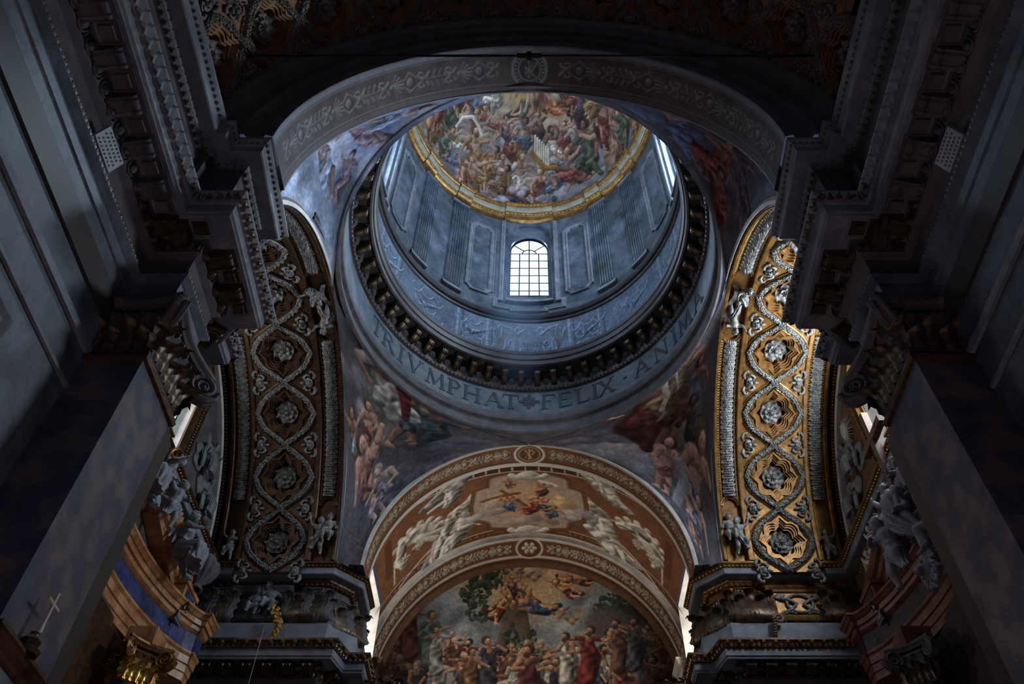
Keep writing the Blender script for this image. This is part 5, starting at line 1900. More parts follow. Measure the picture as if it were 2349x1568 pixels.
F_MA = [(8.9, 18.85), (8.9, 20.62), (5.25, 20.62), (5.04, 21.38), (4.46, 21.38), (4.46, 26.0)]
# for these paths the wall lies to the right of the walking direction on the camera's right-hand side
egg_me = {k: egg_g(.27, .24).mesh('egg', M[k]) for k in ('stonedark', 'golddark')}
egg_me['bronze'] = egg_g(.27, .24).mesh('egg', M['bronze'])
mod_me = {k: console_g(.30, .40, .26).mesh('modillion', M[k]) for k in ('stonedark', 'bronze')}
g = fourframe(.40, .40, [(0, 0), (.0, -.05), (.04, -.05), (.05, .02), (.09, .02), (.10, .07), (.20, .07)])
cof_me = {k: G().add(g, RX(-PI / 2)).mesh('soffit_panel', M[k]) for k in ('stonedark', 'bronze')}
sunp = G().add(flower_g(.13, 12, 1, .2, .4), RX(PI)).mesh('rosette', M['stonedark'])
leafp = G().add(flower_g(.16, 6, 2, .3, .2), RX(PI)).mesh('rosette', M['silver'])
lf_me = {k: leaf_g(.26, .17, .5, 3, 7, 5).mesh('leaf', M[k]) for k in ('bronze', 'stonedark', 'golddark')}


def put(me, name, parent, mtx):
    o = bpy.data.objects.new(name, me)
    C.objects.link(o)
    o.parent = parent
    o.matrix_local = mtx
    return o


TRIM = [8]
NLEAF = leaf_g(.20, .25, .7, 3, 8, 7, .28, .2).mesh('acanthus_leaf', M['stone'], True)


def trim(name, path, prof, m, mir):
    o = sweep(path, prof, mirror=mir).build('trim_%d' % TRIM[0], M[m])
    TRIM[0] += 1
    o['kind'] = 'structure'
    return o


def leaf_row(path, o_, z, spacing, size, m, mir, parent, name, flip=False, only=None):
    g = G()
    lf = leaf_grid(size, size * 1.0, .6, 2, 6, 5, .3, .2).reshape(-1, 3)
    for mt in frames_along(path, o_, z, spacing, mir):
        if only and not only(mt.translation): continue
        A = np.array(mt @ SCL(1, 1, -1 if flip else 1))
        g.grid((lf @ A[:3, :3].T + A[:3, 3]).reshape(6, 5, 3))
    if not g.F: return None
    o = g.build(name, M[m], parent)
    o['kind'] = 'stuff'
    return o


def bead_row(path, o_, z, spacing, r, m, mir, parent, name='bead_row', only=None):
    g = G()
    for mt in frames_along(path, o_, z, spacing, mir):
        if only and not only(mt.translation): continue
        g.ell((0, 0, 0), (r * 1.1, r, r), 6, 4, mt)
    o = g.build(name, M[m], parent)
    o['kind'] = 'stuff'
    return o


vis_n = lambda p: p.y > 1.2
for mir, sx in ((False, 1), (True, -1)):
    # the near half is dark stone, the far half is gilded
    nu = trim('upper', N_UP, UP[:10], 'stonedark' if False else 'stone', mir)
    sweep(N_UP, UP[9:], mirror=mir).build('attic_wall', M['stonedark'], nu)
    leaf_row(N_UP, .06, 14.90, .13, .12, 'bronze', mir, nu, 'leaf_moulding', only=vis_n)
    leaf_row(N_UP, .46, 14.50, .16, .17, 'bronze', mir, nu, 'acanthus_moulding', only=vis_n)
    fu = trim('upper', F_UP, UP[:10], 'stone', mir)
    GM = 'gold' if sx > 0 else 'golddark'  # left cornice darkened the same way, by colour in place of shade
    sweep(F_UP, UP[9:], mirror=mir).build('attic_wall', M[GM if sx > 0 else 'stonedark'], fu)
    sweep(F_UP, [(-.01, 15.04), (-.01, 14.98), (.03, 14.95), (.10, 14.89)], mirror=mir).build('gilded_lip', M[GM], fu)
    leaf_row(F_UP, .05, 14.90, .13, .11, 'goldbright' if sx > 0 else 'gold', mir, fu, 'leaf_moulding')
    sweep(F_UP, [(.38, 14.67), (.40, 14.60), (.50, 14.49), (.56, 14.47)], mirror=mir).build('gilded_moulding', M[GM], fu)
    leaf_row(F_UP, .44, 14.50, .17, .18, GM, mir, fu, 'acanthus_moulding')
    # main entablature of nave and near pier
    nm = trim('main', N_MA, MAIN, 'stone', mir)
    sweep(N_MA, BED, mirror=mir).build('frieze', M['pierdark'] if False else M['stonedark'], nm)
    sweep(N_MA, ARCH, mirror=mir).build('architrave', M['wallmarble'], nm)
    for mt in frames_along(N_MA, .07, 12.2, .21, mir):
        if mt.translation.y > 1.2 and abs(mt.translation.x) > 5.4: put(NLEAF, 'acanthus_leaf', nm, mt)
    leaf_row(N_MA, .06, 12.23, .15, .14, 'bronze', mir, nm, 'leaf_moulding', only=lambda p: p.y > 6.6)
    bead_row(N_MA, .05, 12.31, .30, .04, 'bronze', mir, nm, 'boss_row', only=lambda p: p.y > 6.6)
    bead_row(N_MA, .72, 11.0, .10, .04, 'golddark', mir, nm, only=vis_n)
    for mt in frames_along(N_MA, .685, 11.72, .32, mir):
        if mt.translation.y > 1.5: put(egg_me['stonedark' if mt.translation.y < 6.6 else 'bronze'], 'egg', nm, mt)
    for i, mt in enumerate(frames_along(N_MA, .70, 11.93, .71, mir)):
        p = mt.translation
        if p.y < 1.2: continue
        k = 'stonedark' if p.y < 6.6 else 'bronze'
        put(mod_me[k], 'modillion', nm, mt)
        if p.y < 6.6:
            q = put(cof_me[k], 'soffit_panel', nm, mt @ T(.355, .25, -.01))
            if i % 2: put(sunp, 'rosette', q, T(0, 0, .06))
            else:
                put(G().box((-.15, -.03, -.02), (.15, .03, .02), RZ(PI / 4)).box((-.15, -.03, -.02), (.15, .03, .02), RZ(-PI / 4)).mesh('crossed_bars', M['stonedark']), 'crossed_bars', q, T(0, 0, .05))
        elif p.x * sx < 6.2:
            q = put(cof_me[k], 'soffit_panel', nm, mt @ T(.355, .26, -.01) @ SCL(.85))
            put(leafp, 'rosette', q, T(0, 0, .05))
    # far entablature
    fm = trim('main', F_MA, MAIN, 'stone', mir)
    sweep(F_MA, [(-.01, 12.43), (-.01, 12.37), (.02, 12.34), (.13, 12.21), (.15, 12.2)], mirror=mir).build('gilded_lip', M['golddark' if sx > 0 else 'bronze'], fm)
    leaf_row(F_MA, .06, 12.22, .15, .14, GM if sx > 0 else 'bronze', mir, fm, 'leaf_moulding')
    bead_row(F_MA, .02, 12.33, .33, .06, 'gold', mir, fm, 'boss_row')
    sweep(F_MA, BED, mirror=mir).build('frieze', M['stonedark'], fm)
    sweep(F_MA, ARCH, mirror=mir).build('architrave', M['stone'], fm)
    for mt in frames_along(F_MA, .685, 11.72, .30, mir): put(egg_me['bronze'], 'egg', fm, mt)
    for i, mt in enumerate(frames_along(F_MA, .70, 11.93, .54, mir)):
        if mt.translation.y > 22: continue
        put(mod_me['bronze'], 'modillion', fm, mt)
        q = put(cof_me['bronze'], 'soffit_panel', fm, mt @ T(.27, .26, -.01) @ SCL(.8))
        put(leafp, 'rosette', q, T(0, 0, .05))
    # ---- walls behind and below
    nw = G()
    nw.grid(np.array([[(sx * 6.42, -13.8, -1.6), (sx * 6.42, -13.8, 15.2)], [(sx * 6.42, 7.7, -1.6), (sx * 6.42, 7.7, 15.2)]]))
    w = nw.build('wall_%s' % ('right' if sx > 0 else 'left'), M['wallmarble'])
    w['kind'] = 'structure'
    # strips and panels of the nave wall, below the architrave
    for z0, z1, d, mm in ((9.80, 10.3, .05, 'pierdark'), (9.10, 9.24, .06, 'stone'), (8.4, 8.46, .05, 'stone')):
        g = G()
        x0, x1 = sorted((sx * 6.42, sx * (6.42 - d)))
        g.box((x0, -6, z0), (x1, 7.68, z1))
        g.build('wall_band', M[mm], w)
    g = G()
    for y0, y1, z0, z1 in ((2.6, 6.2, 3.4, 8.0),):
        fr_ = fourframe(y1 - y0, z1 - z0, [(0, 0), (0, .10), (.08, .14), (.16, .10), (.22, .10), (.28, .03), (.28, 0)])
        g.add(fr_, T(sx * 6.42, (y0 + y1) / 2, (z0 + z1) / 2) @ RZ(PI / 2 * sx))
    g.build('panel_frame', M['stone'], w)
    # pier of the crossing: core block, chamfer towards the crossing
    g = G()
    core = [(sx * 6.42, 8.99), (sx * 5.66, 8.99), (sx * 5.9, 9.3), (sx * 6.3, 10.0), (sx * 6.5, 10.9), (sx * 9.7, 10.9)]
    g.grid(np.array([[(x, y, -1.6), (x, y, 10.4)] for x, y in core]))
    w2 = g.build('wall_pier_near_%s' % ('right' if sx > 0 else 'left'), M['pierdark'])
    w2['kind'] = 'structure'
    g = G()
    core = [(sx * 9.75, 21.45), (sx * 5.9, 21.45), (sx * 5.6, 22.2), (sx * 5.3, 22.2), (sx * 5.3, 24)]
    g.grid(np.array([[(x, y, -1.6), (x, y, 15.1)] for x, y in core]))
    w3 = g.build('wall_pier_far_%s' % ('right' if sx > 0 else 'left'), M['stonedark'])
    w3['kind'] = 'structure'

# ---- acanthus consoles on the attic: each a swelling bracket of overlapping leaves
def console_attic(m0, m1, w=1.12, h=1.08):
    pr = [(.10, 0), (.40, .0), (.50, .08), (.53, .20), (.48, .40), (.38, .60), (.30, .80), (.26, .95), (.20, h)]
    xs = np.linspace(-1, 1, 11)
    P = np.array([[(x * w / 2 * (1.0 - .10 * math.sin(PI * z / h)), y * (1 - .14 * x * x), z) for y, z in pr] for x in xs])
    g = G().grid(P)
    for e in (0, -1):
        g.raw([tuple(p) for p in P[e]] + [(P[e][0][0], 0, 0), (P[e][0][0], 0, h)], [tuple(range(len(pr))) + (len(pr) + 1, len(pr))])
    body = g.mesh('console_body', M[m0], True)
    # a leaf that hugs the swelling face and curls forward at its tip
    fr = [(.42, .02), (.535, .10), (.57, .22), (.53, .40), (.45, .58), (.38, .74), (.37, .88), (.44, .98), (.56, 1.02), (.62, .96)]
    rows = []
    fr = [tuple(np.array(fr[i]) * (1 - t) + np.array(fr[i + 1]) * t) for i in range(len(fr) - 1) for t in (0, .5)] + [fr[-1]]
    for i_, (y, z) in enumerate(fr):
        t = i_ / (len(fr) - 1)
        ww = .15 * (1 + .30 * math.cos(t * 5 * 2 * PI)) * (1 - .4 * t ** 4)
        rows.append([(ww * s_, y - .05 * abs(s_) ** 1.5 + (.025 if abs(s_) < .1 else 0) + (-.03 if abs(abs(s_) - .33) < .05 else .02 if abs(s_) == .66 else 0), z) for s_ in (-1, -.66, -.33, 0, .33, .66, 1)])
    lf = G().grid(np.array(rows)).mesh('leaf', M[m1], True)
    return body, lf


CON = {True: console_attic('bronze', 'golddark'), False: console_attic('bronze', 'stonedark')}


def attic_console(loc, rot, label, group, bright, s=1.0):
    root = empty('acanthus_console', loc, (0, 0, rot), label, 'console', group, scale=s)
    b, l = CON[bright]
    o = bpy.data.objects.new('body', b)
    C.objects.link(o)
    o.parent = root
    for k in range(5):
        x = (-.46, -.24, 0, .24, .46)[k]
        q = bpy.data.objects.new('leaf', l)
        C.objects.link(q)
        q.parent = root
        q.location = (x, -.02 - .04 * abs(k - 2), 0 if k % 2 == 0 else -.04)
        q.rotation_euler = (0, (k - 2) * .03, (2 - k) * .10)
        q.scale = (1, 1, 1.0 if k in (0, 2, 4) else .86)
    # small framed field with a scroll above the leaves
    p = fourframe(.62, .42, [(0, 0), (0, .07), (.05, .09), (.08, .03), (.1, .03), (.1, .01), (.31, .01)]).build('framed_field', M['gold' if bright else 'stonedark'], root)
    p.location = (0, .0, 1.12)
    for s_ in (-1, 1):
        G().tube([(s_ * .02, .06, 1.02), (s_ * .10, .07, 1.2), (s_ * .2, .07, 1.22), (s_ * .22, .07, 1.12), (s_ * .16, .07, 1.08)], [.03, .035, .035, .03, .02], 6).build('scroll', M['silver' if bright else 'stonedark'], root)
    return root


Z0 = 13.12
for sx, s_ in ((1, 'right'), (-1, 'left')):
    gl = 'acanthus consoles of the attic'
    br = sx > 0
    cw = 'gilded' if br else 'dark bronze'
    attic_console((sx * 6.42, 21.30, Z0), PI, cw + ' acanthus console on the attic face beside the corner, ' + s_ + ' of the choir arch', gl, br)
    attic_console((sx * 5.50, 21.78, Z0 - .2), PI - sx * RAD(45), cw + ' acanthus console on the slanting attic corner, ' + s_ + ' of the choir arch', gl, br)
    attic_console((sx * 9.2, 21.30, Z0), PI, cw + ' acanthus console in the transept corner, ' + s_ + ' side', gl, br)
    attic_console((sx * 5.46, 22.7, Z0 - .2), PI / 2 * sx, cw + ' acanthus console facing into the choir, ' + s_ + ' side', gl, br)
    # pale plinth under the attic
    pl = [(6.0, 0)]
    g = sweep([(9.3, 20.92), (5.70, 20.92), (4.95, 21.6), (4.95, 26.0)], [(0, 12.4), (0, 13.0), (.04, 13.04), (.04, 13.10), (.9, 13.12)], mirror=sx < 0)
    g.build('plinth', M['stone'], bpy.data.objects['trim_%d' % (10 if sx > 0 else 14)] if False else None).name = 'trim_%d' % TRIM[0]
    bpy.data.objects['trim_%d' % TRIM[0]]['kind'] = 'structure'
    TRIM[0] += 1

# ---- attic panels between the consoles
for sx in (1, -1):
    root = empty('attic_panel', (sx * 7.95, 21.30, 13.92), (0, 0, PI), 'gilded framed attic panel with a leafy ring of scrolls and cornucopias' if sx > 0 else 'dark framed attic panel with two seated stucco children', 'relief panel')
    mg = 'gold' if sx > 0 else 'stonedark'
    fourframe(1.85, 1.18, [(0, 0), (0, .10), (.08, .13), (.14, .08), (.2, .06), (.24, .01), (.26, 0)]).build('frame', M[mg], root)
    g = G()
    if sx > 0:
        r_ = random.Random(4)
        for k in range(40):
            a = 2 * PI * k / 40
            g.ell((.36 * math.cos(a), .06, -.02 + .36 * math.sin(a)), (.055, .05, .055), 6, 4)
        for s in (-1, 1):
            g.tube([(s * .7, .03, -.5), (s * .5, .06, -.36), (s * .3, .08, -.3), (s * .1, .08, -.05), (s * .3, .08, .12), (s * .52, .06, .18)], [.02, .04, .05, .05, .06, .07], 6)
            for k in range(5):
                a = RAD(20 + k * 28)
                g.tube([(s * .52, .05, .18), (s * (.52 + .2 * math.cos(a)), .07, .18 + .2 * math.sin(a))], [.05, .03], 6)
            for k in range(8):
                g.ell((s * (.2 + .08 * k), .05, -.42 + .05 * math.sin(k)), (.06, .04, .035), 6, 4)
        o = g.build('scrolled_ring', M['silver'], root, True)
        o.scale = (1.05, 1, .80)
        G().grid(np.array([[(-.8, .012, -.5), (-.8, .012, .5)], [(.8, .012, -.5), (.8, .012, .5)]])).build('ground', M['gold'], root)

# ================================================================== PIERS, CAPITALS
def spiral(r0, turns=2.2, n=26):
    return [(r0 * (1 - .86 * t) * math.cos(-t * turns * 2 * PI), r0 * (1 - .86 * t) * math.sin(-t * turns * 2 * PI)) for t in np.linspace(0, 1, n)]


def capital(w, d, h, loc, rot, label, m_body, m_leaf, cat='capital', vol=.25, name='pier_capital'):
    """composite capital for a shaft of w x d: bell, two rows of acanthus, egg row, corner volutes, abacus"""
    root = empty(name, loc, (0, 0, rot), label, cat)
    P = []
    for t, k in ((0, 0), (.03, .03), (.06, 0), (.6, .03), (.74, .10), (.8, .06)):
        a, b = w / 2 + k * h * .9, d / 2 + k * h * .9
        P.append([(-a, -b, t * h), (a, -b, t * h), (a, b, t * h), (-a, b, t * h)])
    G().grid(np.array(P).transpose(1, 0, 2), cu=True).build('bell', M[m_body], root)
    # abacus with hollow sides
    pts = []
    A, B = w / 2 + .30 * h, d / 2 + .30 * h
    for (x0, y0), (x1, y1) in (((-A, -B), (A, -B)), ((A, -B), (A, B)), ((A, B), (-A, B)), ((-A, B), (-A, -B))):
        for t in np.linspace(0.06, .94, 7):
            s = math.sin(PI * t) * .16 * h
            nx, ny = (y1 - y0), -(x1 - x0)
            L_ = math.hypot(nx, ny)
            pts.append((x0 + (x1 - x0) * t - nx / L_ * s, y0 + (y1 - y0) * t - ny / L_ * s))
    rows = [[(x * k, y * k, z * h) for x, y in pts] for k, z in ((.86, .86), (.90, .90), (.97, .93), (1.0, .95), (1.0, 1.0))]
    g = G().grid(np.array(rows).transpose(1, 0, 2), cu=True)
    g.raw([(x * .86, y * .86, .86 * h) for x, y in pts], [tuple(range(len(pts)))])
    g.build('abacus', M[m_body], root)
    big, small = leaf_g(h * .48, .36 * h, .9, 4, 15, 7, .3, .10).mesh('leaf', M[m_leaf], True), leaf_g(h * .66, .32 * h, .95, 4, 15, 7, .3, .10).mesh('leaf', M[m_leaf], True)
    for fx in range(4):
        L_ = w if fx % 2 == 0 else d
        off = d / 2 if fx % 2 == 0 else w / 2
        m = RZ(fx * PI / 2 + PI)
        n = max(2, int(round(L_ / (.34 * h))))
        for me, k0, dz, kk in ((small, 0, .04, n + 1), (big, 0, .04, n)):
            for q in range(kk):
                x = (q + .5) / kk * L_ - L_ / 2 if me is big else q / (kk - 1) * L_ - L_ / 2
                o = put(me, 'leaf', root, m @ T(x, off + .01, dz * h))
        for q in range(int(L_ / (.17 * h))):
            n_ = int(L_ / (.17 * h))
            put(EGGC, 'egg', root, m @ T((q + .5) / n_ * L_ - L_ / 2, off + .09 * h, .72 * h) @ SCL(h * .6))
    for sx_, sy_ in ((-1, -1), (1, -1), (1, 1), (-1, 1)):
        g = G()
        r = vol * h
        for s in (-1, 1):
            g.tube([(x, s * .055 * h, z) for x, z in spiral(r)], list(np.linspace(.055, .028, 26) * h), 6)
        g.lathe([(0, .055 * h), (r * .9, .05 * h), (r * .94, 0), (r * .9, -.05 * h), (0, -.055 * h)], 18, RX(PI / 2))
        g.ell((0, 0, 0), (r * .22, .10 * h, r * .22), 8, 5)
        an = math.atan2(sy_, sx_)
        put(g.mesh('volute', M[m_body]), 'volute', root, T(sx_ * (w / 2 + .15 * h), sy_ * (d / 2 + .15 * h), .72 * h) @ RZ(an))
    return root


EGGC = egg_g(.16, .16).mesh('egg', M['bronze'])
for sx, s_ in ((1, 'right'), (-1, 'left')):
    # shaft of the near pier, faced with mottled marble
    root = empty('pilaster', (sx * 6.0, 8.34, 0), (0, 0, 0), ('mottled grey marble pilaster of the near pier, catching the light' if sx < 0 else 'mottled marble pilaster of the near pier, nearly black in shadow') + ', ' + s_ + ' of the crossing', 'pilaster')
    G().box((-.46, -.66, -1.6), (.46, .64, 9.02)).build('shaft', M['pier'], root)
    g = G()
    P = []
    for z, k in ((9.0, 0), (9.02, .05), (9.08, .07), (9.13, .05), (9.15, .02), (9.2, .02)):
        a, b = .46 + k, .65 + k
        P.append([(-a, -b, z), (a, -b, z), (a, b, z), (-a, b, z)])
    g.grid(np.array(P).transpose(1, 0, 2), cu=True).build('astragal', M['golddark'], root)
    g = G().box((-.56, -.76, -1.6), (.56, .74, -1.2)).box((-.52, -.72, -1.2), (.52, .70, -1.05))
    g.build('base', M['stone'], root)
    capital(.92, 1.28, 1.12, (sx * 6.0, 8.33, 9.18), 0, 'dark composite capital with scroll corners on top of the ' + s_ + ' near pier', 'stonedark', 'bronze')

# impost blocks at the foot of the second choir arch
for sx, s_ in ((1, 'right'), (-1, 'left')):
    root = empty('impost_block', (sx * 5.42, 26.5, 14.5), label='gilded moulded impost block at the ' + s_ + ' foot of the inner choir arch', cat='impost')
    g = G()
    P = []
    for z, k in ((-.9, 0), (.1, 0), (.14, .05), (.2, .03), (.24, .08), (.32, .10), (.36, .14), (.42, .15)):
        a, b = .30 + k, .42 + k
        P.append([(-a, -b, z), (a, -b, z), (a, b, z), (-a, b, z)])
    g.grid(np.array(P).transpose(1, 0, 2), cu=True).build('moulded_block', M['cream' if sx > 0 else 'golddark'], root)
    G().box((-.28, -.40, -6), (.28, .40, -.85)).build('shaft', M['brown'], root)

# ================================================================== NAVE VAULT COFFERS
_keep = (TR, HA, HB)
TR, HA, HB = 6.5, 6.5 * RAD(15.2) / 2, .82
nav = [(n_, f_().mesh(n_, M[m_])) for n_, f_, m_ in (('coffer', coffer_field, 'vault'), ('garland', garland_loop, 'vaultgrey'), ('gilded_rib', gold_outline, 'vault'))]
nros = flower_g(.38, 8, 2, .5, .17).mesh('rosette', M['vaultgrey'], True)
ncar = me_car.copy()
ncar.materials[0] = M['vaultgrey']
vault = bpy.data.objects['ceiling']
for y_, off in ((6.06, 0), (4.42, .5)):
    for k in range(-5, 6):
        th = RAD(15.2 * (k + off))
        if abs(th) > RAD(82): continue
        c = put(nav[0][1], 'coffer', vault, T(0, y_, 15) @ RZ(PI / 2) @ RX(-th))
        for n_, me in nav[1:]: put(me, n_, c, Matrix.Identity(4))
        put(nros, 'rosette', c, T(0, 0, TR + .2) @ RX(PI) @ RZ(.3 * k))
        for sb in (-1, 1):
            put(ncar, 'cartouche', c, RX(-RAD(7.6)) @ T(sb * HB * .80, 0, TR - .02) @ RX(PI) @ RZ(0 if sb < 0 else PI) @ SCL(.8))
TR, HA, HB = _keep
# enlarge the vault shell so that the sunk beds stay visible
for v in vault.data.vertices:
    d = Vector((v.co.x, 0, v.co.z - 15))
    if d.length > .1:
        d = d.normalized() * 6.95
        v.co.x, v.co.z = d.x, 15 + d.z
G().grid(arc_grid([(6.95, 3.55), (6.5, 3.58), (6.46, 3.5), (6.5, 3.3), (6.5, -13.9)], (0, 15.0), -H, H, 96)).build('plain_vault', M['vault'], vault)
G().grid(arc_grid([(6.5, 6.88), (6.44, 6.9), (6.44, 6.99), (6.95, 7.0)], (0, 15.0), -H, H, 96)).build('vault_rib', M['vault'], vault)
# tie rod across the mouth of the vault
root = empty('tie_rod', (0, 6.3, 17.25), label='thin black iron tie rod spanning the dark vault above the nave arch', cat='tie rod')
G().tube([(-6.12, 0, 0), (6.12, 0, 0)], .028, 8).build('rod', M['iron'], root)
G().tube([(-.26, 0, .0), (.26, 0, .0)], .055, 8).box((-.05, -.07, -.07), (.05, .07, .07)).build('coupling', M['iron'], root)
for s in (-1, 1): G().lathe([(0, .05), (.14, .04), (.14, 0)], 12, T(s * 6.1, 0, 0) @ RY(-s * PI / 2)).build('anchor_plate', M['iron'], root)
# perforated loudspeaker panels resting on the architrave ledge
for sx, s_ in ((-1, 'left'), (1, 'right')):
    root = empty('loudspeaker_panel', (sx * 6.26, 5.48, 11.06), (0, 0, 0), 'pale perforated loudspeaker panel standing on the ledge of the ' + s_ + ' nave wall' + (', plainly visible' if sx < 0 else ', faint in shadow'), 'loudspeaker')
    b = G().box((-.03, -.30, .0), (.03, .30, .32)).build('case', M['plate'], root)
    b.rotation_euler = (0, -sx * .35, 0)
    g = G()
    for i in range(8):
        for j in range(4):
            y_, z_ = -.25 + .50 * (i + .25 + .5 * (j % 2)) / 8, .045 + .078 * j
            g.lathe([(0, .004), (.018, .004)], 8, T(-sx * .031, y_, z_) @ RY(-sx * PI / 2))
    o = g.build('perforations', M['ink'], root)
    o['kind'] = 'stuff'
    o.rotation_euler = (0, -sx * .35, 0)


# ================================================================== SCULPTURE
def sculpt(name, g, voxel, m, parent, smooth=6):
    """fuse a body's volumes into one continuous skin"""
    o = g.build(name + '_raw', M[m])
    r = o.modifiers.new('remesh', 'REMESH')
    r.mode = 'VOXEL'
    r.voxel_size = voxel
    s = o.modifiers.new('smooth', 'SMOOTH')
    s.factor = .5
    s.iterations = smooth
    bpy.context.view_layer.update()
    me = bpy.data.meshes.new_from_object(o.evaluated_get(bpy.context.evaluated_depsgraph_get()))
    bpy.data.objects.remove(o)
    me.name = name
    me.polygons.foreach_set('use_smooth', [True] * len(me.polygons))
    if not me.materials: me.materials.append(M[m])
    q = bpy.data.objects.new(name, me)
    C.objects.link(q)
    q.parent = parent
    return q


def limb(g, a, b, ra, rb, k=10):
    a, b = Vector(a), Vector(b)
    g.tube([a, (a + b) / 2 + Vector((0, 0, 0)), b], [ra, (ra * .58 + rb * .5), rb], k)
    g.ell(a, ra, k, 6)
    g.ell(b, rb, k, 6)


def hand(g, w, d, s, up):
    """palm, four fingers and a thumb from the wrist w along d"""
    d = Vector(d).normalized()
    side = d.cross(Vector(up)).normalized()
    pal = Vector(w) + d * .055 * s
    g.ell(pal, (.042 * s, .042 * s, .036 * s), 8, 6)
    nrm = side.cross(d)
    for q, L_ in zip((-1.5, -.5, .5, 1.5), (.062, .075, .07, .052)):
        b0 = pal + d * .028 * s + side * q * .021 * s
        b1 = b0 + d * L_ * .55 * s + nrm * .004 * s
        b2 = b1 + d * L_ * .35 * s - nrm * .028 * s
        g.tube([b0, b1, b2], [.0125 * s, .0115 * s, .009 * s], 6)
    t0 = Vector(w) + d * .03 * s + side * .03 * s
    g.tube([t0, t0 + (side * .035 + d * .02) * s, t0 + (side * .045 + d * .05) * s], [.015 * s, .013 * s, .010 * s], 6)


def body(J, s, child):
    """one skin from a dictionary of joints (metres)"""
    g = G()
    f = 1.28 if child else 1.0
    V_ = {k: Vector(v) for k, v in J.items()}
    pe, ch, nk, hd = V_['pelvis'], V_['chest'], V_['neck'], V_['head']
    limb(g, pe, (pe + ch) / 2, .150 * s * f, .125 * s * f)
    limb(g, (pe + ch) / 2, ch, .125 * s * f, .150 * s * f)
    if child: g.ell((pe * .6 + ch * .4) + Vector((0, .05 * s, 0)), .155 * s, 12, 8)
    for q in ('l', 'r'):
        sh, el, wr, ha = V_['sh_' + q], V_['el_' + q], V_['wr_' + q], V_['ha_' + q]
        hp, kn, an, to = V_['hip_' + q], V_['kn_' + q], V_['an_' + q], V_['to_' + q]
        limb(g, ch, sh, .125 * s * f, .078 * s * f)
        limb(g, sh, el, .068 * s * f, .050 * s * f)
        limb(g, el, wr, .052 * s * f, .033 * s * f)
        hand(g, wr, ha - wr, s * (1.0 if not child else 1.05), (0, 0, 1) if abs((ha - wr).normalized().z) < .9 else (0, 1, 0))
        limb(g, pe, hp, .130 * s * f, .110 * s * f)
        limb(g, hp, kn, .108 * s * f, .070 * s * f)
        c = kn + (an - kn) * .3
        limb(g, kn, c, .068 * s * f, .066 * s * f)
        limb(g, c, an, .064 * s * f, .038 * s * f)
        limb(g, an, to, .044 * s * f, .026 * s * f)
    limb(g, ch, nk, .09 * s * f, .060 * s * f)
    limb(g, nk, hd, .056 * s * f, .060 * s * f)
    R_h = .118 * s if not child else .150 * s
    fw = (V_['face'] - hd).normalized()
    upv = (hd - nk).normalized()
    sd = fw.cross(upv).normalized()
    upv = sd.cross(fw)
    Rm = np.array([[sd[i], fw[i], upv[i]] for i in range(3)])
    g.ell(hd, (R_h * .80, R_h * .95, R_h * 1.08), 14, 10, R=Rm)
    at = lambda x, y, z: hd + (sd * x + fw * y + upv * z) * R_h
    g.ell(at(0, .35, -.55), R_h * .55, 10, 6)                      # jaw
    g.tube([at(0, .88, .18), at(0, 1.12, -.16)], [R_h * .09, R_h * .17], 6)   # nose
    g.ell(at(0, .95, -.26), R_h * .14, 6, 4)
    for q in (-1, 1):
        g.ell(at(q * .34, .80, .22), (R_h * .24, R_h * .16, R_h * .09), 8, 5, R=Rm)     # brow
        g.ell(at(q * .34, .82, .02), (R_h * .15, R_h * .09, R_h * .08), 8, 5, R=Rm)     # eye
        g.ell(at(q * .36, .70, -.28), R_h * .24, 8, 5)              # cheek
        g.ell(at(q * .82, -.02, -.05), (R_h * .10, R_h * .20, R_h * .24), 8, 5, R=Rm)    # ear
    g.ell(at(0, .90, -.50), (R_h * .24, R_h * .12, R_h * .08), 8, 5, R=Rm)
    g.ell(at(0, .86, -.62), (R_h * .20, R_h * .12, R_h * .07), 8, 5, R=Rm)
    return g, (hd, sd, fw, upv, R_h)


def hair_g(hf, seed, long=False):
    hd, sd, fw, upv, R_h = hf
    g = G()
    r_ = random.Random(seed)
    for k in range(70 if not long else 110):
        a, e = r_.uniform(0, 2 * PI), r_.uniform(-.1, PI / 2)
        x, y, z = math.cos(a) * math.cos(e), math.sin(a) * math.cos(e), math.sin(e)
        if y > .35 and z < .62: continue
        if long and r_.random() < .35: z -= r_.uniform(.3, 1.0); y = min(y, -.2)
        p = hd + (sd * x * .86 + fw * y * .98 + upv * z * 1.08) * R_h
        q = p + (sd * r_.uniform(-.3, .3) + fw * r_.uniform(-.3, .2) + upv * r_.uniform(-.3, .15)) * R_h
        g.tube([p, (p + q) / 2 + fw * .06 * R_h, q], [R_h * .17, R_h * .2, R_h * .1], 5)
    return g


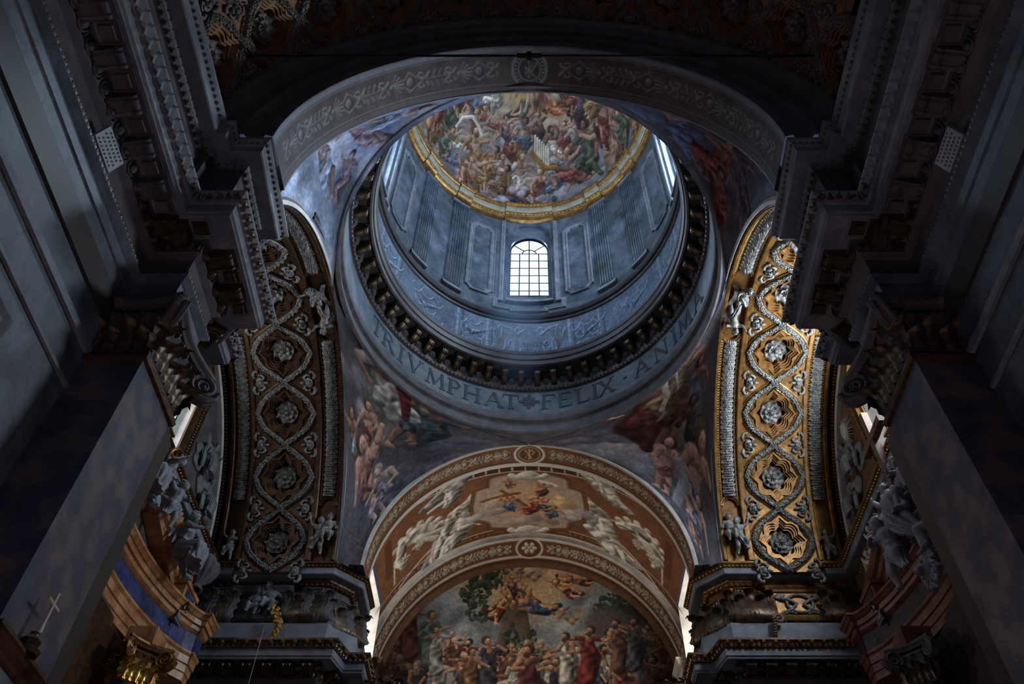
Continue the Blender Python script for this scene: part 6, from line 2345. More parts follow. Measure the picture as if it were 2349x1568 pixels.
def cloth_g(pts, rad, n=9, amp=.22, seed=0, flat=.75, k=44, dirx=None):
    """a wrapped, deeply folded cloth that follows a path"""
    r_ = random.Random(seed)
    pts = [Vector(p) for p in pts]
    P3, R3 = [], []
    for i in range(len(pts) - 1):
        for t in np.linspace(0, 1, 5)[:-1]:
            P3.append(pts[i].lerp(pts[i + 1], t))
            R3.append(rad[i] * (1 - t) + rad[i + 1] * t)
    P3.append(pts[-1]); R3.append(rad[-1])
    out = np.zeros((k, len(P3), 3))
    ph = r_.random() * 6
    prev = None
    for j, p in enumerate(P3):
        t = (P3[min(j + 1, len(P3) - 1)] - P3[max(j - 1, 0)]).normalized()
        a = Vector(dirx or (1, 0, 0)) if prev is None else prev
        a = (a - t * a.dot(t)).normalized()
        prev = a
        b = t.cross(a)
        u = j / (len(P3) - 1)
        for q in range(k):
            an = 2 * PI * q / k
            w = 1 + amp * (.35 + .65 * u) * (1 if u < .9 else .6) * math.sin(n * an + ph + 2.4 * u + .9 * math.sin(3 * an + 4 * u)) + .08 * math.sin(5 * u * PI + 2 * an)
            out[q, j] = p + a * math.cos(an) * R3[j] * w + b * math.sin(an) * R3[j] * w * flat
    g = G().grid(out, cu=True)
    for e in (0, -1):
        g.raw(np.concatenate([out[:, e], out[:, e].mean(0)[None]]), [(i, (i + 1) % k, k) for i in range(k)])
    return g


def wing_g(s, sgn, seed=1):
    """feathered wing: x outwards, z up, rooted at the origin"""
    g = G()
    for row, (n, L_, sp) in enumerate(((9, .62, 1.0), (8, .40, .8), (7, .24, .6))):
        for k in range(n):
            t = k / (n - 1)
            root_ = Vector((sgn * (.04 + .42 * t * sp) * s, -.03 * row * s * -1, (.10 + .34 * math.sin(t * 1.9)) * s))
            an = RAD(-88 + 74 * t)
            d = Vector((sgn * math.cos(an), 0, math.sin(an)))
            P = []
            nrm = Vector((d.z, 0, -d.x))
            for i, u in enumerate((0, .25, .5, .75, 1.0)):
                w = .055 * s * (1 - .12 * row) * (.7, 1, 1, .8, .25)[i]
                c = root_ + d * L_ * s * u * (1 - .25 * (1 - t)) + Vector((0, -.10 * s * u * u, 0))
                P.append([c - nrm * w + Vector((0, .012 * s, 0)), c + Vector((0, .03 * s, 0)), c + nrm * w + Vector((0, .012 * s, 0))])
            g.grid(np.array([[tuple(v) for v in row_] for row_ in P]))
    g.tube([(sgn * .02 * s, 0, .04 * s), (sgn * .16 * s, .01, .30 * s), (sgn * .36 * s, .01, .44 * s), (sgn * .48 * s, 0, .40 * s)], [.06 * s, .055 * s, .045 * s, .02 * s], 6)
    return g


POSES = {
    # local frame: x to the figure's left, y forward, z up; unit = standing height 1.75
    'seat': dict(pelvis=(0, 0, .10), chest=(0, .03, .50), neck=(0, .05, .66), head=(0, .07, .82), face=(0, .3, .80), sh_l=(.19, .03, .57), el_l=(.32, .12, .36), wr_l=(.22, .34, .28), ha_l=(.17, .42, .27), sh_r=(-.19, .03, .57), el_r=(-.34, -.02, .34), wr_r=(-.36, .20, .20), ha_r=(-.36, .29, .18),
                 hip_l=(.10, .03, .08), kn_l=(.16, .46, .12), an_l=(.14, .50, -.30), to_l=(.15, .64, -.36), hip_r=(-.10, .03, .08), kn_r=(-.15, .45, .04), an_r=(-.12, .36, -.36), to_r=(-.13, .48, -.44)),
    'lean': dict(pelvis=(0, 0, .10), chest=(.10, .08, .48), neck=(.16, .12, .62), head=(.20, .16, .77), face=(.36, .34, .74), sh_l=(.28, .10, .54), el_l=(.42, .26, .38), wr_l=(.34, .46, .42), ha_l=(.30, .54, .46), sh_r=(-.08, .04, .56), el_r=(-.30, .02, .42), wr_r=(-.40, .18, .26), ha_r=(-.44, .25, .20),
                 hip_l=(.10, .03, .08), kn_l=(.22, .44, .16), an_l=(.24, .50, -.26), to_l=(.27, .63, -.32), hip_r=(-.10, .03, .08), kn_r=(-.12, .46, .00), an_r=(-.04, .34, -.38), to_r=(-.03, .46, -.45)),
    'climb': dict(pelvis=(0, 0, .10), chest=(-.04, .05, .48), neck=(-.05, .08, .62), head=(-.06, .12, .78), face=(-.20, .32, .84), sh_l=(.15, .06, .56), el_l=(.34, .14, .66), wr_l=(.44, .18, .88), ha_l=(.47, .19, .97), sh_r=(-.23, .04, .54), el_r=(-.36, .22, .40), wr_r=(-.26, .38, .38), ha_r=(-.18, .43, .38),
                  hip_l=(.10, .03, .06), kn_l=(.20, .34, -.08), an_l=(.16, .16, -.44), to_l=(.20, .28, -.50), hip_r=(-.10, .02, .05), kn_r=(-.16, .18, -.30), an_r=(-.18, .02, -.66), to_r=(-.19, .14, -.72)),
    'fly': dict(pelvis=(0, 0, 0), chest=(.06, .22, .32), neck=(.08, .32, .42), head=(.10, .42, .53), face=(.16, .66, .52), sh_l=(.25, .26, .36), el_l=(.42, .40, .30), wr_l=(.52, .58, .40), ha_l=(.56, .66, .44), sh_r=(-.12, .26, .38), el_r=(-.32, .34, .30), wr_r=(-.40, .52, .22), ha_r=(-.42, .61, .20),
                hip_l=(.10, -.02, -.04), kn_l=(.20, -.02, -.40), an_l=(.22, -.34, -.58), to_l=(.23, -.40, -.70), hip_r=(-.10, -.02, -.04), kn_r=(-.14, .18, -.36), an_r=(-.16, -.08, -.70), to_r=(-.17, -.06, -.83)),
}


def statue(name, label, cat, pose, s, loc, rotz, m='statue', child=False, drape=True, wings=False, long=False, seed=0, voxel=None, group=None, rot=None, mirror=False, flat=1.0):
    J = {k: tuple(c * s for c in v) for k, v in POSES[pose].items()}
    r_ = random.Random(seed)
    if child:
        # shorter limbs, bigger head
        for q in ('l', 'r'):
            for a, b, k in (('sh', 'el', .78), ('el', 'wr', .76)):
                pa, pb = Vector(J[a + '_' + q]), Vector(J[b + '_' + q])
                sh = (pa + (pb - pa) * k) - pb
                chain = {'el': ('el', 'wr', 'ha'), 'wr': ('wr', 'ha')}[b]
                for c in chain: J[c + '_' + q] = tuple(Vector(J[c + '_' + q]) + sh)
            for a, b, k in (('hip', 'kn', .84), ('kn', 'an', .78)):
                pa, pb = Vector(J[a + '_' + q]), Vector(J[b + '_' + q])
                sh = (pa + (pb - pa) * k) - pb
                chain = {'kn': ('kn', 'an', 'to'), 'an': ('an', 'to')}[b]
                for c in chain: J[c + '_' + q] = tuple(Vector(J[c + '_' + q]) + sh)
    for q in ('el_l', 'wr_l', 'ha_l', 'el_r', 'wr_r', 'ha_r', 'kn_l', 'kn_r', 'an_l', 'an_r', 'to_l', 'to_r', 'head', 'face'):
        pass
    root = empty(name, loc, rot or (0, 0, rotz), label, cat, group, scale=(-1 if mirror else 1, flat, 1))
    g, hf = body(J, s, child)
    sculpt('body', g, voxel or .016 * s, m, root, 4)
    hair_g(hf, seed, long).build('hair', M[m], root, True)
    V_ = {k: Vector(v) for k, v in J.items()}
    if drape:
        w = 1.0 if not child else .8
        mid = (V_['kn_l'] + V_['kn_r']) / 2
        end = (V_['an_l'] + V_['an_r']) / 2
        if child:
            cloth_g([V_['pelvis'] + Vector((-.2 * s, -.02, .1 * s)), V_['pelvis'] + Vector((0, .12 * s, -.02 * s)), mid * .6 + V_['pelvis'] * .4 + Vector((.12 * s, .03 * s, -.06 * s)), mid + Vector((.22 * s, -.02 * s, -.24 * s))], [.09 * s, .17 * s, .15 * s, .07 * s], 7, .3, seed).build('drapery', M[m], root, True)
        else:
            cloth_g([V_['chest'] * .45 + V_['pelvis'] * .55, V_['pelvis'] + Vector((0, .06 * s, .0)), mid * .55 + V_['pelvis'] * .45, mid + Vector((0, .0, -.02 * s)), mid * .4 + end * .6, end + Vector((0, 0, .03 * s))], [.15 * s, .22 * s, .235 * s, .225 * s, .20 * s, .22 * s], 11, .15, seed).build('skirt', M[m], root, True)
            cloth_g([V_['chest'] * .5 + V_['pelvis'] * .5, V_['chest'] + Vector((0, 0, -.02 * s)), V_['chest'] + Vector((0, 0, .09 * s))], [.165 * s, .19 * s, .14 * s], 9, .12, seed + 1, .85).build('bodice', M[m], root, True)
            cloth_g([V_['sh_r'] + Vector((0, -.02 * s, .02 * s)), V_['pelvis'] + Vector((-.24 * s, -.06 * s, .2 * s)), V_['pelvis'] + Vector((-.30 * s, .1 * s, -.1 * s)), V_['pelvis'] + Vector((-.34 * s, .24 * s, -.44 * s))], [.07 * s, .12 * s, .15 * s, .10 * s], 6, .34, seed + 2, .6).build('mantle', M[m], root, True)
    if wings:
        for q in (-1, 1):
            o = wing_g((1.0 if not child else .62) * s, q).build('wing', M[m], root, True)
            o.location = V_['chest'] + Vector((q * .07 * s, -.13 * s, 0))
            o.rotation_euler = (.15, 0, q * -.5)
    return root


# ================================================================== ALTARS OF THE TRANSEPT
A_PATH = [(8.7, 10.0), (8.95, 11.5), (9.12, 12.8), (9.28, 14.4), (9.36, 15.6), (9.34, 16.9), (9.12, 18.2), (8.86, 19.0), (8.62, 19.45), (8.42, 19.45), (8.42, 20.2)]
A_COR = [(1.0, 12.46), (0, 12.46), (0, 12.40), (.04, 12.37), (.09, 12.30), (.13, 12.28), (.15, 12.16), (.21, 12.14), (.23, 12.05), (.30, 12.0), (.34, 11.98)]
A_FRI = [(.34, 11.99), (.34, 11.50)]
A_ARC = [(.34, 11.51), (.26, 11.48), (.26, 11.42), (.31, 11.36), (.33, 11.18), (.37, 11.16), (.38, 10.98), (.41, 10.96), (.42, 10.78), (1.3, 10.74)]


def smooth_path(P, k=3):
    out = []
    P = [np.array(p, float) for p in P]
    for i in range(len(P) - 1):
        if i >= len(P) - 3:
            out.append(tuple(P[i]))
            continue
        p0, p1, p2, p3 = P[max(i - 1, 0)], P[i], P[i + 1], P[min(i + 2, len(P) - 1)]
        for t in np.arange(k) / k:
            out.append(tuple(.5 * (2 * p1 + (p2 - p0) * t + (2 * p0 - 5 * p1 + 4 * p2 - p3) * t * t + (3 * p1 - p0 - 3 * p2 + p3) * t ** 3)))
    out.append(tuple(P[-1]))
    return out


AP = smooth_path(A_PATH)
for sx, s_ in ((1, 'right'), (-1, 'left')):
    mo, mb = ('red', 'reddark') if sx > 0 else ('orange', 'blue')
    desc = 'red marble' if sx > 0 else 'orange and blue marble'
    root = empty('altar_entablature', (0, 0, 0), label='curved ' + desc + ' entablature of the ' + s_ + ' transept altar', cat='altar')
    sweep(AP, A_COR, mirror=sx < 0).build('cornice', M[mo], root)
    sweep(AP, A_FRI, mirror=sx < 0).build('frieze', M[mb], root)
    sweep(AP, A_ARC, mirror=sx < 0).build('architrave', M[mo], root)
    # broken pediment: two raking curved pieces and the pedestal blocks behind the figures
    for part, (ys_, zs2, n_) in enumerate((((19.3, 18.4, 17.4, 16.5), (12.5, 12.74, 13.08, 13.36), 8), ((10.4, 11.3, 12.3, 13.1), (12.5, 12.74, 13.08, 13.36), 8))):
        pts = smooth_path(list(zip(ys_, zs2)) + [(ys_[-1], zs2[-1])], 3)[:-1]
        prof = [(.0, .0), (-.05, .12), (-.14, .16), (-.16, .30), (-.26, .34), (-.34, .46), (-.34, .52)]
        rows = [[(sx * (9.35 + .0 + xo), y, z + zo) for xo, zo in prof] for y, z in pts]
        g = G().grid(np.array(rows))
        y, z = pts[-1]
        g.raw([(sx * (9.35 + xo), y, z + zo) for xo, zo in prof] + [(sx * 9.9, y, z + .52), (sx * 9.9, y, z)], [tuple(range(len(prof) + 2))])
        rows = [[(sx * 9.35, y, z), (sx * 9.9, y, z)] for y, z in pts]
        g.grid(np.array(rows))
        rows = [[(sx * 9.01, y, z + .52), (sx * 9.9, y, z + .52)] for y, z in pts]
        g.grid(np.array(rows))
        g.build('pediment_piece', M[mo], root)
    g = G()
    for y0, y1, z1 in ((14.2, 15.2, 12.9), (18.6, 19.5, 12.9)):
        x0, x1 = sorted((sx * 9.0, sx * 9.75))
        g.box((x0, y0, 12.44), (x1, y1, z1)).box((x0 - .05, y0 - .05, z1 - .12), (x1 + .05, y1 + .05, z1))
        g.build('pedestal', M[mo], root)
        g = G().box((x0 - .02, y0 + .14, 12.52), (x1 + .02, y1 - .14, z1 - .18))
        g.build('inlaid_panel', M[mb], root)
        g = G()
    # wall of the altar recess and the columns with gilded capitals
    w = G()
    w.grid(np.array([[(sx * (9.72 + .0 * y), y, -1.6), (sx * 9.72, y, 10.9)] for y in np.linspace(10, 20.2, 20)]))
    w.build('recess_wall', M['golddark' if sx < 0 else 'reddark'], root)
    for y_, nm in ((17.75, 'nearer the choir'), (11.8, 'nearer the nave')):
        if nm == 'nearer the nave': continue
        c = empty('altar_column', (sx * 9.05, y_, -1.6), label='round dark marble column below the ' + s_ + ' altar entablature', cat='column')
        G().lathe([(.52, 0), (.52, .2), (.46, .3), (.50, .4), (.42, .5), (.42, 4), (.36, 11.02)], 28).build('shaft', M['reddark' if sx > 0 else 'blue'], c)
        k = capital(.62, .62, .95, (sx * 9.05, y_, 9.42), PI / 4, ('bright gilded' if sx < 0 else 'dark-toned') + ' leafy capital under the ' + desc + ' entablature', 'gold' if sx < 0 else 'stonedark', 'goldbright' if sx < 0 else 'bronze', name='column_capital')  # right capital in darker materials that stand in for its dim light
        G().box((-.34, -.34, 11.96), (.34, .34, 12.4)).build('impost', M[mo], c)

# altarpiece in its moulded gilded frame, deep in the left transept
root = empty('framed_altarpiece', (-11.25, 17.9, 8.9), (0, 0, RAD(14)), 'oval painting in a thick gilded moulded frame at the bottom left', 'painting')
th = np.linspace(0, 2 * PI, 61)[:-1]
prof = [(1.30, 0), (1.30, .10), (1.24, .17), (1.16, .19), (1.10, .12), (1.07, .12), (1.03, .17), (.97, .16), (.92, .06), (.92, 0)]
G().grid(np.array([[(1.05 * (.25 + r * 1.0) * math.cos(t), -d, 2.1 * (.12 + r) * math.sin(t)) for r, d in prof] for t in th]), cu=True).build('frame', M['gold'], root, True)
cvp = Canvas(300, 240, (96, 100, 116), 77)
cvp.a *= (.6 + .8 * vnoise(300, 240, 80, cvp.rng))[..., None]
cvp.cloud(120, 60, 60, (120, 120, 132))
cvp.figure(110, 150, 150, 0, 1, 'seat', cloth=(60, 84, 86), wrap=1.0, hair=(70, 56, 50), beard=True)
cvp.figure(150, 200, 110, 0, -1, 'seat', cloth=(150, 140, 140), wrap=.9)
cvp.figure(70, 220, 90, 0, 1, 'fly', child=True, cloth=(120, 70, 64))
P = np.zeros((60, 70, 3))
P[..., 0] = np.linspace(-1.3, 1.3, 60)[:, None]
P[..., 1] = -.03
P[..., 2] = np.linspace(2.3, -2.3, 70)[None]
pt = Painted(P, cvp)
msk = ((P[..., 0] / 1.28) ** 2 + (P[..., 2] / 2.25) ** 2) < 1
o = pt.build('painted_panel', msk)
o.parent = root
G().grid(np.array([[(-3.4, .2, -4), (-3.4, .2, 2.05)], [(1.6, .2, -4), (1.6, .2, 2.05)]])).build('backing_wall', M['golddark'], root)

# moulded top of a wall tabernacle with a small bright cross, fixed to the left near pier
root = empty('wall_tabernacle', (-5.53, 8.30, 4.5), label='dark gilded moulded top of a wall tabernacle at the bottom left corner', cat='tabernacle')
g = G()
P = []
for z, k in ((.02, .0), (.04, .03), (.08, .04), (.10, .06), (.14, .10), (.17, .11), (.20, .13), (.24, .13)):
    P.append([(0, -.72 - k * .6, z), (.04 + k, -.72 - k * .6, z), (.04 + k, .66 + k * .6, z), (0, .66 + k * .6, z)])
g.grid(np.array(P).transpose(1, 0, 2), cu=False)
g.raw(P[-1], [(0, 1, 2, 3)])
g.build('cornice', M['golddark'], root)
G().box((.0, -.66, -2.6), (.03, .6, .02)).build('panel', M['wallmarble'], root)
G().lathe([(.13, 0), (.15, .05), (.09, .09), (.11, .16), (.05, .22), (.045, .26)], 14, T(.10, -.10, .24)).build('finial', M['bronze'], root)
root = empty('altar_cross', (-5.39, 8.20, 5.0), label='small bright cross standing on a finial at the bottom left', cat='cross')
G().tube([(0, 0, 0), (0, 0, .10), (0, 0, .50)], [.035, .022, .022], 8).build('upright', M['cream'], root)
G().tube([(0, -.14, .36), (0, .14, .36)], .02, 8).build('crossbar', M['cream'], root)

# ---- left altar figures (white marble, cool light)
LX = -9.15
statue('seated_angel', 'grey marble angel in long robes seated high on the left pediment, beside the pier', 'statue', 'lean', 1.30, (LX, 14.75, 12.95), -PI / 2 - .2, long=True, seed=3)
statue('seated_angel', 'grey marble winged angel seated on the lower end of the left pediment, by the urn', 'statue', 'lean', 1.26, (LX + .12, 17.55, 12.95), -PI / 2 + .1, long=True, wings=True, seed=9)
statue('marble_child', 'grey marble child wrapped in cloth between the two seated angels', 'statue', 'climb', .95, (LX + .02, 16.5, 13.55), -PI / 2 - .5, child=True, seed=5)
statue('marble_child', 'grey marble child crouching behind the lower angel, next to the urn', 'statue', 'seat', .80, (LX - .05, 18.4, 13.15), -PI / 2 + .3, child=True, seed=6)
statue('marble_child', 'grey marble child leaning out beside the bronze wheel', 'statue', 'fly', .95, (LX - .05, 15.4, 13.75), -PI / 2 + .5, child=True, seed=7)
root = empty('bronze_wheel', (LX + .0, 15.75, 14.55), (0, RAD(25), 0), 'small spoked bronze wheel above the angel on the left pediment', 'wheel')
g = G().tube([(0, .27 * math.cos(t), .27 * math.sin(t)) for t in np.linspace(0, 2 * PI, 25)], .045, 8, False)
g.build('rim', M['gold'], root)
for k in range(3):
    a = PI * k / 3
    G().tube([(0, -.26 * math.cos(a), -.26 * math.sin(a)), (0, .26 * math.cos(a), .26 * math.sin(a))], .025, 6).build('spoke', M['gold'], root)
root = empty('flaming_urn', (-8.95, 19.05, 12.9), label='dark fluted urn with a carved flame at the end of the left pediment', cat='urn')
n_ = 40
prof = [(.16, 0), (.2, .04), (.12, .12), (.14, .18), (.36, .40), (.46, .62), (.42, .82), (.26, .92), (.30, .96), (.30, 1.0), (.2, 1.02)]
P = np.array([[(r * (1 + (.06 * math.cos(14 * a) if 3 <= i <= 6 else 0)) * math.cos(a), r * (1 + (.06 * math.cos(14 * a) if 3 <= i <= 6 else 0)) * math.sin(a), z) for i, (r, z) in enumerate(prof)] for a in np.linspace(0, 2 * PI, 85)[:-1]])
G().grid(P, cu=True).build('bowl', M['stonedark'], root, True)
g = G()
r_ = random.Random(2)
for k in range(11):
    a = r_.uniform(0, 6.28)
    b = .13 * r_.random()
    g.tube([(b * math.cos(a), b * math.sin(a), .98), (b * 1.5 * math.cos(a + .5), b * 1.5 * math.sin(a + .5), 1.12), (b * 1.1 * math.cos(a + 1.1), b * 1.1 * math.sin(a + 1.1), 1.24 + .08 * r_.random()), (b * .6 * math.cos(a + 1.6), b * .6 * math.sin(a + 1.6), 1.36)], [.06, .075, .05, .012], 6)
g.build('flame', M['golddark'], root, True)

# ---- right altar figures: children lifting a great cross
RX_ = 9.1
statue('marble_child', 'white marble child reaching up with one arm beside the wooden cross, right transept', 'statue', 'climb', 1.25, (RX_, 16.1, 12.75), PI / 2 + .2, child=True, seed=11)
statue('marble_child', 'white marble child with head just behind the foot of the wooden cross', 'statue', 'seat', .9, (RX_ + .1, 15.0, 13.75), PI / 2 - .3, child=True, seed=12)
statue('draped_figure', 'white marble figure in billowing robes in the middle of the right altar group', 'statue', 'lean', 1.35, (RX_ + .0, 15.25, 12.6), PI / 2 + .1, long=True, seed=13, mirror=True)
statue('draped_figure', 'white marble robed figure bending over at the edge of the right pier', 'statue', 'seat', 1.15, (RX_ + .1, 14.2, 12.9), PI / 2 - .5, long=True, seed=14)
statue('marble_child', 'large white marble child striding down at the lower left of the right altar group', 'statue', 'climb', 1.3, (RX_ - .45, 16.1, 11.75), PI / 2 + .5, child=True, seed=15, mirror=True)
statue('marble_child', 'white marble child kneeling at the lower right of the right altar group, by the pier', 'statue', 'seat', 1.15, (RX_ - .35, 14.15, 11.1), PI / 2 - .6, child=True, seed=16)
for k, (y_, z_, s) in enumerate(((15.5, 12.1, .55), (15.0, 11.6, .6), (15.1, 12.9, .6), (14.6, 12.2, .5))):
    pass
g = G()
r_ = random.Random(6)
for k in range(16):
    g.ell((9.3 + .25 * r_.random(), 14.0 + 2.2 * r_.random(), 11.3 + 1.6 * r_.random()), (.3, .34 + .2 * r_.random(), .28), 10, 7)
root = empty('marble_cloud', (0, 0, 0), label='rounded white marble cloud bank behind the figures of the right altar', cat='cloud')
sculpt('cloud', g, .05, 'statue', root, 4)
cloth_g([(8.9, 15.6, 13.0), (8.75, 15.5, 12.5), (8.7, 15.2, 12.1), (8.8, 14.9, 11.6)], [.25, .42, .46, .25], 9, .3, 4, .6).build('blown_drapery', M['statue'], root, True)
root = empty('wooden_cross', (8.95, 15.5, 13.3), (0, 0, 0), 'brown wooden cross rising above the marble figures into the right window', 'cross')
G().box((-.09, -.10, 0), (.09, .10, 2.6)).build('upright', M['wood'], root)
G().box((-.10, -.78, 1.62), (.08, .66, 1.82)).build('crossbar', M['wood'], root)
root = empty('lion_head', (8.75, 15.1, 10.75), (0, 0, PI / 2), 'white marble lion head at the foot of the right altar group', 'sculpture')
g = G().ell((0, .05, 0), (.24, .26, .28), 12, 8).ell((0, .30, -.06), (.13, .14, .11), 10, 6).ell((0, .40, -.02), (.06, .05, .04), 8, 5)
for s in (-1, 1): g.ell((s * .10, .26, .10), (.06, .06, .05), 8, 5)
sculpt('face', g, .02, 'statue', root)
g = G()
r_ = random.Random(4)
for k in range(90):
    a, R_q = r_.uniform(0, 2 * PI), r_.uniform(.2, .34)
    y_ = .12 - .5 * (R_q - .2)
    p = (R_q * math.cos(a), y_, R_q * math.sin(a))
    b_ = a + r_.uniform(-.7, .7)
    q = (p[0] + .14 * math.cos(b_), y_ + r_.uniform(-.08, .03), p[2] + .14 * math.sin(b_) - .04)
    g.tube([p, ((p[0] + q[0]) / 2, y_ + .03, (p[2] + q[2]) / 2), q], [.045, .05, .02], 5)
g.build('mane', M['statue'], root, True)

# ---- stucco children in the corners of the transept soffits
for sx, s_ in ((1, 'right'), (-1, 'left')):
    tone = 'pale stucco' if sx > 0 else 'dusky stucco'
    for X, th, pose, sc_, lab, sd in ((6.17, 73, 'seat', .72, 'child holding flowers, foot of the SIDE arch', 21), (6.46, 74.5, 'climb', .78, 'child stepping out of the niche, foot of the SIDE arch', 22), (9.12, 77, 'climb', .62, 'single child in the far corner, foot of the SIDE vault', 23),
                                      (6.22, 3.6, 'fly', .72, 'child flying with a scroll, lower of two on the SIDE arch', 24), (6.40, -3.6, 'fly', .72, 'child flying with a scroll, upper of two on the SIDE arch', 25)):
        m = m_on_arc(sx, X, RAD(th), TR + .05)
        # head up along the arch (towards its crown): local z -> -y of the soffit frame, front -> into the room
        up = -1 if th > 30 else (-1 if th < 0 else 1)
        B = Matrix(((1, 0, 0, 0), (0, 0, up, 0), (0, 1, 0, .06), (0, 0, 0, 1)))
        o = statue('stucco_child', tone + ' ' + lab.replace('SIDE', s_), 'relief', pose, sc_, (0, 0, 0), 0, m='silver', child=True, seed=sd + sx, voxel=.016, drape=True)
        o.matrix_world = m @ B
    # the scroll the pair at the crown holds
    rows = []
    for t in np.linspace(0, 1, 22):
        x = 6.14 + .10 * math.sin(t * 7) - .06
        th = RAD(-8 + 16 * t)
        c = m_on_arc(sx, x, th, TR + .02)
        rows.append([tuple(c @ Vector((-.07, 0, .05 + .05 * math.sin(t * 9)))), tuple(c @ Vector((.07, 0, .10 + .05 * math.sin(t * 9))))])
    root = empty('stucco_scroll', (0, 0, 0), label='curling lettered stucco scroll across the crown of the ' + s_ + ' arch' if sx < 0 else 'curling plain stucco scroll across the crown of the right arch', cat='scroll')
    G().grid(np.array(rows)).build('ribbon', M['silver'], root, True)
    if sx < 0:
        for word, t0, t1 in (('SALVE', .06, .30), ('DEIPARAE', .36, .66), ('PARENS', .74, .96)):
            for k, ch in enumerate(word):
                t = t0 + (t1 - t0) * (k + .2) / len(word)
                x = 6.14 + .10 * math.sin(t * 7) - .06
                c = m_on_arc(sx, x, RAD(-8 + 16 * t), TR + .02)
                g = G()
                for q in letter_quads(ch):
                    g.raw([tuple(c @ Vector((-.05 + .10 * (1 - p[1]), .075 * p[0], .095 + .05 * math.sin(t * 9) + .25 * (.05 - .10 * p[1])))) for p in q], [(0, 1, 2, 3)])
                g.build('letter', M['ink'], root)

# ---- large reliefs in the lunettes beside the windows
for sx, s_ in ((1, 'right'), (-1, 'left')):
    tone = 'white' if sx > 0 else 'shadowed grey'
    statue('relief_angel', tone + ' stucco angel in relief, higher of the two on the ' + s_ + ' lunette wall', 'relief', 'lean', 1.12, (sx * 9.66, 18.3, 16.75), sx * PI / 2, m='statue', long=True, seed=31, wings=True, voxel=.024, mirror=sx < 0, flat=.5)
    statue('relief_angel', tone + ' robed stucco figure kneeling low in the corner of the ' + s_ + ' lunette wall', 'relief', 'seat', 1.08, (sx * 9.66, 19.2, 15.9), sx * PI / 2, m='statue', long=True, seed=32, voxel=.024, mirror=sx < 0, flat=.5)
    g = G()
    r_ = random.Random(9)
    for k in range(26):
        t = r_.random()
        g.ell((sx * 9.72, 17.4 + 2.3 * t + .3 * r_.random(), 16.6 - 1.1 * t + .5 * r_.random()), (.10, .22, .17), 8, 6)
    root = empty('stucco_cloud', (0, 0, 0), label=tone + ' stucco cloud bank behind the ' + s_ + ' lunette figures', cat='cloud')
    sculpt('cloud', g, .045, 'statue', root, 3)
root = empty('sunburst', (9.62, 18.0, 17.75), (0, 0, 0), 'white stucco oval sunburst with straight rays on the right lunette wall', 'relief')
G().lathe([(0, .06), (.22, .05), (.26, .0)], 24, RY(-PI / 2) @ SCL(1.2, .8, 1)).build('disc', M['white'], root)
for k in range(30):
    a = 2 * PI * k / 30
    L_ = .62 if k % 2 else .48
    o = G().raw([(-.02, .24 * math.cos(a - .05), .30 * math.sin(a - .05)), (-.02, .24 * math.cos(a + .05), .30 * math.sin(a + .05)), (.06, L_ * math.cos(a), L_ * 1.15 * math.sin(a)), (.05, .24 * math.cos(a), .3 * math.sin(a))], [(0, 1, 2), (0, 2, 3), (1, 3, 2)]).build('ray', M['white'], root)

# ---- leafy relief panel on the right end wall attic
root = empty('foliage_panel', (9.62, 18.6, 13.75), (0, 0, PI / 2), 'gilded panel of white leaf scrolls with two small children, right end wall', 'relief panel')
fourframe(2.4, 1.5, [(0, -.1), (0, .08), (.06, .12), (.12, .06), (.16, .0), (.2, -.02)]).build('frame', M['gold'], root)
G().grid(np.array([[(-1.1, -.03, -.7), (-1.1, -.03, .7)], [(1.1, -.03, -.7), (1.1, -.03, .7)]])).build('ground', M['gold'], root)
g = G()
r_ = random.Random(12)
lf = leaf_g(.24, .18, .9, 3, 7, 5)
for k in range(90):
    g.add(lf, T(r_.uniform(-1.0, 1.0), .02 + .06 * r_.random(), r_.uniform(-.62, .5)) @ RY(r_.uniform(-3, 3)) @ SCL(r_.uniform(.6, 1.1)))
o = g.build('leaf_scrolls', M['white'], root)
o['kind'] = 'stuff'
for q, (x, z, sd) in enumerate(((.55, -.25, 41), (-.1, .1, 42))):
    statue('stucco_child', ('lower' if q == 0 else 'upper') + ' white stucco child among the leaf scrolls of the right wall panel', 'relief', 'climb', .72, (9.5, 18.6 + x, 13.75 + z), PI / 2, m='white', child=True, seed=sd, voxel=.02)
# ---- the two seated children in the dark left attic panel
for q, (x, sd, po) in enumerate(((-7.75, 51, 'seat'), (-7.3, 52, 'lean'))):
    statue('stucco_child', 'dark stucco child in the left attic panel, ' + ('stretching a leg' if q == 0 else 'holding a round fan'), 'relief', po, .80, (x - .25, 21.22, 13.62 + .15 * q), PI, m='stone', child=True, seed=sd, voxel=.022)

# ---- carved pieces standing on the far cornice
root = empty('gilded_leaf_drop', (-7.12, 20.72, 12.47), label='gilded carved leaf sprig standing on the left cornice, catching light', cat='ornament')
g = G()
r_ = random.Random(3)
for k in range(60):
    t = k / 59
    c = Vector((.10 * math.sin(t * 5) * (1 if True else 0), 0, .02 + 1.0 * t))
    w = .05 + .10 * t
    g.ell(c + Vector((r_.uniform(-w, w), r_.uniform(-w, w) * .6, r_.uniform(-.03, .03))), (.045, .04, .06), 6, 4)
g.build('leaves', M['goldbright'], root)
G().tube([(-.06, 0, -.02), (0, 0, .1), (.08, 0, .4), (.02, 0, .8)], [.06, .05, .05, .03], 8).build('stem', M['gold'], root)
root = empty('scrolled_bracket', (6.9, 20.72, 12.45), label='brown carved wooden crozier scroll standing on the right cornice', cat='ornament')
pts = [(-.12, 0, 0), (-.06, 0, .2), (-.02, 0, .42), (0, 0, .6)] + [(.14 + .15 * (1 - t * .8) * math.cos(PI - t * 9), 0, .62 + .15 * (1 - t * .8) * math.sin(PI - t * 9)) for t in np.linspace(0, 1, 18)]
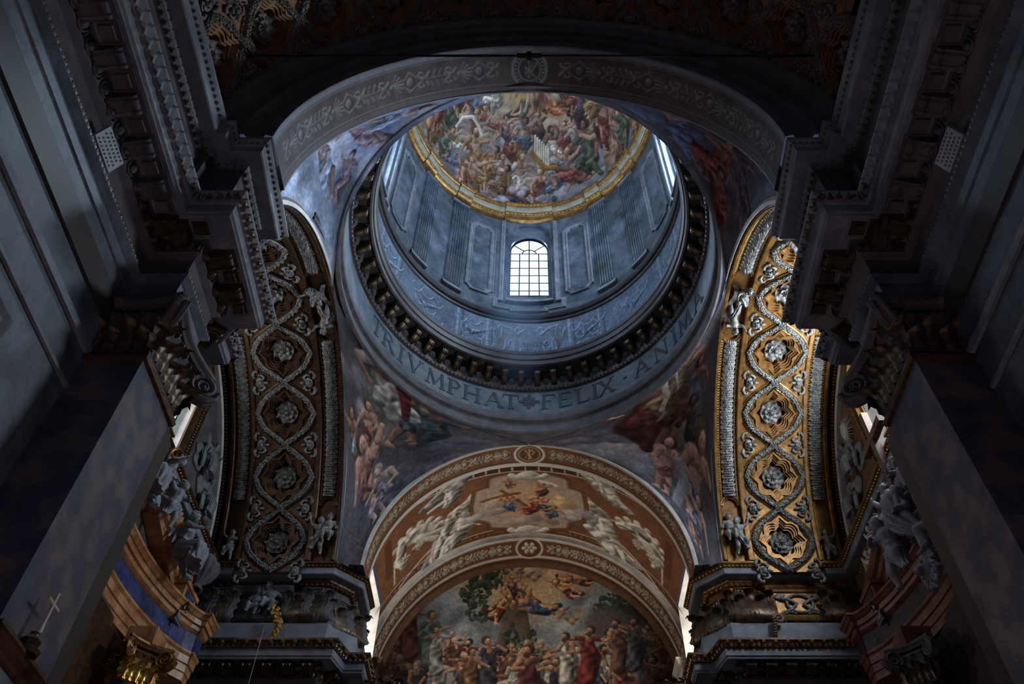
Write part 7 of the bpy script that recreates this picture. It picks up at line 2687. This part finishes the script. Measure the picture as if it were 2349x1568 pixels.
G().tube(pts, [.07, .065, .06, .055] + list(np.linspace(.055, .03, 18)), 10).build('scroll', M['wood'], root, True)
g = G()
for k in range(7): g.tube([(-.12 + .018 * k - .05, -.06, .04 + .09 * k), (-.12 + .018 * k + .07, -.07, .08 + .09 * k)], .016, 5)
g.build('binding', M['golddark'], root)
for sx, s_ in ((1, 'right'), (-1, 'left')):
    root = empty('leafy_candle_arm', (sx * 4.25, 21.9, 11.75), label='dark bronze leafy candle arm reaching out at the ' + s_ + ' edge of the choir', cat='candle arm')
    G().tube([(sx * .5, 0, -.5), (sx * .25, 0, -.1), (sx * .0, 0, .02), (-sx * .35, 0, -.02), (-sx * .55, 0, .1)], [.07, .06, .05, .05, .06], 8).build('arm', M['bronze'], root, True)
    r_ = random.Random(5)
    lf = leaf_g(.20, .13, .9, 3, 7, 5).mesh('leaf', M['bronze'])
    for k in range(26):
        t = r_.random()
        put(lf, 'leaf', root, T(sx * (.4 - 1.0 * t), r_.uniform(-.06, .06), -.06 + .14 * math.sin(t * 3) + .05 * r_.random()) @ RY(r_.uniform(-1.6, 1.6)) @ RZ(r_.uniform(-2, 2)))
    for k in range(8):
        a = 2 * PI * k / 8
        put(lf, 'leaf', root, T(-sx * .6, .0, .06) @ RZ(a) @ RX(-.7))
root = empty('support_wire', (0, 0, 0), label='thin taut wire slanting down past the left cornice mouldings', cat='wire')
G().tube([tuple(bp(606, 1438, Y=20.05)), tuple(bp(570, 1568, Y=19.2)), tuple(bp(540, 1670, Y=18.4))], .007, 5).build('wire', M['plate'], root)
# low railing wire along the top of the far cornices
for sx, s_ in ((1, 'right'), (-1, 'left')):
    root = empty('safety_cable', (0, 0, 0), label='thin black safety cable on short posts along the ' + s_ + ' far cornice', cat='cable')
    path = [(sx * 8.6, 20.97, 13.22), (sx * 5.75, 20.97, 13.22), (sx * 5.35, 21.3, 13.22), (sx * 5.0, 21.75, 13.22), (sx * 5.0, 25.6, 13.22)]
    G().tube(path, .012, 5).build('cable', M['iron'], root)
    for x, y in ((8.2, 20.97), (7.3, 20.97), (6.5, 20.97), (5.75, 20.97), (5.35, 21.3), (5.0, 21.75), (5.0, 23.4), (5.0, 25)):
        G().tube([(sx * x, y, 13.10), (sx * x, y, 13.24)], .016, 6).build('post', M['iron'], root)

# ================================================================== enclosing shell that the photo never shows, but the light needs
g = G().grid(np.array([[(-14, -14, -1.6), (-14, 28.2, -1.6)], [(14, -14, -1.6), (14, 28.2, -1.6)]]))
o = g.build('floor', M['floor'])
o['kind'] = 'structure'
g = G().grid(np.array([[(-7, -13.9, -1.6), (-7, -13.9, 22)], [(7, -13.9, -1.6), (7, -13.9, 22)]]))
o = g.build('wall_back', M['stone'])
o['kind'] = 'structure'

# ================================================================== haze: blue volume shaped like a light shaft in the drum
vm = bpy.data.materials.new('lit_dust')
vm.use_nodes = True
nt = vm.node_tree
nt.nodes.remove(nt.nodes['Principled BSDF'])
vs = nt.nodes.new('ShaderNodeVolumeScatter')
vs.inputs['Color'].default_value = (.36, .62, 1, 1)
vs.inputs['Anisotropy'].default_value = .2
tc_ = nt.nodes.new('ShaderNodeTexCoord')
ln_ = nt.nodes.new('ShaderNodeVectorMath')
ln_.operation = 'LENGTH'
mr_ = nt.nodes.new('ShaderNodeMapRange')
mr_.inputs['From Min'].default_value = 1.0
mr_.inputs['From Max'].default_value = 0.0
mr_.inputs['To Min'].default_value = 0.0
mr_.inputs['To Max'].default_value = .30
nt.links.new(tc_.outputs['Object'], ln_.inputs[0])
nt.links.new(ln_.outputs['Value'], mr_.inputs['Value'])
nt.links.new(mr_.outputs['Result'], vs.inputs['Density'])
nt.links.new(vs.outputs[0], nt.nodes['Material Output'].inputs['Volume'])
hz = G().ell((0, 0, 0), 1.0, 24, 14).build('haze', vm)
hz.data.flip_normals()
hz.location = (-.55, 18.0, 23.6)
hz.rotation_euler = (RAD(38), RAD(-8), 0)
hz.scale = (1.25, 1.25, 2.9)
hz['kind'] = 'stuff'
setp(hz, 'faint blue haze volume shaped like a light shaft in the drum below the window', 'haze')
# ------------------------------------------------------------------ lift everything so that the church floor lies at z = 0
bpy.context.view_layer.update()
for o in bpy.data.objects:
    if o.parent is None:
        o.location.z += EYE
